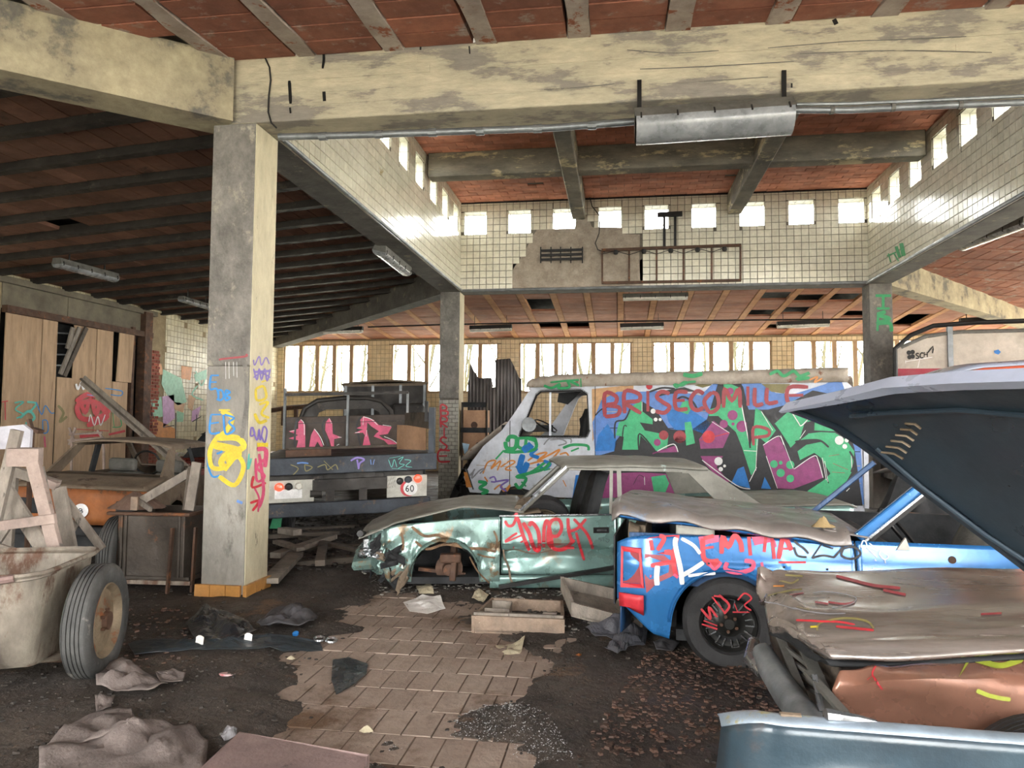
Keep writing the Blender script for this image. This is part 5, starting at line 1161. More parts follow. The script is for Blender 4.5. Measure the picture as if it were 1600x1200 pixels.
make('indicator_frame', MB().bar(V.P(-3.45, -.006, .47), V.P(-3.57, -.006, .78), .035, .01), M['trkb'], van); make('indicator_frame', MB().bar(V.P(-3.57, -.006, .79), V.P(-3.68, -.006, .79), .035, .01), M['trkb'], van)
make('windscreen_frame', MB().bar(V.P(-2.95, WV/2, 1.45), V.P(-2.95, WV/2+.01, 1.46), .02, .02), M['black'], van)
make('windscreen_header', MB().bar(V.P(-2.45, .02, 2.10), V.P(-2.45, WV-.02, 2.10), .08, .08), M['van'], van); make('scuttle', MB().bar(V.P(-2.9, .02, 1.45), V.P(-2.9, WV-.02, 1.45), .12, .12), M['inter'], van)
make('van_floor', MB().box(-3.3, 2.2, .03, WV-.03, .42, .5, F=V), M['inter'], van); make('partition', MB().box(-1.35, -1.32, .03, WV-.03, .5, 1.3, F=V), M['inter'], van)
make('inner_door_card', MB().box(-2.6, -1.5, WV-.12, WV-.06, .5, 1.33, F=V), M['inter'], van)
rows = []
for (du, z, hw) in ((0, .8, .26), (.04, 1.2, .26), (.09, 1.62, .24), (.12, 1.76, .18)): rows.append([V.P(-1.75+du, .55-hw, z), V.P(-1.71+du, .55, z+.01), V.P(-1.75+du, .55+hw, z)])
make('seat', MB().grid(rows), M['inter'], van, smooth=True, solid=.13); make('seat_cushion', MB().box(-2.2, -1.7, .3, .8, .6, .85, F=V), M['inter'], van, bevel=.04)
mb = MB(); hp = [(-1.95, 1.38), (-1.98, 1.62), (-1.85, 1.74), (-1.5, 1.80), (-1.48, 1.34)]; hi = [(-1.86, 1.43), (-1.88, 1.58), (-1.78, 1.66), (-1.56, 1.68), (-1.55, 1.43)]
make('inner_window_frame', holed(mb, V, hp, [hi], .9, .08), M['inter'], van)
make('sun_visor', MB().prism([V.P(-2.10, .3, 2.02), V.P(-1.72, .3, 2.04), V.P(-1.95, .3, 1.84), V.P(-2.12, .3, 1.88)], V.n*.02), M['inter'], van)
make('steering_wheel', MB().lathe(V.P(-2.40, .5, 1.50), V.u*.5+Vector((0, 0, .87)), [(.20, -.012), (.215, 0), (.20, .012), (.185, 0), (.20, -.012)], 20), M['black'], van, smooth=True)
make('wing_mirror', MB().lathe(V.P(-2.42, -.12, 1.52), Vector((.3, -1, .2)), [(0, -.02), (.10, -.01), (.115, .01), (0, .02)], 16), M['pipe'], van, smooth=True); make('mirror_arm', MB().bar(V.P(-2.42, -.10, 1.50), V.P(-2.60, -.01, 1.40), .02, .02), M['black'], van)
make('rear_door', MB().box(2.22, 2.27, -.02, .5, .5, 1.95, F=V), M['van'], van); make('rear_door', MB().box(2.22, 2.27, .95, WV, .5, 2.0, F=V), M['van'], van)
for p_ in (-2.70, 1.2): 
    for w_ in (.12, WV-.12): wheel(van, V.P(p_, w_, .33), V.n, .33, .2, 'rubberd', 'rim')
# mural
def fV(k): return lambda x, y: (lambda q: V.P(q[0], -.006-.0022*k, q[1]))(V.px(x, y, 0))
z6 = zr(1000, 540, 4); z4 = zr(700, 560, 4); layers = []
def lay(k, c, P, z=None, wd=None):
    g = MB(); P = z(P) if z else P
    if wd is None: fill(g, P, fV(k), 0)
    else: stroke(g, P, wd/(4 if z else 1), fV(k), 0)
    layers.append((k, c, g))
lay(0, 'tan', [(925, 608), (990, 601), (990, 620), (950, 640), (926, 690)])
lay(1, 'peri', [(930, 705), (926, 660), (940, 625), (965, 612), (1000, 612), (1050, 610), (1095, 618), (1110, 603), (1128, 592), (1150, 592), (1180, 593), (1212, 614), (1240, 616), (1290, 600), (1312, 588), (1321, 612), (1330, 640), (1344, 680), (1350, 788), (930, 792)])
lay(2, 'elec', [(930, 705), (935, 680), (950, 662), (965, 690), (960, 704)]); lay(2, 'elec', [(1040, 640), (1080, 640), (1110, 660), (1105, 680), (1085, 672), (1055, 672), (1045, 660)])
lay(2, 'olv', [(1190, 600), (1235, 600), (1225, 615), (1205, 612)]); lay(2, 'olv', [(1085, 602), (1110, 595), (1112, 602), (1098, 606)])
lay(2, 'blk', [(960, 705), (962, 690), (985, 660), (1000, 625), (1025, 640), (1045, 670), (1060, 672), (1080, 672), (1105, 655), (1125, 590), (1155, 597), (1170, 640), (1200, 640), (1230, 632), (1270, 610), (1310, 618), (1326, 670), (1335, 700), (1348, 790), (1000, 792), (935, 792), (935, 712)])
lay(3, 'blk', [(1028, 620), (1040, 610), (1070, 605), (1090, 612), (1075, 612), (1045, 616)])
lay(3, 'gbody', [(1050, 480), (1070, 400), (1120, 380), (1150, 300), (1210, 260), (1215, 330), (1280, 380), (1280, 412), (1200, 400), (1232, 450), (1380, 480), (1370, 560), (1300, 580), (1205, 480), (1195, 570), (1090, 570), (1100, 490)], z4)
lay(3, 'gbody', [(1480, 400), (1520, 395), (1545, 530), (1490, 545)], z4); lay(3, 'gbody', [(1470, 265), (1500, 265), (1530, 300), (1500, 350), (1440, 330)], z4)
lay(3, 'gbody', [(520, 220), (620, 262), (640, 400), (665, 540), (690, 640), (715, 480), (722, 390), (760, 410), (850, 530), (790, 610), (742, 570), (722, 780), (695, 810), (640, 640), (600, 540), (490, 440), (432, 440), (430, 400), (500, 380), (530, 330)], z6)
lay(3, 'gbody', [(840, 490), (940, 400), (1080, 405), (1078, 470), (1030, 480), (1000, 580), (940, 640), (870, 530)], z6); lay(3, 'gbody', [(1095, 410), (1180, 440), (1262, 490), (1268, 538), (1090, 530)], z6)
lay(3, 'gbody', [(965, 605), (1050, 550), (1130, 540), (1220, 545), (1290, 590), (1340, 660), (1335, 770), (1260, 900), (1180, 965), (1045, 910), (1150, 840), (1190, 800), (1130, 700), (1090, 670), (1000, 715), (985, 660), (1040, 620), (1140, 600), (1060, 590)], z6)
lay(3, 'gbody', [(960, 340), (1040, 360), (1040, 385), (965, 365)], z6)
lay(4, 'mag', [(460, 470), (562, 545), (520, 640), (380, 645), (370, 585)], z6); lay(4, 'mag', [(770, 622), (868, 565), (965, 770), (1085, 690), (1115, 720), (1145, 825), (960, 895), (860, 892), (790, 690)], z6)
lay(4, 'mag', [(380, 690), (520, 690), (480, 760), (560, 850), (520, 860), (400, 730)], z6); lay(4, 'mag', [(1280, 600), (1420, 545), (1440, 585), (1280, 590)], z4)
lay(4, 'elec', [(570, 862), (612, 770), (650, 755), (690, 892)], z6); lay(4, 'elec', [(758, 892), (780, 820), (820, 895)], z6)
lay(3, 'mag', [(925, 800), (925, 775), (930, 760), (945, 740), (1000, 738), (1075, 742), (1080, 800)]); lay(4, 'mag', [(915, 740), (940, 740), (945, 770), (918, 775)]); lay(5, 'gbody', [(1018, 745), (1040, 742), (1046, 755), (1040, 770), (1022, 768)]); lay(4, 'elec', [(893, 790), (900, 742), (912, 742), (902, 790)])
for x, y, r, c in ((580, 435, 32, 'mag'), (525, 490, 26, 'mag'), (583, 490, 10, 'mag'), (640, 505, 36, 'mag'), (1165, 460, 36, 'mag'), (1212, 502, 12, 'mag'), (110, 605, 22, 'mag'), (880, 795, 26, 'gbody'), (940, 830, 24, 'gbody'), (940, 745, 26, 'gbody'), (838, 740, 24, 'gbody'), (880, 732, 12, 'gbody'), (492, 722, 26, 'wht'), (506, 772, 14, 'wht'), (530, 752, 9, 'wht'),
                   (1246, 592, 28, 'wht'), (1292, 592, 13, 'wht'), (1280, 630, 15, 'wht'), (100, 462, 12, 'wht'), (128, 462, 10, 'wht'), (84, 410, 16, 'wht'), (250, 598, 34, 'blk'), (565, 285, 22, 'mag'), (60, 255, 20, 'red'), (150, 560, 30, 'mar'), (430, 570, 40, 'red'), (250, 570, 40, 'mar')):
    g = MB(); X_, Y_ = 1000+x/4, 540+y/4; disc(g, X_, Y_, r/4, fV(5), 0); layers.append((5, c, g))
for P, c, wd in (([(520, 215), (535, 225), (640, 262), (690, 640)], 'blk', 14), ([(622, 265), (640, 390), (690, 640)], 'wht', 6), ([(760, 412), (830, 530)], 'wht', 6), ([(770, 622), (868, 565), (900, 620)], 'wht', 5), ([(790, 690), (860, 892)], 'wht', 5), ([(965, 770), (1085, 690), (1115, 720), (1145, 825)], 'wht', 5), ([(1120, 700), (1180, 860)], 'blk', 8), ([(1140, 700), (1165, 840)], 'wht', 5), ([(1155, 720), (1175, 850)], 'wht', 4),
    ([(940, 400), (990, 480), (1010, 500), (1060, 450)], 'wht', 6), ([(1000, 580), (1035, 530)], 'wht', 5), ([(970, 600), (1060, 590), (1130, 595), (1180, 635)], 'blk', 12), ([(1310, 660), (1340, 720), (1320, 790)], 'blk', 12), ([(1320, 670), (1325, 770)], 'wht', 6), ([(1180, 690), (1245, 680)], 'mar', 4), ([(1205, 735), (1300, 775)], 'mar', 4), ([(1200, 790), (1280, 795)], 'mar', 4), ([(650, 655), (730, 660)], 'wht', 5), ([(735, 560), (725, 780)], 'wht', 5),
    ([(390, 715), (600, 870), (690, 895)], 'wht', 6), ([(685, 850), (730, 760)], 'wht', 6), ([(560, 545), (380, 590)], 'red', 8), ([(880, 560), (960, 770)], 'wht', 4), ([(450, 475), (560, 545)], 'wht', 4), ([(1080, 405), (1085, 470), (1265, 540)], 'blk', 8), ([(840, 490), (870, 530), (940, 640)], 'blk', 8), ([(960, 405), (1090, 405)], 'blk', 6), ([(1050, 550), (985, 600)], 'blk', 8), ([(240, 855), (250, 900), (275, 855), (300, 870)], 'wht', 4), ([(1290, 910), (1310, 890)], 'wht', 6)):
    lay(6, c, P, z6, wd)
for P, c, wd in (([(1045, 500), (1050, 400), (1110, 380), (1150, 290)], 'blk', 10), ([(1195, 575), (1200, 470), (1300, 580)], 'blk', 9), ([(1085, 575), (1100, 430), (1120, 425)], 'blk', 7), ([(920, 360), (960, 320), (1010, 300)], 'blk', 8), ([(1310, 580), (1410, 535), (1440, 585)], 'wht', 6), ([(1430, 260), (1470, 240), (1530, 270), (1560, 320)], 'blk', 12), ([(1260, 210), (1340, 185), (1420, 190)], 'blk', 12), ([(1215, 270), (1215, 330)], 'wht', 4), ([(1160, 790), (1195, 730), (1230, 745)], 'blk', 3), ([(1440, 770), (1450, 830), (1470, 780), (1500, 790)], 'wht', 3),
    ([(1230, 740), (1232, 790)], 'wht', 5)): lay(6, c, P, z4, wd)
for c_, x, w_, yy, h_ in (('B', 946, 23, 615, 36), ('R', 977, 27, 612, 34), ('I', 1009, 8, 611, 32), ('S', 1025, 23, 612, 33), ('E', 1057, 18, 613, 26), ('C', 1080, 20, 611, 30), ('O', 1101, 24, 613, 31), ('M', 1131, 26, 607, 30), ('I', 1165, 8, 604, 30), ('L', 1180, 13, 606, 26), ('L', 1199, 17, 606, 23), ('E', 1233, 30, 605, 26)):
    g = MB(); text(g, c_, x, yy, w_, h_, fV(8), 6.4, 0); layers.append((8, 'mar', g))
g = MB(); text(g, 'P', 1178, 668, 26, 28, fV(8), 5, 0); layers.append((8, 'mar', g))
# tags on the cab: green, ochre, blue and grey loops
for P, c, wd in (([(370, 520), (390, 490), (430, 500), (420, 560), (370, 560), (360, 520)], 'grn', 18), ([(440, 500), (440, 550), (480, 560), (490, 500)], 'grn', 14), ([(350, 580), (420, 585), (540, 570), (550, 520), (500, 500)], 'grn', 14), ([(350, 575), (300, 630)], 'grn', 10), ([(720, 560), (780, 540), (870, 545), (880, 575)], 'grn', 12), ([(770, 580), (820, 560)], 'grn', 10), ([(190, 770), (240, 780), (200, 810), (250, 830), (210, 845)], 'grn', 14), ([(420, 780), (450, 810), (490, 750), (430, 740), (500, 720), (600, 690), (640, 650)], 'grn', 14), ([(460, 770), (490, 800)], 'grn', 10),
    ([(480, 540), (500, 560), (520, 540), (470, 580)], 'elec', 30), ([(470, 600), (450, 680), (470, 710), (500, 650)], 'elec', 26), ([(430, 670), (450, 700)], 'elec', 20), ([(560, 660), (600, 690), (640, 660), (600, 640)], 'elec', 14), ([(260, 750), (290, 740), (300, 770), (270, 770)], 'pur', 7), ([(300, 770), (380, 760), (330, 800), (370, 830)], 'pur', 8),
    ([(220, 720), (250, 650), (300, 640), (270, 690), (330, 640), (310, 700)], 'ora', 7), ([(330, 680), (390, 640), (420, 650), (360, 690), (400, 700)], 'ora', 7), ([(500, 640), (560, 600), (620, 590), (560, 640), (640, 600), (700, 570), (660, 620)], 'ora', 8), ([(510, 660), (600, 640), (640, 660)], 'ora', 8), ([(290, 820), (330, 790), (350, 830), (390, 790), (370, 830)], 'ora', 7), ([(230, 740), (250, 770)], 'ora', 9),
    ([(130, 740), (160, 710), (150, 750), (200, 700), (230, 690), (200, 720)], 'gry', 6), ([(600, 540), (640, 500), (720, 510), (740, 530), (690, 545)], 'gry', 6), ([(640, 510), (760, 500), (770, 530)], 'gry', 6), ([(340, 620), (360, 650), (370, 620)], 'wht', 8), ([(720, 760), (740, 800)], 'ora', 6), ([(430, 500), (540, 500), (550, 540)], 'grn', 12), ([(560, 560), (520, 600), (570, 620)], 'elec', 16), ([(700, 600), (740, 590), (760, 620)], 'ora', 7), ([(110, 690), (140, 730), (170, 690)], 'gry', 7), ([(480, 730), (540, 700), (620, 640)], 'grn', 12), ([(600, 700), (640, 690)], 'grn', 10)): lay(2, c, P, z4, wd*1.45)
for P, c, wd in (([(600, 170), (650, 185), (700, 160), (690, 185), (760, 180), (750, 140), (820, 170)], 'grn', 16), ([(640, 150), (740, 140), (820, 135)], 'grn', 12), ([(830, 125), (832, 180)], 'grn', 10), ([(1410, 160), (1430, 180), (1470, 150), (1500, 150)], 'grn', 14), ([(1470, 100), (1540, 110), (1590, 90)], 'grn', 18)):
    g = MB(); stroke(g, z4(P), wd/4, lambda x, y: (lambda q: V.P(q[0], -.085, q[1]))(V.px(x, y, -.08)), 0); layers.append((9, c, g))
for P, c, wd in (([(215, 240), (260, 250), (300, 230), (350, 225)], 'grn', 14), ([(270, 180), (330, 190), (390, 175)], 'grn', 26), ([(810, 180), (860, 160), (900, 190), (960, 160), (1000, 190), (1060, 170), (980, 210), (1060, 200)], 'grn', 20), ([(1060, 215), (1110, 195), (1090, 230), (1140, 205)], 'ora', 10)):
    g = MB(); stroke(g, z6(P), wd/4, lambda x, y: (lambda q: V.P(q[0], -.085, q[1]))(V.px(x, y, -.08)), 0); layers.append((9, c, g))
allm = MB()
for k, c, g in layers:
    n0 = len(allm.v); allm.v += g.v; allm.f += [tuple(i+n0 for i in f) for f in g.f]; allm.m += [pi[c]]*len(g.f)
make('graffiti_mural', allm, PM, van)

# ---------------------------------------------------------------- flatbed lorry seen from behind
K = Frame(atD(550, 660, 9.0).xy, 20, .035)
def kp(x, y, w_=0): u, z = K.px(x, y, w_); return u, z
trk = thing('flatbed_lorry', 'dark flatbed lorry seen from behind with pink lettering on its headboard', 'lorry', K.P(0, 1.5, 0))
def kb(name, u0, u1, w0, w1, z0, z1, m, bev=0.0, par=None): return make(name, MB().box(u0, u1, w0, w1, z0, z1, F=K), M[m] if isinstance(m, str) else m, par or trk, bevel=bev)
zbed = kp(560, 712)[1]
kb('bed_edge', -1.22, 1.06, 0, .06, zbed-.21, zbed, 'trkb', .01); kb('bed_floor', -1.22, 1.06, .03, 3.5, zbed-.05, zbed-.01, 'trk')
kb('bed_cross_member', -1.1, .9, .15, .22, zbed-.34, zbed-.22, 'trk')
kb('chassis_rail', -.45, -.35, .1, 6.0, zbed-.42, zbed-.24, 'trk'); kb('chassis_rail', .30, .40, .1, 6.0, zbed-.42, zbed-.24, 'trk')
kb('rear_under_rail', -.46, .55, .02, .10, zbed-.42, zbed-.28, 'trk')
lp = kb('lamp_board', -1.0, -.44, .02, .05, zbed-.54, zbed-.27, 'plate', .005); rp = kb('lamp_board', .44, .94, .02, .05, zbed-.54, zbed-.27, 'plate', .005)
kb('rear_bumper', -1.15, .98, -.02, .08, zbed-.72, zbed-.55, 'trkb', .012); kb('rear_hanger', -.30, -.2, .02, .1, zbed-.56, zbed-.40, 'trk'); kb('rear_hanger', .1, .2, .02, .1, zbed-.56, zbed-.40, 'trk')
kb('number_plate', -.90, -.58, .005, .018, zbed-.49, zbed-.38, P_['wht'])
def kdisc(par, name, x, y, r, m, dw=.012, prof=None):
    u, z = kp(x, y); make(name, MB().lathe(K.P(u, dw, z), -K.n, prof or [(r, -.02), (r, .0), (r*.7, .018), (0, .024)], 16), m if not isinstance(m, str) else M[m], par, smooth=True)
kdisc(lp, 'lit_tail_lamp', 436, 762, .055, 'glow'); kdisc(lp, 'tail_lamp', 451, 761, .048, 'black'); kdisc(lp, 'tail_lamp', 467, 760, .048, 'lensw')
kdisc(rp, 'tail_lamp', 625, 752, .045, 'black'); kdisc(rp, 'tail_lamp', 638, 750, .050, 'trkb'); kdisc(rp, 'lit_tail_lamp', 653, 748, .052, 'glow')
u, z = kp(640, 763); make('speed_disc', MB().lathe(K.P(u-.015, .012, z), -K.n, [(.10, -.004), (.10, .006), (0, .006)], 24), P_['red'], rp); make('speed_disc_face', MB().lathe(K.P(u+.01, .002, z), -K.n, [(.088, -.004), (.088, .004), (0, .004)], 24), P_['wht'], rp)
g = MB(); text(g, '60', 634, 758, 5, 10, lambda x, y: (lambda q: K.P(q[0], -.006, q[1]))(kp(x, y, -.006)), 1.5, 0, gap=.45); make('speed_number', g, [P_['blk']], rp)
u, z = kp(484, 772); make('fuel_pipe', MB().tube([K.P(u, .05, z), K.P(u+.14, .06, z-.005)], .055, 10), M['trk'], trk, smooth=True)
HWp = 3.4
(ha, hz0), (hb, hz1) = kp(441, 701, HWp), kp(640, 647, HWp)
hbd = kb('headboard', ha, hb, HWp, HWp+.05, zbed, hz1, 'trkh', .01); kb('headboard_rib', ha, hb, HWp-.02, HWp+.0, lerp(zbed, hz1, .78), lerp(zbed, hz1, .80), 'trk', par=hbd)
for x0, x1, yt in ((446, 0, 607), (544, 0, 614), (637, 0, 613)):
    u, zt_ = kp(x0, yt, HWp); make('headboard_post', MB().bar(K.P(u, HWp-.03, zbed), K.P(u, HWp-.03, zt_), .035, .035), M['pipe'], trk)
u0_, z0_ = kp(446, 617, HWp); u1_, z1_ = kp(638, 613, HWp); make('headboard_rail', MB().bar(K.P(u0_, HWp-.03, z0_), K.P(u1_, HWp-.03, z1_), .05, .05), M['trk'], trk)
kb('loose_plank', kp(443, 700)[0]-.0, kp(516, 700)[0], .25, .32, zbed, zbed+.09, 'rust', .005)
kb('side_board', -1.0, .75, 2.6, 2.7, zbed, zbed+.04, 'woodd')
make('corner_stake', MB().bar(K.P(1.0, .05, zbed-.1), K.P(1.0, .05, zbed+.58), .09, .07), M['trkb'], trk); make('corner_stake', MB().bar(K.P(.93, .1, zbed+.4), K.P(.93, .1, zbed+.66), .04, .04), M['black'], trk)
make('stake_board', MB().prism([K.P(.72, 1.2, zbed+.36), K.P(1.0, .15, zbed+.30), K.P(1.0, .15, zbed+.52), K.P(.72, 1.2, zbed+.53)], K.n*.03), M['woodd'], trk)
one('cardboard_sheet', MB().prism([K.P(.62, 1.4, zbed+.01), K.P(.98, .7, zbed+.01), K.P(.98, .7, zbed+.34), K.P(.62, 1.4, zbed+.36)], K.n*.01), M['card'], 'brown cardboard sheet standing on the lorry bed at its right corner', 'cardboard')
# cab behind the headboard
cab = [(-.95, 1.1), (-.97, 1.5), (-.86, 1.80), (-.65, 1.93), (-.2, 1.97), (.2, 1.96), (.45, 1.90), (.62, 1.72), (.66, 1.4), (.66, 1.1)]
ch = [(-.66, 1.60), (-.62, 1.72), (-.5, 1.77), (.30, 1.77), (.42, 1.70), (.44, 1.60)]
make('cab_back', holed(MB(), K, cab, [ch], 3.8, .05), M['trk'], trk); mb = MB(); mb.grid([[K.P(p[0]*(1 if w_ < 5 else .97), w_, p[1]-(0 if w_ < 5 else .05)) for p in cab] for w_ in (3.8, 4.6, 5.2)]); make('cab_shell', mb, M['trk'], trk, smooth=True, solid=.03)
make('cab_window_frame', MB().tube([K.P(p[0], 3.78, p[1]) for p in cab], .04, 8), M['trk'], trk, smooth=True)
kb('lorry_bonnet', -.7, .5, 5.2, 6.4, .9, 1.4, 'trk', .08)
for w_ in (1.4, 5.7):
    for u_ in (-.95, .80): wheel(trk, K.P(u_, w_, .45), K.u, .45, .3, 'rubberd', 'rim')
g = MB(); gp = lambda x, y: (lambda q: K.P(q[0], HWp-.006, q[1]))(kp(x, y, HWp-.005)); zk = zr(400, 560, 5)
gp2 = lambda x, y: (lambda q: K.P(q[0], HWp-.010, q[1]))(kp(x, y, HWp-.010))
for P in ([(315, 700), (330, 640), (255, 625), (330, 600), (255, 570), (330, 550), (330, 500), (350, 475), (385, 520), (385, 700)], [(415, 690), (430, 600), (455, 550), (490, 600), (525, 690), (505, 690), (480, 650), (460, 690)], [(590, 700), (575, 640), (540, 560), (545, 500), (572, 465), (595, 500), (600, 590), (670, 618), (610, 630), (610, 712)],
    [(830, 700), (850, 600), (835, 580), (765, 585), (835, 555), (785, 545), (820, 530), (815, 480), (840, 452), (920, 480), (960, 520), (1060, 535), (1030, 590), (960, 600), (990, 625), (1060, 640), (1135, 690), (1060, 700), (1000, 640), (920, 610), (940, 585), (960, 570), (900, 530), (870, 500), (865, 560), (880, 620), (905, 712)]): fill(g, zk(P), gp2, pi['pink'])
for P, wd in (([(350, 478), (375, 510), (378, 600)], 5), ([(455, 550), (500, 610), (530, 680)], 5), ([(572, 468), (592, 510)], 4), ([(265, 570), (300, 565)], 4), ([(840, 456), (900, 475), (950, 520)], 5), ([(865, 560), (860, 610)], 4), ([(1000, 610), (1070, 640), (1125, 685)], 5), ([(775, 580), (810, 578)], 6), ([(990, 520), (1055, 530)], 5), ([(630, 680), (650, 670)], 6), ([(840, 455), (835, 520)], 4), ([(640, 615), (668, 617)], 5)): stroke(g, zk(P), wd/5, lambda x, y: (lambda q: K.P(q[0], HWp-.014, q[1]))(kp(x, y, HWp-.014)), pi['wht'])
for P, wd in (([(330, 470), (310, 520), (300, 690)], 16), ([(545, 470), (520, 540), (570, 700)], 16), ([(820, 455), (790, 520), (800, 600), (820, 700)], 16), ([(1040, 560), (1000, 600)], 14), ([(570, 530), (610, 570), (620, 640)], 4)): stroke(g, zk(P), wd/5, gp, pi['blk'])
make('pink_letters', g, PM, hbd)
g = MB(); ge = lambda x, y: (lambda q: K.P(q[0], -.006, q[1]))(kp(x, y, -.005))
for P, c, wd in (([(270, 830), (330, 860), (290, 910)], 'olv', 8), ([(380, 830), (440, 850), (390, 880), (380, 830)], 'olv', 8), ([(480, 850), (540, 830), (560, 870), (620, 830), (640, 870)], 'olv', 8), ([(530, 800), (600, 870)], 'olv', 7), ([(320, 820), (360, 815), (410, 820)], 'peri', 12), ([(740, 800), (790, 775), (845, 790), (810, 820), (800, 865)], 'pur', 14), ([(790, 790), (800, 850)], 'pur', 18), ([(895, 790), (900, 830)], 'peri', 5), ([(925, 790), (915, 830)], 'peri', 5),
    ([(1035, 790), (1060, 850), (1080, 790), (1100, 850)], 'teal', 4), ([(1110, 790), (1150, 770), (1120, 820), (1160, 830), (1110, 860)], 'teal', 4), ([(1160, 790), (1210, 800), (1170, 840), (1220, 850)], 'teal', 4), ([(1040, 780), (1130, 765)], 'teal', 3), ([(1060, 860), (1180, 868)], 'teal', 3)): stroke(g, zk(P), wd/5, ge, pi[c])
make('graffiti', g, PM, trk)
# second lorry: brown box body behind
bx_ = thing('box_lorry', 'brown box-bodied lorry standing behind the flatbed, against the windows', 'lorry', K.P(.6, 8.5, 0))
def bb(name, u0, u1, w0, w1, z0, z1, m, bev=0.0): return make(name, MB().box(u0, u1, w0, w1, z0, z1, F=K), M[m], bx_, bevel=bev)
bb('box_body', -.32, 1.60, 8, 10.4, .9, 2.42, 'trk'); rows = [[K.P(lerp(-.36, 1.64, i/10), w_, 2.42+.07*math.sin(i/10*math.pi)) for i in range(11)] for w_ in (7.95, 10.4)]
make('box_roof', MB().grid(rows), M['brown'], bx_, smooth=True, solid=.04)
for u_ in (-.30, .32, .96, 1.52): bb('door_strap', u_, u_+.06, 7.96, 8.0, 1.0, 2.38, 'pipe')
bb('cab_side', .75, 1.45, 6.75, 7.8, .8, 1.92, 'trk', .06); bb('door_rail', -.3, 1.58, 7.97, 8.0, 2.36, 2.42, 'brown'); bb('chassis', -.1, 1.4, 7.0, 10.3, .6, .9, 'trk')
for u_ in (-.1, 1.4): 
    for w_ in (7.6, 9.8): wheel(bx_, K.P(u_, w_, .45), K.u, .45, .25, 'rubberd', 'rim')
# ---------------------------------------------------------------- burnt brown saloon at left, seen from behind
Q = Frame(atD(236, 660, 7.7).xy, 12, -.045)
WQ = 1.42
bc = thing('burnt_saloon_car', 'burnt-out brown and orange saloon without glass, white oval sticker on its tail', 'car', Q.P(-.7, 1.6, 0))
def qm(name, rows, m, **k): return make(name, MB().grid(rows), M[m], bc, **k)
qm('boot_lid', [[Q.P(lerp(-WQ+.03, -.02, i/12), lerp(-.02, .55, j/5), lerp(.80, .90, j/5)+.012*nz3(i, j)) for i in range(13)] for j in range(6)], 'brown', smooth=True, solid=.02)
tailp = qm('tail_panel', [[Q.P(lerp(-WQ+.02, -.02, i/14), -.0+.012*nz3(i*.8, j)-.02*math.sin(j/5*3.1), lerp(.42, .79, j/5)) for i in range(15)] for j in range(6)], 'orange', smooth=True, solid=.015)
make('rear_bumper', MB().box(-WQ, .02, -.06, .02, .30, .40, F=Q), M['inter'], bc, bevel=.02); make('lower_panel', MB().box(-WQ+.05, -.05, .02, .06, .12, .3, F=Q), M['inter'], bc)
for u in (-WQ+.08, -.32): make('tail_lamp_hole', MB().box(u, u+.24, -.035, -.015, .52, .68, F=Q), M['inter'], tailp, bevel=.03)
u, z = Q.px(127, 798, -.03); make('oval_sticker', MB().lathe(Q.P(u, -.04, z), Q.n, [(0, 0), (.075, 0), (.075, .004)], 20), P_['wht'], tailp)
g = MB(); text(g, 'B', 124, 795, 5, 6.5, lambda x, y: (lambda q: Q.P(q[0], -.046, q[1]))(Q.px(x, y, -.046)), 1.4, 0); make('sticker_letter', g, [P_['blk']], tailp)
for u0, sg in ((-.0, 1), (-WQ, -1)):
    f = lambda du, w_, z: Q.P(u0-sg*du, w_, z)
    make('side_panel', MB().grid([[f(.05*(j/5)**2, lerp(0, 3.9, i/26), lerp(max(.2, (.30+math.sqrt(max(0, .33**2-(lerp(0, 3.9, i/26)-.75)**2))) if abs(lerp(0, 3.9, i/26)-.75) < .33 else .2), .84 if i < 20 else .80, j/5)) for i in range(27)] for j in range(6)]), M['brown'], bc, smooth=True, solid=.01)
    make('rear_pillar', MB().prism([f(.05, .42, .84), f(.05, .78, .86), f(.17, 1.12, 1.20), f(.15, .92, 1.19)], Q.n*0+Q.u*(-.03*sg)), M['brown'], bc)
    make('door_pillar', MB().bar(f(.06, 1.55, .84), f(.16, 1.50, 1.20), .06, .04), M['inter'], bc)
    make('windscreen_pillar', MB().bar(f(.08, 2.85, .84), f(.18, 2.25, 1.20), .05, .05), M['brown'], bc)
    make('roof_rail', MB().bar(f(.16, .95, 1.205), f(.17, 2.28, 1.21), .04, .04), M['brown'], bc)
qm('roof', [[Q.P(lerp(-WQ+.15, -.15, i/12), lerp(.90, 2.28, j/8), 1.215+.05*math.sin(i/12*math.pi)**.6+.02*math.sin(j/8*math.pi)+.008*nz3(i, j)) for i in range(13)] for j in range(9)], 'brown', smooth=True, solid=.02)
qm('bonnet', [[Q.P(lerp(-WQ+.03, -.03, i/8), lerp(2.8, 3.9, j/5), .86-.02*j) for i in range(9)] for j in range(6)], 'brown', smooth=True, solid=.02)
make('rear_shelf', MB().box(-WQ+.1, -.1, .55, .95, .86, .89, F=Q), M['brown'], bc); make('car_floor', MB().box(-WQ+.08, -.08, .1, 3.8, .2, .26, F=Q), M['inter'], bc)
for u in (-1.0, -.42):
    make('headrest', MB().box(u-.17, u+.17, 1.55, 1.65, .86, 1.02, F=Q), M['seat'], bc, bevel=.04); make('seat_back', MB().box(u-.22, u+.22, 1.6, 1.75, .4, .85, F=Q), M['seat'], bc, bevel=.05)
make('steering_wheel', MB().lathe(Q.P(-1.0, 2.3, .92), Q.n*.9+Vector((0, 0, .3)), [(.17, -.012), (.185, 0), (.17, .012), (.155, 0), (.17, -.012)], 20), M['black'], bc, smooth=True)
for w_ in (.75, 3.2):
    for u in (-WQ+.10, -.10): wheel(bc, Q.P(u, w_, .27), Q.u if u > -.5 else -Q.u, .27, .16, 'rubberd', 'rim')

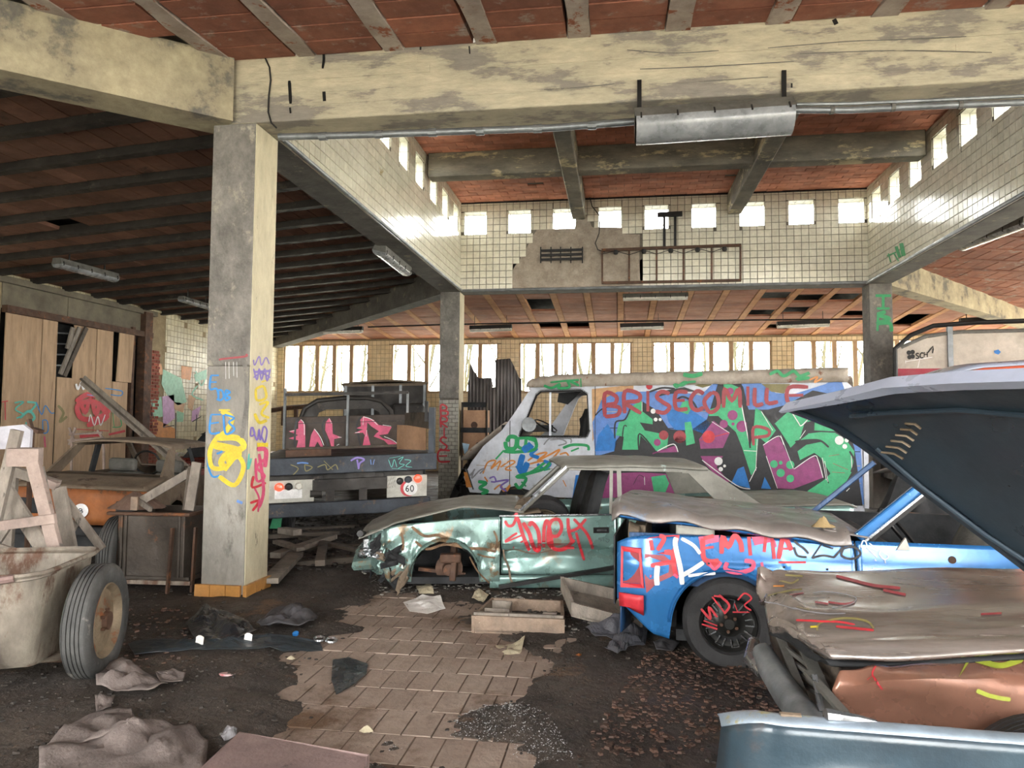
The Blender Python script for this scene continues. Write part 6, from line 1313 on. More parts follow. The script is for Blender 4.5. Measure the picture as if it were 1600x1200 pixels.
# ---------------------------------------------------------------- carts: pressed steel tubs on tyred wheels
C1 = Frame(atD(176, 660, 4.46).xy, 17)
c1 = thing('tub_cart', 'rusty white steel tub cart with a big tyred wheel, nearest at the left edge', 'cart', C1.P(-.6, 0, 0))
prof = [(.30, .16), (.34, .20), (.40, .36), (.43, .52), (.44, .66), (.47, .67), (.46, .69), (.42, .67), (.41, .52), (.37, .30), (.28, .20)]
def tubrows(u0, u1):
    rows = []
    for zi, (hw, z) in enumerate(prof):
        r_ = []; n = 44; L_ = (u1-u0)/2-.04*(.66-z)/.4; cx0 = (u0+u1)/2
        for i in range(n+1):
            a = 2*math.pi*i/n; ca, sa = math.cos(a), math.sin(a); e_ = .30
            r_.append((cx0+L_*(.86 if zi not in (5, 6) else .90)*math.copysign(abs(ca)**e_, ca), hw*math.copysign(abs(sa)**e_, sa), z+.006*nz3(i*.4, zi)))
        rows.append(r_)
    return rows
def tub(F, u0, u1, par, m, dw=0):
    rows = [[F.P(p[0], p[1]+dw, p[2]) for p in r_] for r_ in tubrows(u0, u1)]
    o = make('tub', MB().grid(rows), M[m], par, smooth=True)
    b = MB(); b.add([F.P(lerp(u0, u1, i/2), j*.25+dw, .17) for j in (-1, 1) for i in range(3)], [(0, 1, 4, 3), (1, 2, 5, 4)]); make('tub_floor', b, M[m], par); return o
tub(C1, -1.25, -.13, c1, 'tub')
wheel(c1, C1.P(-.05, 0, .335), -C1.u, .335, .15, 'rubber', 'rim', .66); wheel(c1, C1.P(-1.35, 0, .335), C1.u, .335, .15, 'rubber', 'rim', .66)
make('wheel_hub', MB().lathe(C1.P(-.06, 0, .335), C1.u, [(0, .09), (.05, .085), (.06, .05), (.065, 0)], 16), M['rust'], c1, smooth=True)
make('axle', MB().tube([C1.P(-1.35, 0, .30), C1.P(-.1, 0, .30)], .03, 8), M['rust'], c1)
make('rim_handle', MB().tube([C1.P(-1.3, -.52, .60), C1.P(-.75, -.53, .60), C1.P(-.58, -.53, .62), C1.P(-.45, -.50, .67), C1.P(-.30, -.46, .69)], .022, 8), mat('pinkish_worn_pipe', '#86706a', '#6b5752', 4, .5, .2, bump=.1), c1, smooth=True)
make('tub_rim', MB().tube([C1.P(p[0], p[1], p[2]+.004) for p in tubrows(-1.25, -.13)[6]], .016, 6), M['tub'], c1, smooth=True)
make('tub_rib', MB().bar(C1.P(-.42, -.41, .20), C1.P(-.42, -.475, .64), .03, .012, up=(0, 1, 0)), M['tub'], c1); make('tub_rib', MB().bar(C1.P(-1.0, -.41, .20), C1.P(-1.0, -.475, .64), .03, .012, up=(0, 1, 0)), M['tub'], c1)
make('leg', MB().bar(C1.P(-.42, -.47, .64), C1.P(-.43, -.36, .0), .03, .02), M['tub'], c1); make('leg', MB().bar(C1.P(-1.0, -.47, .64), C1.P(-1.0, -.36, .0), .03, .02), M['tub'], c1)
C2 = Frame(atD(250, 660, 6.55).xy, 3)
c2 = thing('tub_cart', 'dark brown steel tub cart tipped upright beside the near column', 'cart', C2.P(0, 0, 0))
make('tub_face', MB().box(-.33, .30, -.06, -.03, .16, .70, F=C2), M['tubd'], c2, bevel=.01)
make('tub_side', MB().prism([C2.P(.30, -.05, .16), C2.P(.30, -.05, .70), C2.P(.36, .55, .72), C2.P(.36, .55, .10)], C2.u*-.02), M['tubd'], c2); make('tub_side', MB().prism([C2.P(-.33, -.05, .16), C2.P(-.33, -.05, .70), C2.P(-.36, .55, .72), C2.P(-.36, .55, .10)], C2.u*.02), M['tubd'], c2)
make('tub_back', MB().box(-.36, .36, .53, .56, .1, .72, F=C2), M['tubd'], c2); make('tub_bottom', MB().box(-.34, .34, -.04, .55, .12, .16, F=C2), M['tubd'], c2)
make('tub_rim', MB().bar(C2.P(-.42, -.07, .715), C2.P(.36, -.07, .715), .05, .03), M['rust'], c2, bevel=.01); make('tub_rim', MB().bar(C2.P(.34, -.07, .715), C2.P(.40, .55, .73), .04, .03), M['rust'], c2)
for u in (-.30, -.26, .24): make('tub_rib', MB().box(u, u+.025, -.075, -.055, .16, .70, F=C2), M['tubd'], c2, bevel=.006)
make('leg', MB().bar(C2.P(.21, -.10, .60), C2.P(.19, -.12, .02), .035, .02), M['rust'], c2); make('leg', MB().bar(C2.P(.38, -.02, .60), C2.P(.36, -.02, .0), .035, .02), M['rust'], c2)
make('lower_rail', MB().bar(C2.P(-.38, -.08, .12), C2.P(.38, -.08, .12), .03, .035), M['tub'], c2); make('lower_rail', MB().bar(C2.P(-.38, .45, .10), C2.P(.38, .45, .10), .03, .035), M['tub'], c2)
wheel(c2, C2.P(-.46, .15, .33), -C2.u*1+C2.n*-.25, .33, .15, 'rubber', 'rim', .66)

# ---------------------------------------------------------------- trestles and planks at left
def bard(par, name, a, b, Da, Db, wpx, thick=.035, m='wood'):
    p, q = atD(a[0], a[1], Da), atD(b[0], b[1], Db); wd = wpx/F_PX*(Da+Db)/2
    return make(name, MB().bar(p, q, wd, thick, up=-FW), M[m], par, bevel=.003)
t1 = thing('wooden_trestle', 'grey wooden trestle with paint-stained top block at the left edge', 'trestle', atD(40, 990, 5.1)*1)
t1['_b'] = list(t1.location)
bard(t1, 'top_block', (14, 714), (64, 714), 5.0, 5.05, 28, .10, 'woodp'); bard(t1, 'leg', (52, 722), (104, 925), 5.0, 4.95, 20, .04, 'woodp'); bard(t1, 'leg', (27, 672), (-25, 890), 5.05, 5.0, 17, .04, 'wood')
bard(t1, 'brace', (-10, 823), (87, 810), 4.96, 4.95, 15, .03, 'woodp'); bard(t1, 'brace', (8, 765), (76, 868), 5.2, 5.15, 24, .03); bard(t1, 'brace', (-10, 853), (78, 880), 5.05, 5.0, 13, .03); bard(t1, 'brace', (-6, 846), (28, 796), 5.3, 5.3, 15, .03)
bard(t1, 'leg', (60, 730), (105, 935), 5.5, 5.6, 14, .04)
t2 = thing('wooden_trestle', 'second grey wooden trestle behind the first, over the brown car tail', 'trestle', atD(100, 900, 5.8))
t2['_b'] = list(t2.location)
bard(t2, 'top_rail', (18, 735), (92, 758), 5.8, 5.8, 15, .05); bard(t2, 'top_rail', (60, 748), (90, 760), 5.75, 5.75, 12, .05, 'woodp'); bard(t2, 'leg', (92, 762), (114, 880), 5.75, 5.7, 20, .04); bard(t2, 'brace', (88, 762), (160, 858), 5.8, 5.8, 12, .03)
bard(t2, 'brace', (118, 815), (100, 850), 5.85, 5.85, 12, .03); bard(t2, 'leg', (20, 740), (10, 880), 5.9, 6.0, 16, .04); bard(t2, 'leg', (114, 870), (118, 905), 5.7, 5.7, 14, .04)
t3 = thing('wooden_trestle', 'wooden trestle with wide boards standing on the dark cart by the near column', 'trestle', atD(280, 790, 6.5))
t3['_b'] = list(t3.location)
bard(t3, 'leg', (308, 722), (296, 797), 6.5, 6.5, 15, .03); bard(t3, 'leg', (299, 728), (290, 797), 6.55, 6.55, 9, .03, 'woodd'); bard(t3, 'brace', (302, 735), (222, 782), 6.6, 6.6, 13, .03); bard(t3, 'brace', (216, 782), (236, 796), 6.6, 6.5, 8, .03)
bard(t3, 'leg', (211, 776), (210, 797), 6.5, 6.5, 11, .03, 'woodt')
one('white_board', MB().prism([atD(-14, 668, 5.6), atD(40, 663, 5.6), atD(52, 672, 5.6), atD(50, 700, 5.6), atD(-14, 702, 5.6)], -FW*.03), mat('dusty_white_board', '#b4b3ba', '#9d9ca2', 3, .9, bump=.2), 'dusty white board resting on top of the left trestles', 'board')
one('steel_offcut', MB().bar(atD(45, 655, 6.2), atD(50, 672, 6.2), .06, .02).bar(atD(50, 672, 6.2), Vector((atD(50, 672, 6.2).x, atD(50, 672, 6.2).y, 0)), .04, .02).bar(atD(50, 670, 6.2), atD(64, 675, 6.2), .08, .03), M['rust'], 'short rusty steel offcut poking up over the trestles', 'scrap')
ld = thing('leaning_channel', 'long rusty channel leaning diagonally in front of the gateway', 'steel channel', atD(375, 803, 12.0))
ld['_b'] = list(ld.location)
make('channel_web', MB().bar(atD(130, 592, 12.8), atD(375, 803, 12.0), .15, .03), M['woodd'], ld); make('channel_flange', MB().bar(atD(131, 590, 12.75), atD(376, 801, 11.95), .03, .08), M['wood'], ld); make('channel_flange', MB().bar(atD(127, 598, 12.75), atD(371, 809, 11.95), .03, .06), M['wood'], ld)
st = thing('folding_stand', 'small pale metal stand in front of the red graffiti on the gateway', 'stand', atD(140, 700, 11.5)); st['_b'] = list(st.location)
for a, b in (((108, 679), (160, 676)), ((106, 688), (164, 685)), ((108, 668), (118, 695)), ((118, 668), (108, 695)), ((152, 672), (166, 693)), ((112, 690), (112, 702)), ((160, 688), (162, 702)), ((112, 700), (110, 800)), ((162, 700), (163, 800))): bard(st, 'stand_bar', a, b, 11.5, 11.5, 3.2, .03, 'woodp')
# brown sack lying over the dark cart
def heap(name, label, cat, c, rx, ry, h, m, seed, solid=0.0, n=22, ang=0, sharp=.5, pw2=1.3, group=None, skirt=.0):
    rows = []; ca, sa = math.cos(ang), math.sin(ang)
    for i in range(n//2+1):
        r_ = []; t = i/(n//2)
        for j in range(n*2+1):
            a = 2*math.pi*(j % (n*2))/(n*2); k = 1+.28*nz3(math.cos(a)*1.6, math.sin(a)*1.6, seed)+.10*nz3(math.cos(a)*5, math.sin(a)*5, seed+9)
            x, y = t*rx*k*math.cos(a), t*ry*k*math.sin(a); z = h*(1-t**pw2)*(1+.5*sharp*nz3(x/rx*2.4, y/ry*2.4, seed+3)) + h*.30*sharp*abs(nz3(x/rx*5, y/ry*5, seed+6))*(1-t*.8)
            r_.append((c[0]+x*ca-y*sa, c[1]+x*sa+y*ca, c[2]-skirt*(t > .99)+max(.0, z)))
        rows.append(r_)
    return one(name, MB().grid(rows), m if not isinstance(m, str) else M[m], label, cat, group, smooth=True)
p = atD(215, 775, 6.75); heap('brown_sack', 'reddish brown sack draped over the back of the dark cart', 'sack', (p.x, p.y, .735), .26, .20, .14, mat('brown_sackcloth', '#7d6557', '#5f4b40', 4, .95, bump=.4), 5)

# ---------------------------------------------------------------- crumpled brown car in the right foreground
fc = thing('wrecked_saloon_car', 'crushed brown saloon with a crumpled bonnet in the right foreground', 'car', (1.5, 3.1, 0))
def spl(P, t):
    x = t*(len(P)-1); i = min(int(x), len(P)-2); return P[i].lerp(P[i+1], x-i)
farE = [onZ(1183, 905, .80), onZ(1240, 893, .83), onZ(1400, 889, .83), onZ(1600, 884, .83)]; farE.append(farE[-1]+(farE[-1]-farE[-2])*1.6)
midE = [onZ(1188, 922, .76), onZ(1260, 950, .76), onZ(1400, 952, .78), onZ(1600, 950, .79)]; midE.append(midE[-1]+(midE[-1]-midE[-2])*1.5)
nerE = [onZ(1202, 968, .70), onZ(1262, 1000, .70), onZ(1400, 985, .74), onZ(1600, 985, .76)]; nerE.append(nerE[-1]+(nerE[-1]-nerE[-2])*1.45)
lipE = [onZ(1215, 990, .66), onZ(1302, 1030, .655), onZ(1420, 1024, .69), onZ(1600, 1018, .71)]; lipE.append(lipE[-1]+(lipE[-1]-lipE[-2])*1.4)
NU, NV = 60, 32; rows = []
for j in range(NV+1):
    v = j/NV; r_ = []
    for i in range(NU+1):
        u = i/NU; q = [spl(E_, u) for E_ in (farE, midE, nerE, lipE)]; p = spl(q, v)
        left = max(0, 1-u*3.2)
        fold = .026*math.sin(v*15+u*4+2.5*nz3(u*3, v*2))*(left*1.5+.22)+.022*(abs(nz3(u*6, v*9, 2))*2-.5)*(left*1.4+.12)+.016*nz3(u*3, v*6, 5)
        edge = .02*(1 if j in (0,) else 0)
        r_.append(p+Vector((.03*nz3(v*7, 3)*left, 0, fold-edge)))
    rows.append(r_)
hoodm = M['hood1']
hdd = make('bonnet', MB().grid(rows), hoodm, fc, smooth=True, solid=.018)
fH = onmesh(rows, .013)
g = MB(); zf_ = zr(1130, 860, 3.404)
for P, c, wd in (([(600, 150), (680, 170), (800, 200), (940, 215)], 'mar', 18), ([(850, 225), (920, 240), (970, 250)], 'mar', 16), ([(1370, 355), (1480, 350)], 'mar', 18), ([(400, 380), (500, 390), (620, 395), (700, 410)], 'red', 12), ([(600, 420), (700, 430), (800, 440)], 'red', 14), ([(500, 440), (520, 400), (640, 375), (760, 390), (800, 430)], 'olv', 12), ([(465, 422), (505, 420)], 'yel', 14), ([(490, 290), (560, 300)], 'mar', 16), ([(330, 140), (420, 150)], 'olv', 14), ([(250, 250), (330, 230), (420, 220)], 'olv', 9), ([(360, 250), (430, 240)], 'mar', 8), ([(270, 198), (325, 202)], 'ora', 12), ([(230, 280), (330, 300), (420, 330), (540, 350), (650, 350)], 'gry', 6), ([(480, 240), (560, 235), (700, 262), (680, 300), (580, 320)], 'gry', 5), ([(300, 170), (370, 185), (400, 165)], 'olv', 9), ([(560, 290), (640, 300), (700, 290)], 'mar', 12), ([(400, 310), (460, 330)], 'olv', 8)):
    g = MB(); stroke(g, zf_(P), wd/3.404*.9, fH, pi[c], 6); make('paint_mark', g, PM, hdd)
make('bonnet_underside', MB().grid([[a-Vector((0, -.03, .035+.01*j)) for a in rows[-1-j*2]] for j in range(4)]), M['inter'], fc, smooth=True, solid=.01)
# near wing, copper brown
wt0 = [onZ(1312, 1048, .62), onZ(1400, 1040, .64), onZ(1600, 1022, .67)]; wt0.append(wt0[-1]+(wt0[-1]-wt0[-2])*1.1)
wt1 = [onZ(1296, 1075, .55), onZ(1400, 1068, .60), onZ(1600, 1072, .60)]; wt1.append(wt1[-1]+(wt1[-1]-wt1[-2])*1.1)
wt2 = [onZ(1305, 1108, .46), onZ(1420, 1095, .52), onZ(1600, 1128, .48)]; wt2.append(wt2[-1]+(wt2[-1]-wt2[-2])*1.1)
wt3 = [p+Vector((0, .0, -.3)) for p in wt2]
rows = [[spl([spl(E_, i/30) for E_ in (wt0, wt1, wt2, wt3)], j/16)+Vector((0, -.03*math.sin(j/16*3.1), .012*nz3(i*.25, j*.3, 4)+.02*math.sin(i/30*3.1)*math.sin(j/10*3.1))) for i in range(31)] for j in range(17)]
nwg = make('front_wing', MB().grid(rows), M['fend'], fc, smooth=True, solid=.012); fN = onmesh(rows, .010)
for P, c, wd in (([(1305, 580), (1400, 610), (1480, 625), (1590, 590)], 'yg', 30), ([(1340, 740), (1400, 765), (1460, 780), (1520, 790)], 'yg', 22), ([(810, 625), (795, 670), (845, 730)], 'red', 9), ([(795, 675), (770, 700)], 'red', 8)):
    g = MB(); stroke(g, zf_(P), wd/3.404, fN, 0, 6); make('paint_mark', g, paint('yellow_green', '#a3ad3c') if c == 'yg' else P_['red'], nwg)
# grille, slats, headlamp panel, chrome bumper
gA = [atD(1188, 930, 3.75), atD(1200, 1000, 3.70), atD(1230, 1080, 3.6)]; gB = [atD(1300, 1035, 2.95), atD(1312, 1080, 2.9), atD(1330, 1125, 2.8)]
make('front_panel', MB().grid([[spl(gA, j/6).lerp(spl(gB, j/6), i/12)+Vector((.02, 0, .01*nz3(i, j))) for i in range(13)] for j in range(7)]), M['woodd'], fc, smooth=True, solid=.02)
for k_ in range(4):
    a, b = spl(gA, .35+.13*k_).lerp(spl(gB, .35+.13*k_), .42), spl(gA, .35+.13*k_).lerp(spl(gB, .35+.13*k_), .92); make('grille_slat', MB().bar(a-Vector((.03, .02, 0)), b-Vector((.03, .02, 0)), .012, .018), M['lampm'], fc)
for x0, y0, x1, y1, D0, D1, wd in ((1232, 955, 1300, 1110, 3.4, 2.75, .05), (1215, 985, 1262, 1105, 3.5, 2.95, .035), (1262, 1050, 1320, 1115, 2.85, 2.6, .035), (1272, 1055, 1284, 1112, 2.8, 2.7, .02)): make('bent_trim', MB().bar(atD(x0, y0, D0), atD(x1, y1, D1), wd, .015), M['lampm'] if wd > .03 else M['chrome'], fc)
bp = [atD(1178, 1000, 3.5), atD(1176, 1030, 3.42), atD(1192, 1052, 3.35), atD(1212, 1085, 3.1), atD(1245, 1115, 2.8), atD(1290, 1150, 2.45)]
make('end_cap', MB().tube(bp[:3], [.025, .045, .03], 10), M['chrome'], fc, smooth=True)
mb = MB(); rows = []
for j in range(7):
    a = R(-80+j*28); rows.append([spl([atD(1197, 1008, 3.4), atD(1210, 1040, 3.3), atD(1232, 1085, 3.05), atD(1262, 1122, 2.75)], i/12)+Vector((-.055*math.cos(a), -.02*math.cos(a), .075*math.sin(a))) for i in range(13)])
make('front_bumper', MB().tube([atD(1190, 1015, 3.4), atD(1205, 1045, 3.3), atD(1230, 1085, 3.05), atD(1262, 1125, 2.75), atD(1285, 1150, 2.6)], [.045, .06, .062, .06, .05], 12), M['pipe'], fc, smooth=True)
make('engine_bay_block', MB().prism([(1.15, 3.05, .1), (2.7, 3.05, .1), (2.7, 3.5, .1), (1.15, 3.55, .1)], (0, 0, .30)), M['inter'], fc)
make('scuttle', MB().prism([(2.35, 2.85, .1), (3.3, 2.85, .1), (3.3, 3.85, .1), (2.35, 3.85, .1)], (0, 0, .72)), M['inter'], fc); make('bonnet_hinge', MB().bar((2.45, 3.0, .8), (2.35, 3.0, .93), .06, .04), M['inter'], fc)
for yy in (2.75, 3.55): wheel(fc, (1.45, yy, .28), (0, 1 if yy < 3 else -1, 0), .28, .16)
# ---------------------------------------------------------------- dark lid propped open
tip, fm, fr_ = atD(1221, 638, 3.0), atD(1383, 600, 2.42), atD(1600, 588, 1.95)
fe = fr_+(fr_-fm)*.55
hf = atD(1665, 945, 2.55); sm = [atD(1300, 668, 2.98), atD(1352, 703, 2.94), atD(1600, 890, 2.65)]
hn = hf+(fe-tip)*.92
lidt = thing('car_bonnet', 'dark blue car bonnet standing propped open above the crushed brown car', 'bonnet', (hf.x, hf.y, .93)); lidt['_b'] = list(lidt.location)
fE = [tip, atD(1300, 621, 2.70), fm, atD(1490, 592, 2.15), fr_, fe]; sE = [tip, sm[0], sm[1], sm[2].lerp(sm[1], .5), sm[2], hf]
def lidp(s, t):
    a = spl(fE, s); b = spl(sE, t); base = a+(b-tip)*1.0
    nrm = Vector((.1, .35, .9)); return base+(hn-(fe+(hf-tip)))*(s*t)
nrml = (hf-tip).cross(fe-tip).normalized()
if nrml.dot(EYE-tip) < 0: nrml = -nrml          # points to the viewer: underside
rows = [[lidp(i/30, j/24) for i in range(31)] for j in range(25)]
make('outer_skin', MB().grid([[p-nrml*.03 for p in r_] for r_ in rows]), M['lidt'], lidt, smooth=True, solid=.006)
inner = make('inner_panel', MB().grid([[lidp(lerp(.03, 1, i/30), lerp(.03, 1, j/24))-nrml*(.0+.012*(.5+.5*nz3(i*.1, j*.1))) for i in range(31)] for j in range(25)]), M['lid'], lidt, smooth=True)
mb = MB(); mb.grid([[lidp(lerp(.0, 1, i/40), .0)-nrml*.035 for i in range(41)], [lidp(lerp(0, 1, i/40), .0)+nrml*.020 for i in range(41)], [lidp(lerp(.0, 1, i/40), lerp(.012, .045, min(1, i/16)) + .004*nz3(i*.5, 1))+nrml*.022 for i in range(41)]])
make('front_lip', mb, M['lidt'], lidt, smooth=True)
mb = MB(); mb.grid([[lidp(0, i/24)-nrml*.03 for i in range(25)], [lidp(0, i/24)+nrml*.006 for i in range(25)], [lidp(.02, i/24)+nrml*.008 for i in range(25)]]); make('side_lip', mb, M['lid'], lidt, smooth=True)
# pressed stiffening ribs and the stamped slots
def onlid(x, y, off=.006):
    d = ray(x, y); best = (1e9, None)
    for i in range(31):
        for j in range(25):
            p = rows[j][i]; q = (p-EYE); e_ = (q-d*(q.dot(d)/d.length_squared)).length
            if e_ < best[0]: best = (e_, p)
    p0 = best[1]; t = (p0-EYE).dot(nrml)/d.dot(nrml); return EYE+d*t+nrml*off
for k_ in range(6):
    a = (1416-k_*7.5, 660+k_*9); b = (1440-k_*5.5, 668+k_*9.5); make('pressed_slot', MB().tube([onlid(a[0], a[1]), onlid((a[0]+b[0])/2+3, (a[1]+b[1])/2-3), onlid(b[0], b[1])], .005, 5), mat('rust_streaked_metal', '#8a7d6c', '#6d5a45', 8, .5, .5), inner, smooth=True)
mb = MB()
for P in ([(1330, 650), (1380, 645), (1500, 640), (1620, 650)], [(1370, 700), (1440, 760), (1540, 835), (1640, 900)]):
    Q_ = [onlid(*p, .003) for p in P]
    make('stiffening_rib', MB().tube(Q_, .010, 8), M['lid'], inner, smooth=True)
# ---------------------------------------------------------------- loose blue-grey wing at the bottom right
Wg = Frame(atD(1150, 660, 2.02).xy, 1)
zt0 = 1.55-(1116-664)/F_PX*2.02
wtop = lambda u: zt0-.035*max(0, 1-u/.07)**1.5-.02*u
lw = thing('front_wing', 'loose blue-grey front wing with a worn pale edge, at the bottom right corner', 'car wing', Wg.P(.6, .05, 0))
def wlo(u): 
    a = .24**2-(u-.26)**2; return max(.20, .40+math.sqrt(a)) if a > 0 and False else (.02 if u > .5 or u < .0 else .02)
def wg(u, z): return .10*max(0, 1-(u+.02)/.14)**2+.02*math.sin((z)*6)-.012*math.exp(-((math.hypot(u-.28, z-.33)-.26)/.03)**2)*(1 if z > .33 else 0)*2
rows = [[Wg.P(lerp(-.03, 1.5, i/50)-.07*(1-j/30)*(1-i/50), wg(lerp(-.03, 1.5, i/50), lerp(0, 1, j/30)*wtop(lerp(-.03, 1.5, i/50))), max(.0, lerp(.02, wtop(lerp(-.03, 1.5, i/50)), j/30))) for i in range(51)] for j in range(31)]
make('outer_panel', MB().grid(rows), M['wing'], lw, smooth=True, solid=.008)
rows = [[Wg.P(lerp(-.03, 1.5, i/50), lerp(0, .085-.03*(i/50), j/4)+wg(lerp(-.03, 1.5, i/50), wtop(lerp(-.03, 1.5, i/50))), wtop(lerp(-.03, 1.5, i/50))+.010*math.sin(j/4*3.1)+.003*nz3(i*.5, j)) for i in range(51)] for j in range(5)]
make('top_flange', MB().grid(rows), M['wingr'], lw, smooth=True, solid=.006)
make('prop', MB().bar(Wg.P(.8, .30, .0), Wg.P(.7, .06, .60), .04, .03), M['woodd'], lw)
make('clip', MB().tube([Wg.P(.235, .03, zt0+.012), Wg.P(.32, .035, zt0+.006), Wg.P(.37, .04, zt0-.002)], [.022, .014, .008], 8), M['chrome'], lw, smooth=True); make('clip', MB().tube([Wg.P(.115, .03, zt0+.006), Wg.P(.17, .03, zt0+.005)], .012, 8), M['brown'], lw, smooth=True)

# ---------------------------------------------------------------- wooden trays
def tray(label, TL, TR, FR, FL, h, m, extra=None):
    """top corners (back left, back right, front right, front left) -> four walls and a floor"""
    t = thing('wooden_tray', label, 'tray', (FL+FR+TL+TR)/4-Vector((0, 0, h))); t['_b'] = list(t.location)
    Z = Vector((0, 0, -h))
    for a, b, nm in ((FL, FR, 'front_board'), (TL, TR, 'back_board'), (TL, FL, 'side_board'), (TR, FR, 'side_board')):
        d = (b-a).normalized(); n_ = Vector((-d.y, d.x, 0)); c_ = (TL+TR+FR+FL)/4
        if n_.dot(c_-a) < 0: n_ = -n_
        make(nm, MB().prism([a, b, b+Z, a+Z], n_*.022), M[m], t, bevel=.002)
    make('tray_floor', MB().prism([p+Z*.9 for p in (FL, FR, TR, TL)], (0, 0, .012)), M['wood'], t); return t
hh = .125
TL, TR, FR, FL = onZ(768, 934, hh), onZ(880, 938, hh), onZ(882, 968, hh), onZ(737, 962, hh)
tr1 = tray('grey wooden tray with a small compartment, lying flat on the floor in the middle', TL, TR, FR, FL, hh, 'woodt')
a, b, c_, d_ = onZ(769, 938, hh), onZ(800, 940, hh), onZ(796, 952, hh), onZ(757, 950, hh)
for p, q in ((d_, c_), (c_, b), (a, b)): make('compartment_board', MB().prism([p, q, q-Vector((0, 0, .09)), p-Vector((0, 0, .09))], (.0, .014, 0)), M['wood'], tr1)
make('front_strip', MB().bar(FL+Vector((.01, .03, .012)), FR+Vector((-.01, .03, .012)), .03, .02), M['wood'], tr1)
one('crumpled_paper', MB().grid([[onZ(847, 961, .05)+Vector((.11*i/4, .10*j/4, .03*abs(nz3(i, j, 4)))) for i in range(5)] for j in range(5)]), M['paper'], 'small crumpled paper lying inside the flat wooden tray', 'paper', smooth=True, solid=.002)
tr2 = tray('grey wooden tray tilted against the first one, beside the blue car nose', onZ(876, 901, .34), onZ(969, 921, .24), onZ(1004, 970, .12), onZ(893, 942, .22), .10, 'wood')
make('tray_divider', MB().bar(onZ(965, 920, .20), onZ(975, 945, .16), .02, .09), M['wood'], tr2)
one('steel_bar', MB().bar(T.P(-.02, -.03, .10), T.P(.98, -.06, .27), .05, .03).bar(T.P(.98, -.06, .27), T.P(1.3, -.05, .33), .045, .03), M['black'], 'long black bar leaning along the green car door', 'bar')
# ---------------------------------------------------------------- planks and timber by the near column and under the lorry
pl_ = [((421, 908), (462, 866), .16, .05, .10, 'wood', 'pale plank end pointing at the camera beside the near column'), ((420, 838), (530, 832), .10, .05, .12, 'woodd', 'dark plank lying across the timber behind the near column'), ((430, 868), (520, 838), .13, .06, .10, 'wood', 'grey board slanting across the timber pile'),
       ((425, 885), (560, 874), .09, .07, .05, 'woodd', 'front beam of the low timber pile'), ((440, 862), (575, 852), .10, .06, .04, 'woodd', 'second beam of the low timber pile'), ((425, 830), (560, 822), .12, .05, .05, 'woodd', 'long dark plank under the lorry tail'), ((432, 846), (470, 858), .10, .04, .16, 'wood', 'short grey plank lying on top of the timber pile'),
       ((500, 880), (505, 850), .10, .06, .12, 'woodd', 'short cross piece in the timber pile'), ((470, 840), (560, 860), .08, .04, .10, 'woodd', 'thin dark lath crossing the timber pile'), ((560, 815), (640, 812), .10, .05, .06, 'woodd', 'dark plank beyond the green car bonnet')]
for a, b, wd, th, z, m, lab in pl_:
    p, q = onZ(*a, z), onZ(*b, z); one('plank', MB().bar(p, q, wd, th), M[m], lab, 'plank', 'planks in the timber pile', bevel=.004)
one('wood_block', MB().bar(onZ(440, 828, .22), onZ(465, 832, .22), .12, .07), M['wood'], 'short pale wood block beside the green board', 'block', bevel=.004)
one('green_board', MB().prism([onZ(421, 826, .12), onZ(438, 826, .12), onZ(438, 826, .12)+Vector((0, .05, .20)), onZ(424, 826, .12)+Vector((0, .05, .17))], (0, .02, 0)), P_['gbody'], 'small bright green board propped beside the near column', 'board')
# ---------------------------------------------------------------- sheets, bags, papers and small litter on the floor
def sheet(name, label, cat, P, z0, amp, m, seed, nfreq=5, n=14, solid=.003, group=None, fl=None):
    Pw = [onZ(x, y, .02) for x, y in P]; cx_0 = sum((p for p in Pw), Vector())/len(Pw); rows = []
    N = len(Pw)
    for i in range(n+1):
        t = i/n; r_ = []
        for j in range(N*5+1):
            jj = j % (N*5); p = Pw[(jj//5) % N].lerp(Pw[(jj//5+1) % N], (jj % 5)/5); q = cx_0.lerp(p, t)
            r_.append((q.x, q.y, z0+dirt_z(q.x, q.y)+amp*(abs(nz3(q.x*nfreq, q.y*nfreq, seed))*1.6+.5*abs(nz3(q.x*nfreq*2.6, q.y*nfreq*2.6, seed+2)))*(1-.75*t)))
        rows.append(r_)
    return one(name, MB().grid(rows), m if not isinstance(m, str) else M[m], label, cat, group, smooth=(cat in ('cloth', 'rag')), solid=solid)
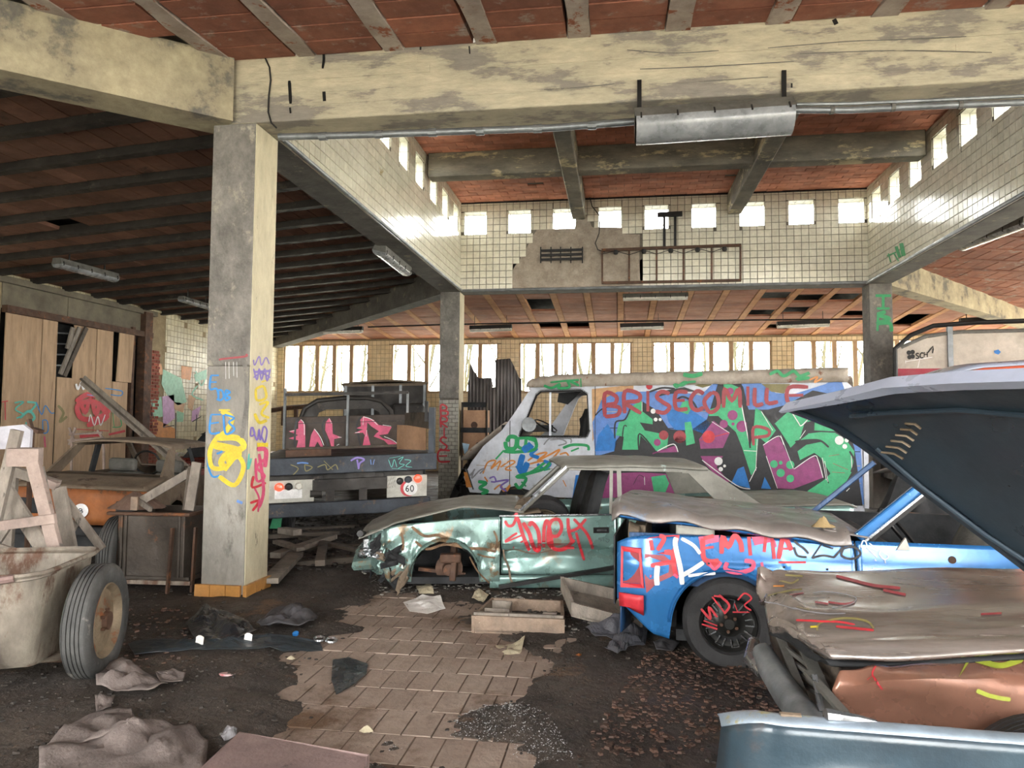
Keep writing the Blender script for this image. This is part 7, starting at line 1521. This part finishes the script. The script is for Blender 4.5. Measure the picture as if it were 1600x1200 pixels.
for a in (('paper_sheet', 'white sheet of paper in front of the green car wheel opening', 'paper', [(630, 938), (660, 930), (688, 934), (696, 948), (668, 956), (640, 952)], .03, .02, 'paper', 1, 4),
          ('paper_sheet', 'cream paper scrap behind the white sheet, by the bare hub', 'paper', [(650, 920), (672, 918), (678, 930), (655, 930)], .03, .03, 'paperd', 2, 6),
          ('paper_sheet', 'stained paper sheet on the soil in front of the wooden tray', 'paper', [(758, 1022), (772, 1004), (800, 1004), (820, 998), (815, 1015), (803, 1025), (780, 1023)], .02, .03, 'paperd', 3, 7),
          ('paper_scrap', 'small torn cream paper left of the trays', 'paper', [(737, 938), (748, 928), (764, 936), (755, 943)], .03, .03, 'paperd', 4, 7),
          ('paper_scrap', 'folded cream scrap below the tilted tray', 'paper', [(978, 958), (990, 950), (1000, 955), (992, 964)], .10, .02, 'paperd', 5, 7),
          ('plastic_sheet', 'crumpled dark grey sheet on the floor between tray and blue wheel', 'plastic sheet', [(915, 995), (935, 975), (965, 985), (985, 975), (1022, 968), (1015, 985), (1008, 1018), (985, 1020), (965, 1032), (945, 1025), (960, 1010), (930, 1005)], .03, .12, mat('slate_sheet', '#55565c', '#3c3d43', 3, .5, bump=.2), 6, 5),
          ('plastic_bag', 'black bin bag flattened on the bare pavers', 'plastic bag', [(520, 1030), (545, 1025), (575, 1035), (572, 1052), (545, 1072), (525, 1082), (518, 1060)], .035, .03, mat('greenish_black_plastic', '#33383a', '#22272a', 3, .25, bump=.2), 7, 5),
          ('plastic_bag', 'black crumpled bag in front of the near column foot', 'plastic bag', [(290, 985), (320, 955), (345, 965), (380, 975), (400, 1000), (350, 1012), (305, 1012)], .03, .10, 'plastic', 8, 5),
          ('cloth_heap', 'grey and black cloth heap right of the near column foot', 'cloth', [(400, 985), (430, 960), (470, 958), (497, 972), (490, 985), (455, 992), (420, 998)], .03, .15, mat('charcoal_cloth', '#48474a', '#343335', 4, .9, bump=.3), 9, 4),
          ('plastic_strip', 'long dark plastic strip lying right of the cart wheel', 'plastic strip', [(200, 1012), (240, 1005), (320, 1008), (400, 1000), (500, 1002), (505, 1012), (400, 1022), (300, 1022), (210, 1030)], .02, .03, mat('dark_teal_plastic', '#2b3339', '#1e2529', 4, .4, bump=.2), 10, 6),
          ('cloth_heap', 'grey dusty cloth heap below the cart wheel', 'cloth', [(148, 1050), (190, 1042), (215, 1055), (262, 1078), (240, 1088), (190, 1090), (150, 1085)], .02, .13, 'cloth', 11, 4),
          ('cloth_piece', 'flat grey cloth scrap right of the dusty heap', 'cloth', [(243, 1060), (270, 1052), (290, 1060), (285, 1072), (250, 1072)], .02, .05, 'cloth', 12, 6),
          ('cloth_heap', 'large pinkish grey cloth heap at the bottom left edge', 'cloth', [(60, 1190), (100, 1148), (150, 1120), (205, 1118), (215, 1145), (240, 1140), (300, 1150), (325, 1170), (320, 1230), (60, 1240)], .02, .10, 'cloth', 13, 4.2),
          ('cloth_piece', 'pale grey rag above the large cloth heap', 'cloth', [(148, 1095), (178, 1098), (172, 1115), (150, 1122)], .02, .05, 'cloth', 14, 6),
          ('plastic_wrap', 'small clear crumpled wrapper beside the wooden slab', 'wrapper', [(343, 1158), (355, 1146), (370, 1150), (368, 1165), (350, 1172)], .02, .07, mat('clear_wrap', '#8f8f92', '#707074', 8, .2, bump=.1), 15, 9),
          ('rag', 'dark rag on the soil left of the blue car wheel', 'rag', [(1020, 1010), (1045, 1002), (1062, 1012), (1050, 1024), (1026, 1024)], .02, .06, mat('charcoal_cloth', '#48474a'), 16, 6)): sheet(*a)
one('red_lid', MB().lathe(onZ(357, 1055, .03), (0, .2, 1), [(0, 0), (.05, 0), (.055, .008), (.05, .012), (0, .01)], 18), mat('red_white_lid', '#b04a50', '#d8cfcf', 22, .4), 'flat red and white can lid on the dark floor', 'lid', smooth=True)
for x, y, lab in ((310, 1006, 'white card tag at the left end of the dark plastic strip'), (386, 1002, 'white card tag right of the first one on the dark strip')):
    p = onZ(x, y+8, .03); o = one('card_tag', MB().prism([p+Vector((-.028, 0, 0)), p+Vector((.028, 0, 0)), p+Vector((.030, .01, .075)), p+Vector((.01, .012, .085)), p+Vector((-.01, .012, .085)), p+Vector((-.024, .01, .075))], (0, .004, 0)), M['paper'], lab, 'tag')
one('bottle_cap', MB().lathe(onZ(462, 991, .04), (0, -.4, 1), [(0, .012), (.022, .012), (.024, 0)], 12), P_['elec'], 'bright blue cap lying on the grey cloth heap', 'cap', smooth=True)
for x, y, lab in ((499, 999, 'round tin lid beside the black bag, left one'), (518, 1001, 'round tin lid beside the black bag, right one')): one('tin_lid', MB().lathe(onZ(x, y, .03), (.1, -.1, 1), [(.03, 0), (.04, .012), (.043, .0)], 16), M['chrome'], lab, 'tin lid', smooth=True)
for x, y, r_, c, lab in ((455, 1029, .028, 'paperd', 'pale stone on the soil left of the bare pavers'), (905, 1025, .026, 'orange', 'orange pebble on the soil below the grey sheet'), (943, 1128, .024, 'paper', 'pale grey chip low in the soil'), (573, 1141, .035, 'paperd', 'greenish pale chip on the wet pavers'), (1023, 1146, .03, 'orange', 'reddish chip low on the soil near the wing')):
    heap('stone_chip', lab, 'stone', tuple(onZ(x, y, .015)), r_, r_*.8, r_*.7, c, int(x), n=10)
# wooden slab bottom centre-left
p0, p1, p2, p3 = onZ(375, 1145, .12), onZ(575, 1182, .12), onZ(560, 1245, .12), onZ(300, 1215, .12)
one('stone_slab', MB().prism([p0, p1, p2, p3], (0, 0, -.12)), mat('mauve_dusty_slab', '#7d6a66', '#665551', 3, .9, bump=.3, c3='#4f4340', a3=.62, s3=5), 'mauve dusty slab lying at the bottom edge beside the cloth heap', 'slab', bevel=.008)
# litter nobody could count
def scatter(name, label, cat, n, area, szf, m, seed, zoff=.004):
    rs = random.Random(seed); mb = MB()
    for _ in range(n):
        x, y = area(rs)
        s_ = szf(rs); z = dirt_z(x, y)+zoff; a = rs.random()*6.28; hz_ = s_*rs.uniform(.1, .5); vs = []
        for k in range(4): r_ = s_*rs.uniform(.5, 1); vs.append((x+r_*math.cos(a+k*1.57), y+r_*math.sin(a+k*1.57), z+rs.uniform(0, hz_*.4)))
        vs += [(v[0]*.8+x*.2, v[1]*.8+y*.2, v[2]+hz_) for v in vs]
        mb.add(vs, [(4, 5, 6, 7), (0, 1, 5, 4), (1, 2, 6, 5), (2, 3, 7, 6), (3, 0, 4, 7)])
    o = make(name, mb, M[m] if isinstance(m, str) else m, floor); o['kind'] = 'stuff'; return o
def region(P, zz=0.0):
    W = [onZ(*p, zz) for p in P]; xs = [p.x for p in W]; ys = [p.y for p in W]
    def f(rs):
        for _ in range(200):
            x, y = rs.uniform(min(xs), max(xs)), rs.uniform(min(ys), max(ys))
            if inpoly(x, y, W): return x, y
        return xs[0], ys[0]
    return f
allf = lambda rs: ((lambda t: (rs.uniform(-1, 1)*(.8*t+.6)-.2*t, t))(2.2+9*rs.random()**1.4))
scatter('dark_rubble', '', '', 8000, allf, lambda r: r.uniform(.005, .022), mat('dark_rubble', '#3b352f', '#2a2521', 4, .9, bump=.4, isl=.5), 1)
scatter('thin_dirt', '', '', 1400, region([(480, 960), (560, 930), (720, 940), (860, 1010), (900, 1045), (835, 1075), (830, 1199), (500, 1160), (380, 1090), (470, 1040)]), lambda r: r.uniform(.003, .012), 'dirt', 12, .002)
scatter('pale_grit', '', '', 900, allf, lambda r: r.uniform(.002, .007), mat('pale_grit', '#9a9186', '#6d655b', 9, .9, isl=.4), 2)
scatter('glass_crumbs', '', '', 2600, region([(640, 1110), (760, 1070), (860, 1130), (900, 1199), (560, 1199)]), lambda r: r.uniform(.0015, .005), 'shard', 3)
scatter('dead_leaves', '', '', 850, region([(1010, 1030), (1090, 1020), (1200, 1055), (1260, 1120), (1180, 1140), (1080, 1199), (900, 1199), (960, 1100)]), lambda r: r.uniform(.008, .026), 'leaf', 4)
scatter('car_debris', '', '', 900, region([(560, 895), (760, 905), (960, 930), (1020, 985), (880, 1000), (740, 930), (600, 935)]), lambda r: r.uniform(.006, .028), mat('pale_car_debris', '#85827a', '#4a4540', 7, .7, isl=.5), 5)
scatter('timber_debris', '', '', 900, region([(420, 800), (600, 800), (590, 895), (420, 905)]), lambda r: r.uniform(.01, .05), mat('dark_rubble', '#3b352f'), 6)
scatter('brown_patches', '', '', 120, region([(150, 960), (300, 960), (300, 1040), (200, 1060)]), lambda r: r.uniform(.01, .03), 'leaf', 7)

# ---------------------------------------------------------------- things between the columns at the back
def corrug(name, label, P, D, n_x=60, amp=.018, per=.075, tilt=0.0):
    """corrugated sheet: P = list of (px x, px y of its top edge); reaches down to the floor"""
    A = [atD(x, y, D) for x, y in P]; rows = []; tot = [0]
    for a, b in zip(A, A[1:]): tot.append(tot[-1]+(b.xy-a.xy).length)
    N = int(tot[-1]/per*8); top = []
    for i in range(N+1):
        s_ = tot[-1]*i/N; k = max(j for j in range(len(A)-1) if tot[j] <= s_+1e-9); p = A[k].lerp(A[k+1], (s_-tot[k])/max(1e-6, tot[k+1]-tot[k])); top.append((p, amp*math.sin(2*math.pi*s_/per)))
    for j in range(9):
        rows.append([Vector((p.x, p.y+o, lerp(0, p.z, j/8)))+Vector((0, .25*(1-j/8)*tilt, 0)) for p, o in top])
    return one(name, MB().grid(rows), M['zinc'], label, 'metal sheet', 'corrugated sheets by the tiled column', smooth=True, solid=.003)
corrug('corrugated_sheet', 'torn corrugated metal sheet with a pointed left corner, behind the tiled column', [(731, 600), (735, 567), (741, 580), (748, 591), (768, 590), (770, 602)], 15.6)
corrug('corrugated_sheet', 'tall corrugated metal sheet with a cut corner in front of the windows', [(774, 562), (797, 560), (803, 572), (811, 590), (815, 592)], 15.9)
corrug('corrugated_sheet', 'narrow bent corrugated strip between the two larger sheets', [(762, 600), (768, 606), (776, 604)], 15.3)
cb = thing('cardboard_box', 'brown cardboard box on a dark frame between tiled column and corrugated sheets', 'box', atD(741, 700, 14.7)); cb['_b'] = list(cb.location)
a, b = atD(722, 668, 14.6), atD(761, 641, 14.6); make('box_side', MB().box(a.x, b.x, a.y, a.y+.35, a.z, b.z), M['card'], cb); make('box_lower', MB().box(a.x, b.x, a.y, a.y+.3, a.z-.55, a.z-.10), M['card'], cb); make('dark_shelf', MB().box(a.x-.02, b.x+.02, a.y-.03, a.y+.35, a.z-.10, a.z-.0), M['inter'], cb)
make('box_stain', MB().lathe(Vector(((a.x+b.x)/2, a.y-.004, a.z+.05)), (0, -1, 0), [(0, 0), (.07, 0)], 12), M['rust'], cb)
for x in (a.x, b.x): make('frame_post', MB().box(x-.02, x+.02, a.y, a.y+.04, 0, b.z+.16), M['woodd'], cb)
make('frame_rail', MB().box(a.x, b.x, a.y, a.y+.04, b.z+.06, b.z+.16), M['inter'], cb)
p = atD(748, 760, 13.9); heap('black_sack', 'black sacks heaped between the tiled column and the van nose', 'sack', (p.x, p.y, 0), .55, .4, 1.15, 'plastic', 21, n=26)
p = atD(730, 690, 14.0); one('blue_rag', MB().prism([atD(722, 692, 13.3), atD(733, 694, 13.3), atD(730, 706, 13.3), atD(726, 712, 13.3)], (0, .02, 0)), mat('pale_blue_cloth', '#a9c4d8', '#8fb0c8', 6, .9), 'pale blue rag hanging between the tiled column and the van', 'rag')
rr2 = thing('wall_rail', 'rusty pipe rail with a tee bracket in front of the left window group', 'rail', onY(490, 640, 20.5)); 
make('rail_pipe', MB().tube([onY(420, 642, 20.5), onY(450, 637, 20.5), onY(580, 628, 20.5)], .07, 8), M['rust'], rr2, smooth=True); make('rail_bracket', MB().tube([onY(444, 637, 20.5), onY(443, 665, 20.5)], .08, 8), M['rust'], rr2, smooth=True); make('rail_post', MB().box(-9.6, -9.5, 20.45, 20.55, 0, 2.0), M['rust'], rr2)
# red car body part glimpsed left of the lorry
rc = thing('dark_red_car', 'dark red car glimpsed between the near column and the flatbed lorry', 'car', atD(420, 745, 16)); rc['_b'] = list(rc.location)
RC = Frame(atD(440, 660, 16).xy, 30); rows = [[RC.P(lerp(-2.3, 0, i/10), lerp(0, 1.5, j/6), .72+.12*math.sin(j/6*3.1)) for i in range(11)] for j in range(7)]
redc = mat('dark_red_car_paint', '#6b2c22', '#4c1f19', 4, .3, .2, coat=.5)
make('bonnet', MB().grid(rows), redc, rc, smooth=True, solid=.02); make('body', MB().box(-2.3, 0, 0, 1.5, .25, .72, F=RC), redc, rc, bevel=.08); make('cabin', MB().prism([RC.P(-1.9, .1, .8), RC.P(-.4, .1, .8), RC.P(-.6, .25, 1.25), RC.P(-1.6, .25, 1.25)], RC.n*1.2), M['inter'], rc, bevel=.05)
for u in (-1.9, -.4): wheel(rc, RC.P(u, .1, .28), RC.n, .28, .16)
# ---------------------------------------------------------------- right background: pale lorry and orange van
Z1 = Frame(atD(1400, 660, 12.3).xy, -4)
lo = thing('pale_lorry', 'pale lorry body with a crimson stripe and worn black sign, right of the painted column', 'lorry', Z1.P(1.5, 1.0, 0))
zb0 = Z1.px(1450, 586)[1]; zb1 = Z1.px(1480, 522)[1]; zcr = zb0+.0
def ztop(u): return lerp(Z1.px(1402, 545)[1], zb1, min(1, max(0, u)/.95)**.55)
u1 = Z1.px(1480, 560)[0]
rows = [[Z1.P(lerp(0, u1, i/14), 0, lerp(zb0, ztop(lerp(0, u1, i/14)), j/4)) for i in range(15)] for j in range(5)]
make('side_panel', MB().grid(rows), M['ptrk'], lo, solid=.03); make('side_panel', MB().box(u1+.05, 3.6, -.01, .02, zb0, zb1+.02, F=Z1), M['ptrk'], lo)
make('stripe', MB().box(.02, u1, -.022, -.0, zb0-.02, zb0+.11, F=Z1), M['crims'], lo); make('stripe', MB().box(u1+.06, 3.6, -.022, -.01, zb0+.03, zb0+.16, F=Z1), M['crims'], lo)
make('body_post', MB().box(u1-.0, u1+.08, -.05, .02, zb0-.05, zb1+.12, F=Z1), M['pipe'], lo); make('body_core', MB().box(.05, 3.6, .04, 2.0, .6, zb0, F=Z1), M['trk'], lo); make('body_shell', MB().box(.6, 3.6, .03, 2.0, zb0, zb1-.1, F=Z1), M['ptrk'], lo)
make('roof_rail', MB().tube([Z1.P(.0, -.03, zb0-.05), Z1.P(.0, -.03, Z1.px(1402, 545)[1]), Z1.P(.25, -.03, lerp(Z1.px(1402, 545)[1], zb1, .7)+.06), Z1.P(.6, -.03, zb1+.14), Z1.P(1.2, -.03, zb1+.18), Z1.P(3.6, -.03, zb1+.22)], .04, 8), M['black'], lo, smooth=True)
make('roof_cap', MB().tube([Z1.P(.1, .0, Z1.px(1405, 543)[1]), Z1.P(.5, 0, zb1-.03), Z1.P(1.0, 0, zb1+.03), Z1.P(3.6, 0, zb1+.05)], .035, 8), M['lampm'], lo, smooth=True)
for u in (.7, 2.9): wheel(lo, Z1.P(u, .15, .45), Z1.n, .45, .28, 'rubberd', 'rim')
g = MB(); fz = lambda x, y: (lambda q: Z1.P(q[0], -.019, q[1]))(Z1.px(x, y, -.019)); fz2 = lambda x, y: (lambda q: Z1.P(q[0], -.023, q[1]))(Z1.px(x, y, -.023))
for x, y in ((1420, 551), (1426, 550), (1421, 558), (1426, 557)): disc(g, x, y, 3.6, fz2, 0, 10)
text(g, 'SC', 1431, 552, 5, 8, fz2, 2.0, 0, gap=.35, rise=-.8); text(g, 'H', 1444, 550, 5, 8, fz2, 2.0, 0)
stroke(g, [(1450, 551), (1458, 541), (1457, 552)], 2.4, fz2, 0, 2); make('sign_letters', g, [M['black']], lo)
g = MB()
for P in ([(1415, 565), (1457, 558)], [(1415, 563), (1415, 568)], [(1437, 562), (1434, 575)]): stroke(g, P, 1.0, fz, 0, 1)
make('sign_border', g, [P_['wht']], lo)
g = MB(); fill(g, [(1553, 548), (1560, 546), (1564, 550), (1560, 554), (1554, 552)], lambda x, y: (lambda q: Z1.P(q[0], -.019, q[1]))(Z1.px(x, y, -.019)), 0); make('blue_spot', g, [P_['elec']], lo)
Z2 = Frame(atD(1465, 660, 8.8).xy, -6)
ov = thing('orange_van', 'orange van with dusty grey roof showing above the propped bonnet', 'van', Z2.P(1.2, .9, 0))
zr0 = Z2.px(1500, 578)[1]
tv = lambda u: zr0-.12*max(0, 1-u/.5)**1.5+.06*u
rows = [[Z2.P(lerp(0.0, 2.6, i/20), lerp(0, 1.5, j/8), tv(lerp(0, 2.6, i/20))+.08*math.sin(j/8*3.14)**.5) for i in range(21)] for j in range(9)]
make('roof', MB().grid(rows), M['lidt'], ov, smooth=True, solid=.02)
make('side_body', MB().box(0, 2.6, 0, .04, .4, zr0-.65, F=Z2), M['ocar'], ov); make('far_body', MB().box(0, 2.6, 1.46, 1.5, .4, zr0-.65, F=Z2), M['ocar'], ov)
for u, w_ in ((.02, .08), (.82, .16), (1.7, .14), (2.5, .1)): make('pillar', MB().box(u, u+w_, 0, .04, zr0-.66, tv(u)-.02, F=Z2), M['ocar'], ov)
make('side_glass', MB().box(.1, 2.5, .045, .05, zr0-.66, zr0-.06, F=Z2), M['inter'], ov); make('roof_rim', MB().tube([Z2.P(u, -.01, tv(u)-.03) for u in (0, .25, .5, 1, 1.8, 2.6)], .02, 6), M['ocar'], ov); make('nose', MB().box(2.6, 3.3, .1, 1.4, .4, 1.1, F=Z2), M['ocar'], ov, bevel=.1)
for u in (.45, 2.9): wheel(ov, Z2.P(u, .12, .33), Z2.n, .33, .2)
# dark scrap seen through the blue car's windscreen opening
p = atD(1400, 780, 7.2); heap('scrap_heap', 'dark heap of engine scrap behind the blue car windscreen opening', 'scrap', (p.x+.2, p.y, 0), .72, .5, 1.2, 'inter', 31, n=28)
p = atD(1400, 790, 6.6); one('rolled_mattress', MB().tube([(p.x-.15, p.y, .62), (p.x+.1, p.y-.05, .60), (p.x+.5, p.y, .58)], [.13, .17, .15], 12), mat('brown_foam_roll', '#80604a', '#664a38', 5, .9, bump=.3), 'brown rolled mat beyond the blue car windscreen opening', 'mat', smooth=True)
one('dark_crate', MB().box(p.x-.2, p.x+.5, p.y-.2, p.y+.2, 0, .45), M['inter'], 'dark crate under the rolled brown mat beyond the blue car', 'crate', bevel=.01)
heap('dead_leaf', 'curled dry leaf cluster on the blue car bonnet', 'leaf', tuple(B.P(.60, .12, .91)), .07, .045, .05, mat('dry_leaf', '#a08b63', '#7d6a48', 9, .9), 33, n=14, sharp=1.6)

# ---------------------------------------------------------------- bare trees outside the windows
barkm = mat('pale_bark', '#a8a279')
def tree(x, y, h, r, seed, label):
    rs = random.Random(seed); t = thing('bare_tree', label, 'tree', (x, y, -.2), 'bare trees outside the back windows'); pts = []; px_ = Vector((x, y, -.2)); d = Vector((rs.uniform(-.14, .14), rs.uniform(-.1, .1), 1))
    for i in range(9): pts.append(px_.copy()); px_ = px_+d*(h/8); d += Vector((rs.uniform(-.08, .08), rs.uniform(-.08, .08), 0))
    make('trunk', MB().tube(pts, [r*(1-.08*i) for i in range(9)], 6), barkm, t, smooth=True)
    mb = MB()
    for k in range(9):
        i = rs.randint(3, 7); b = pts[i]; e = Vector((rs.uniform(-1, 1), rs.uniform(-.5, .5), rs.uniform(.6, 1.6))); q = b+e*.8; s2 = q+e*.6+Vector((rs.uniform(-.3, .3), 0, .3)); mb.tube([b, q, s2], [r*.35, r*.22, r*.1], 5)
        for _ in range(2): q2 = b.lerp(s2, rs.random()); mb.tube([q2, q2+Vector((rs.uniform(-.6, .6), 0, rs.uniform(.3, .9)))], [r*.14, r*.06], 4)
    o = make('branches', mb, barkm, t); o['kind'] = 'stuff'
for k in range(56):
    x = -15+k*.53+rnd.uniform(-.15, .15); tree(x, (25.5, 29, 32.5)[k % 3]+rnd.uniform(-.5, .5), rnd.uniform(6.5, 9), rnd.uniform(.035, .10), 100+k, 'thin bare pale tree outside the back windows')
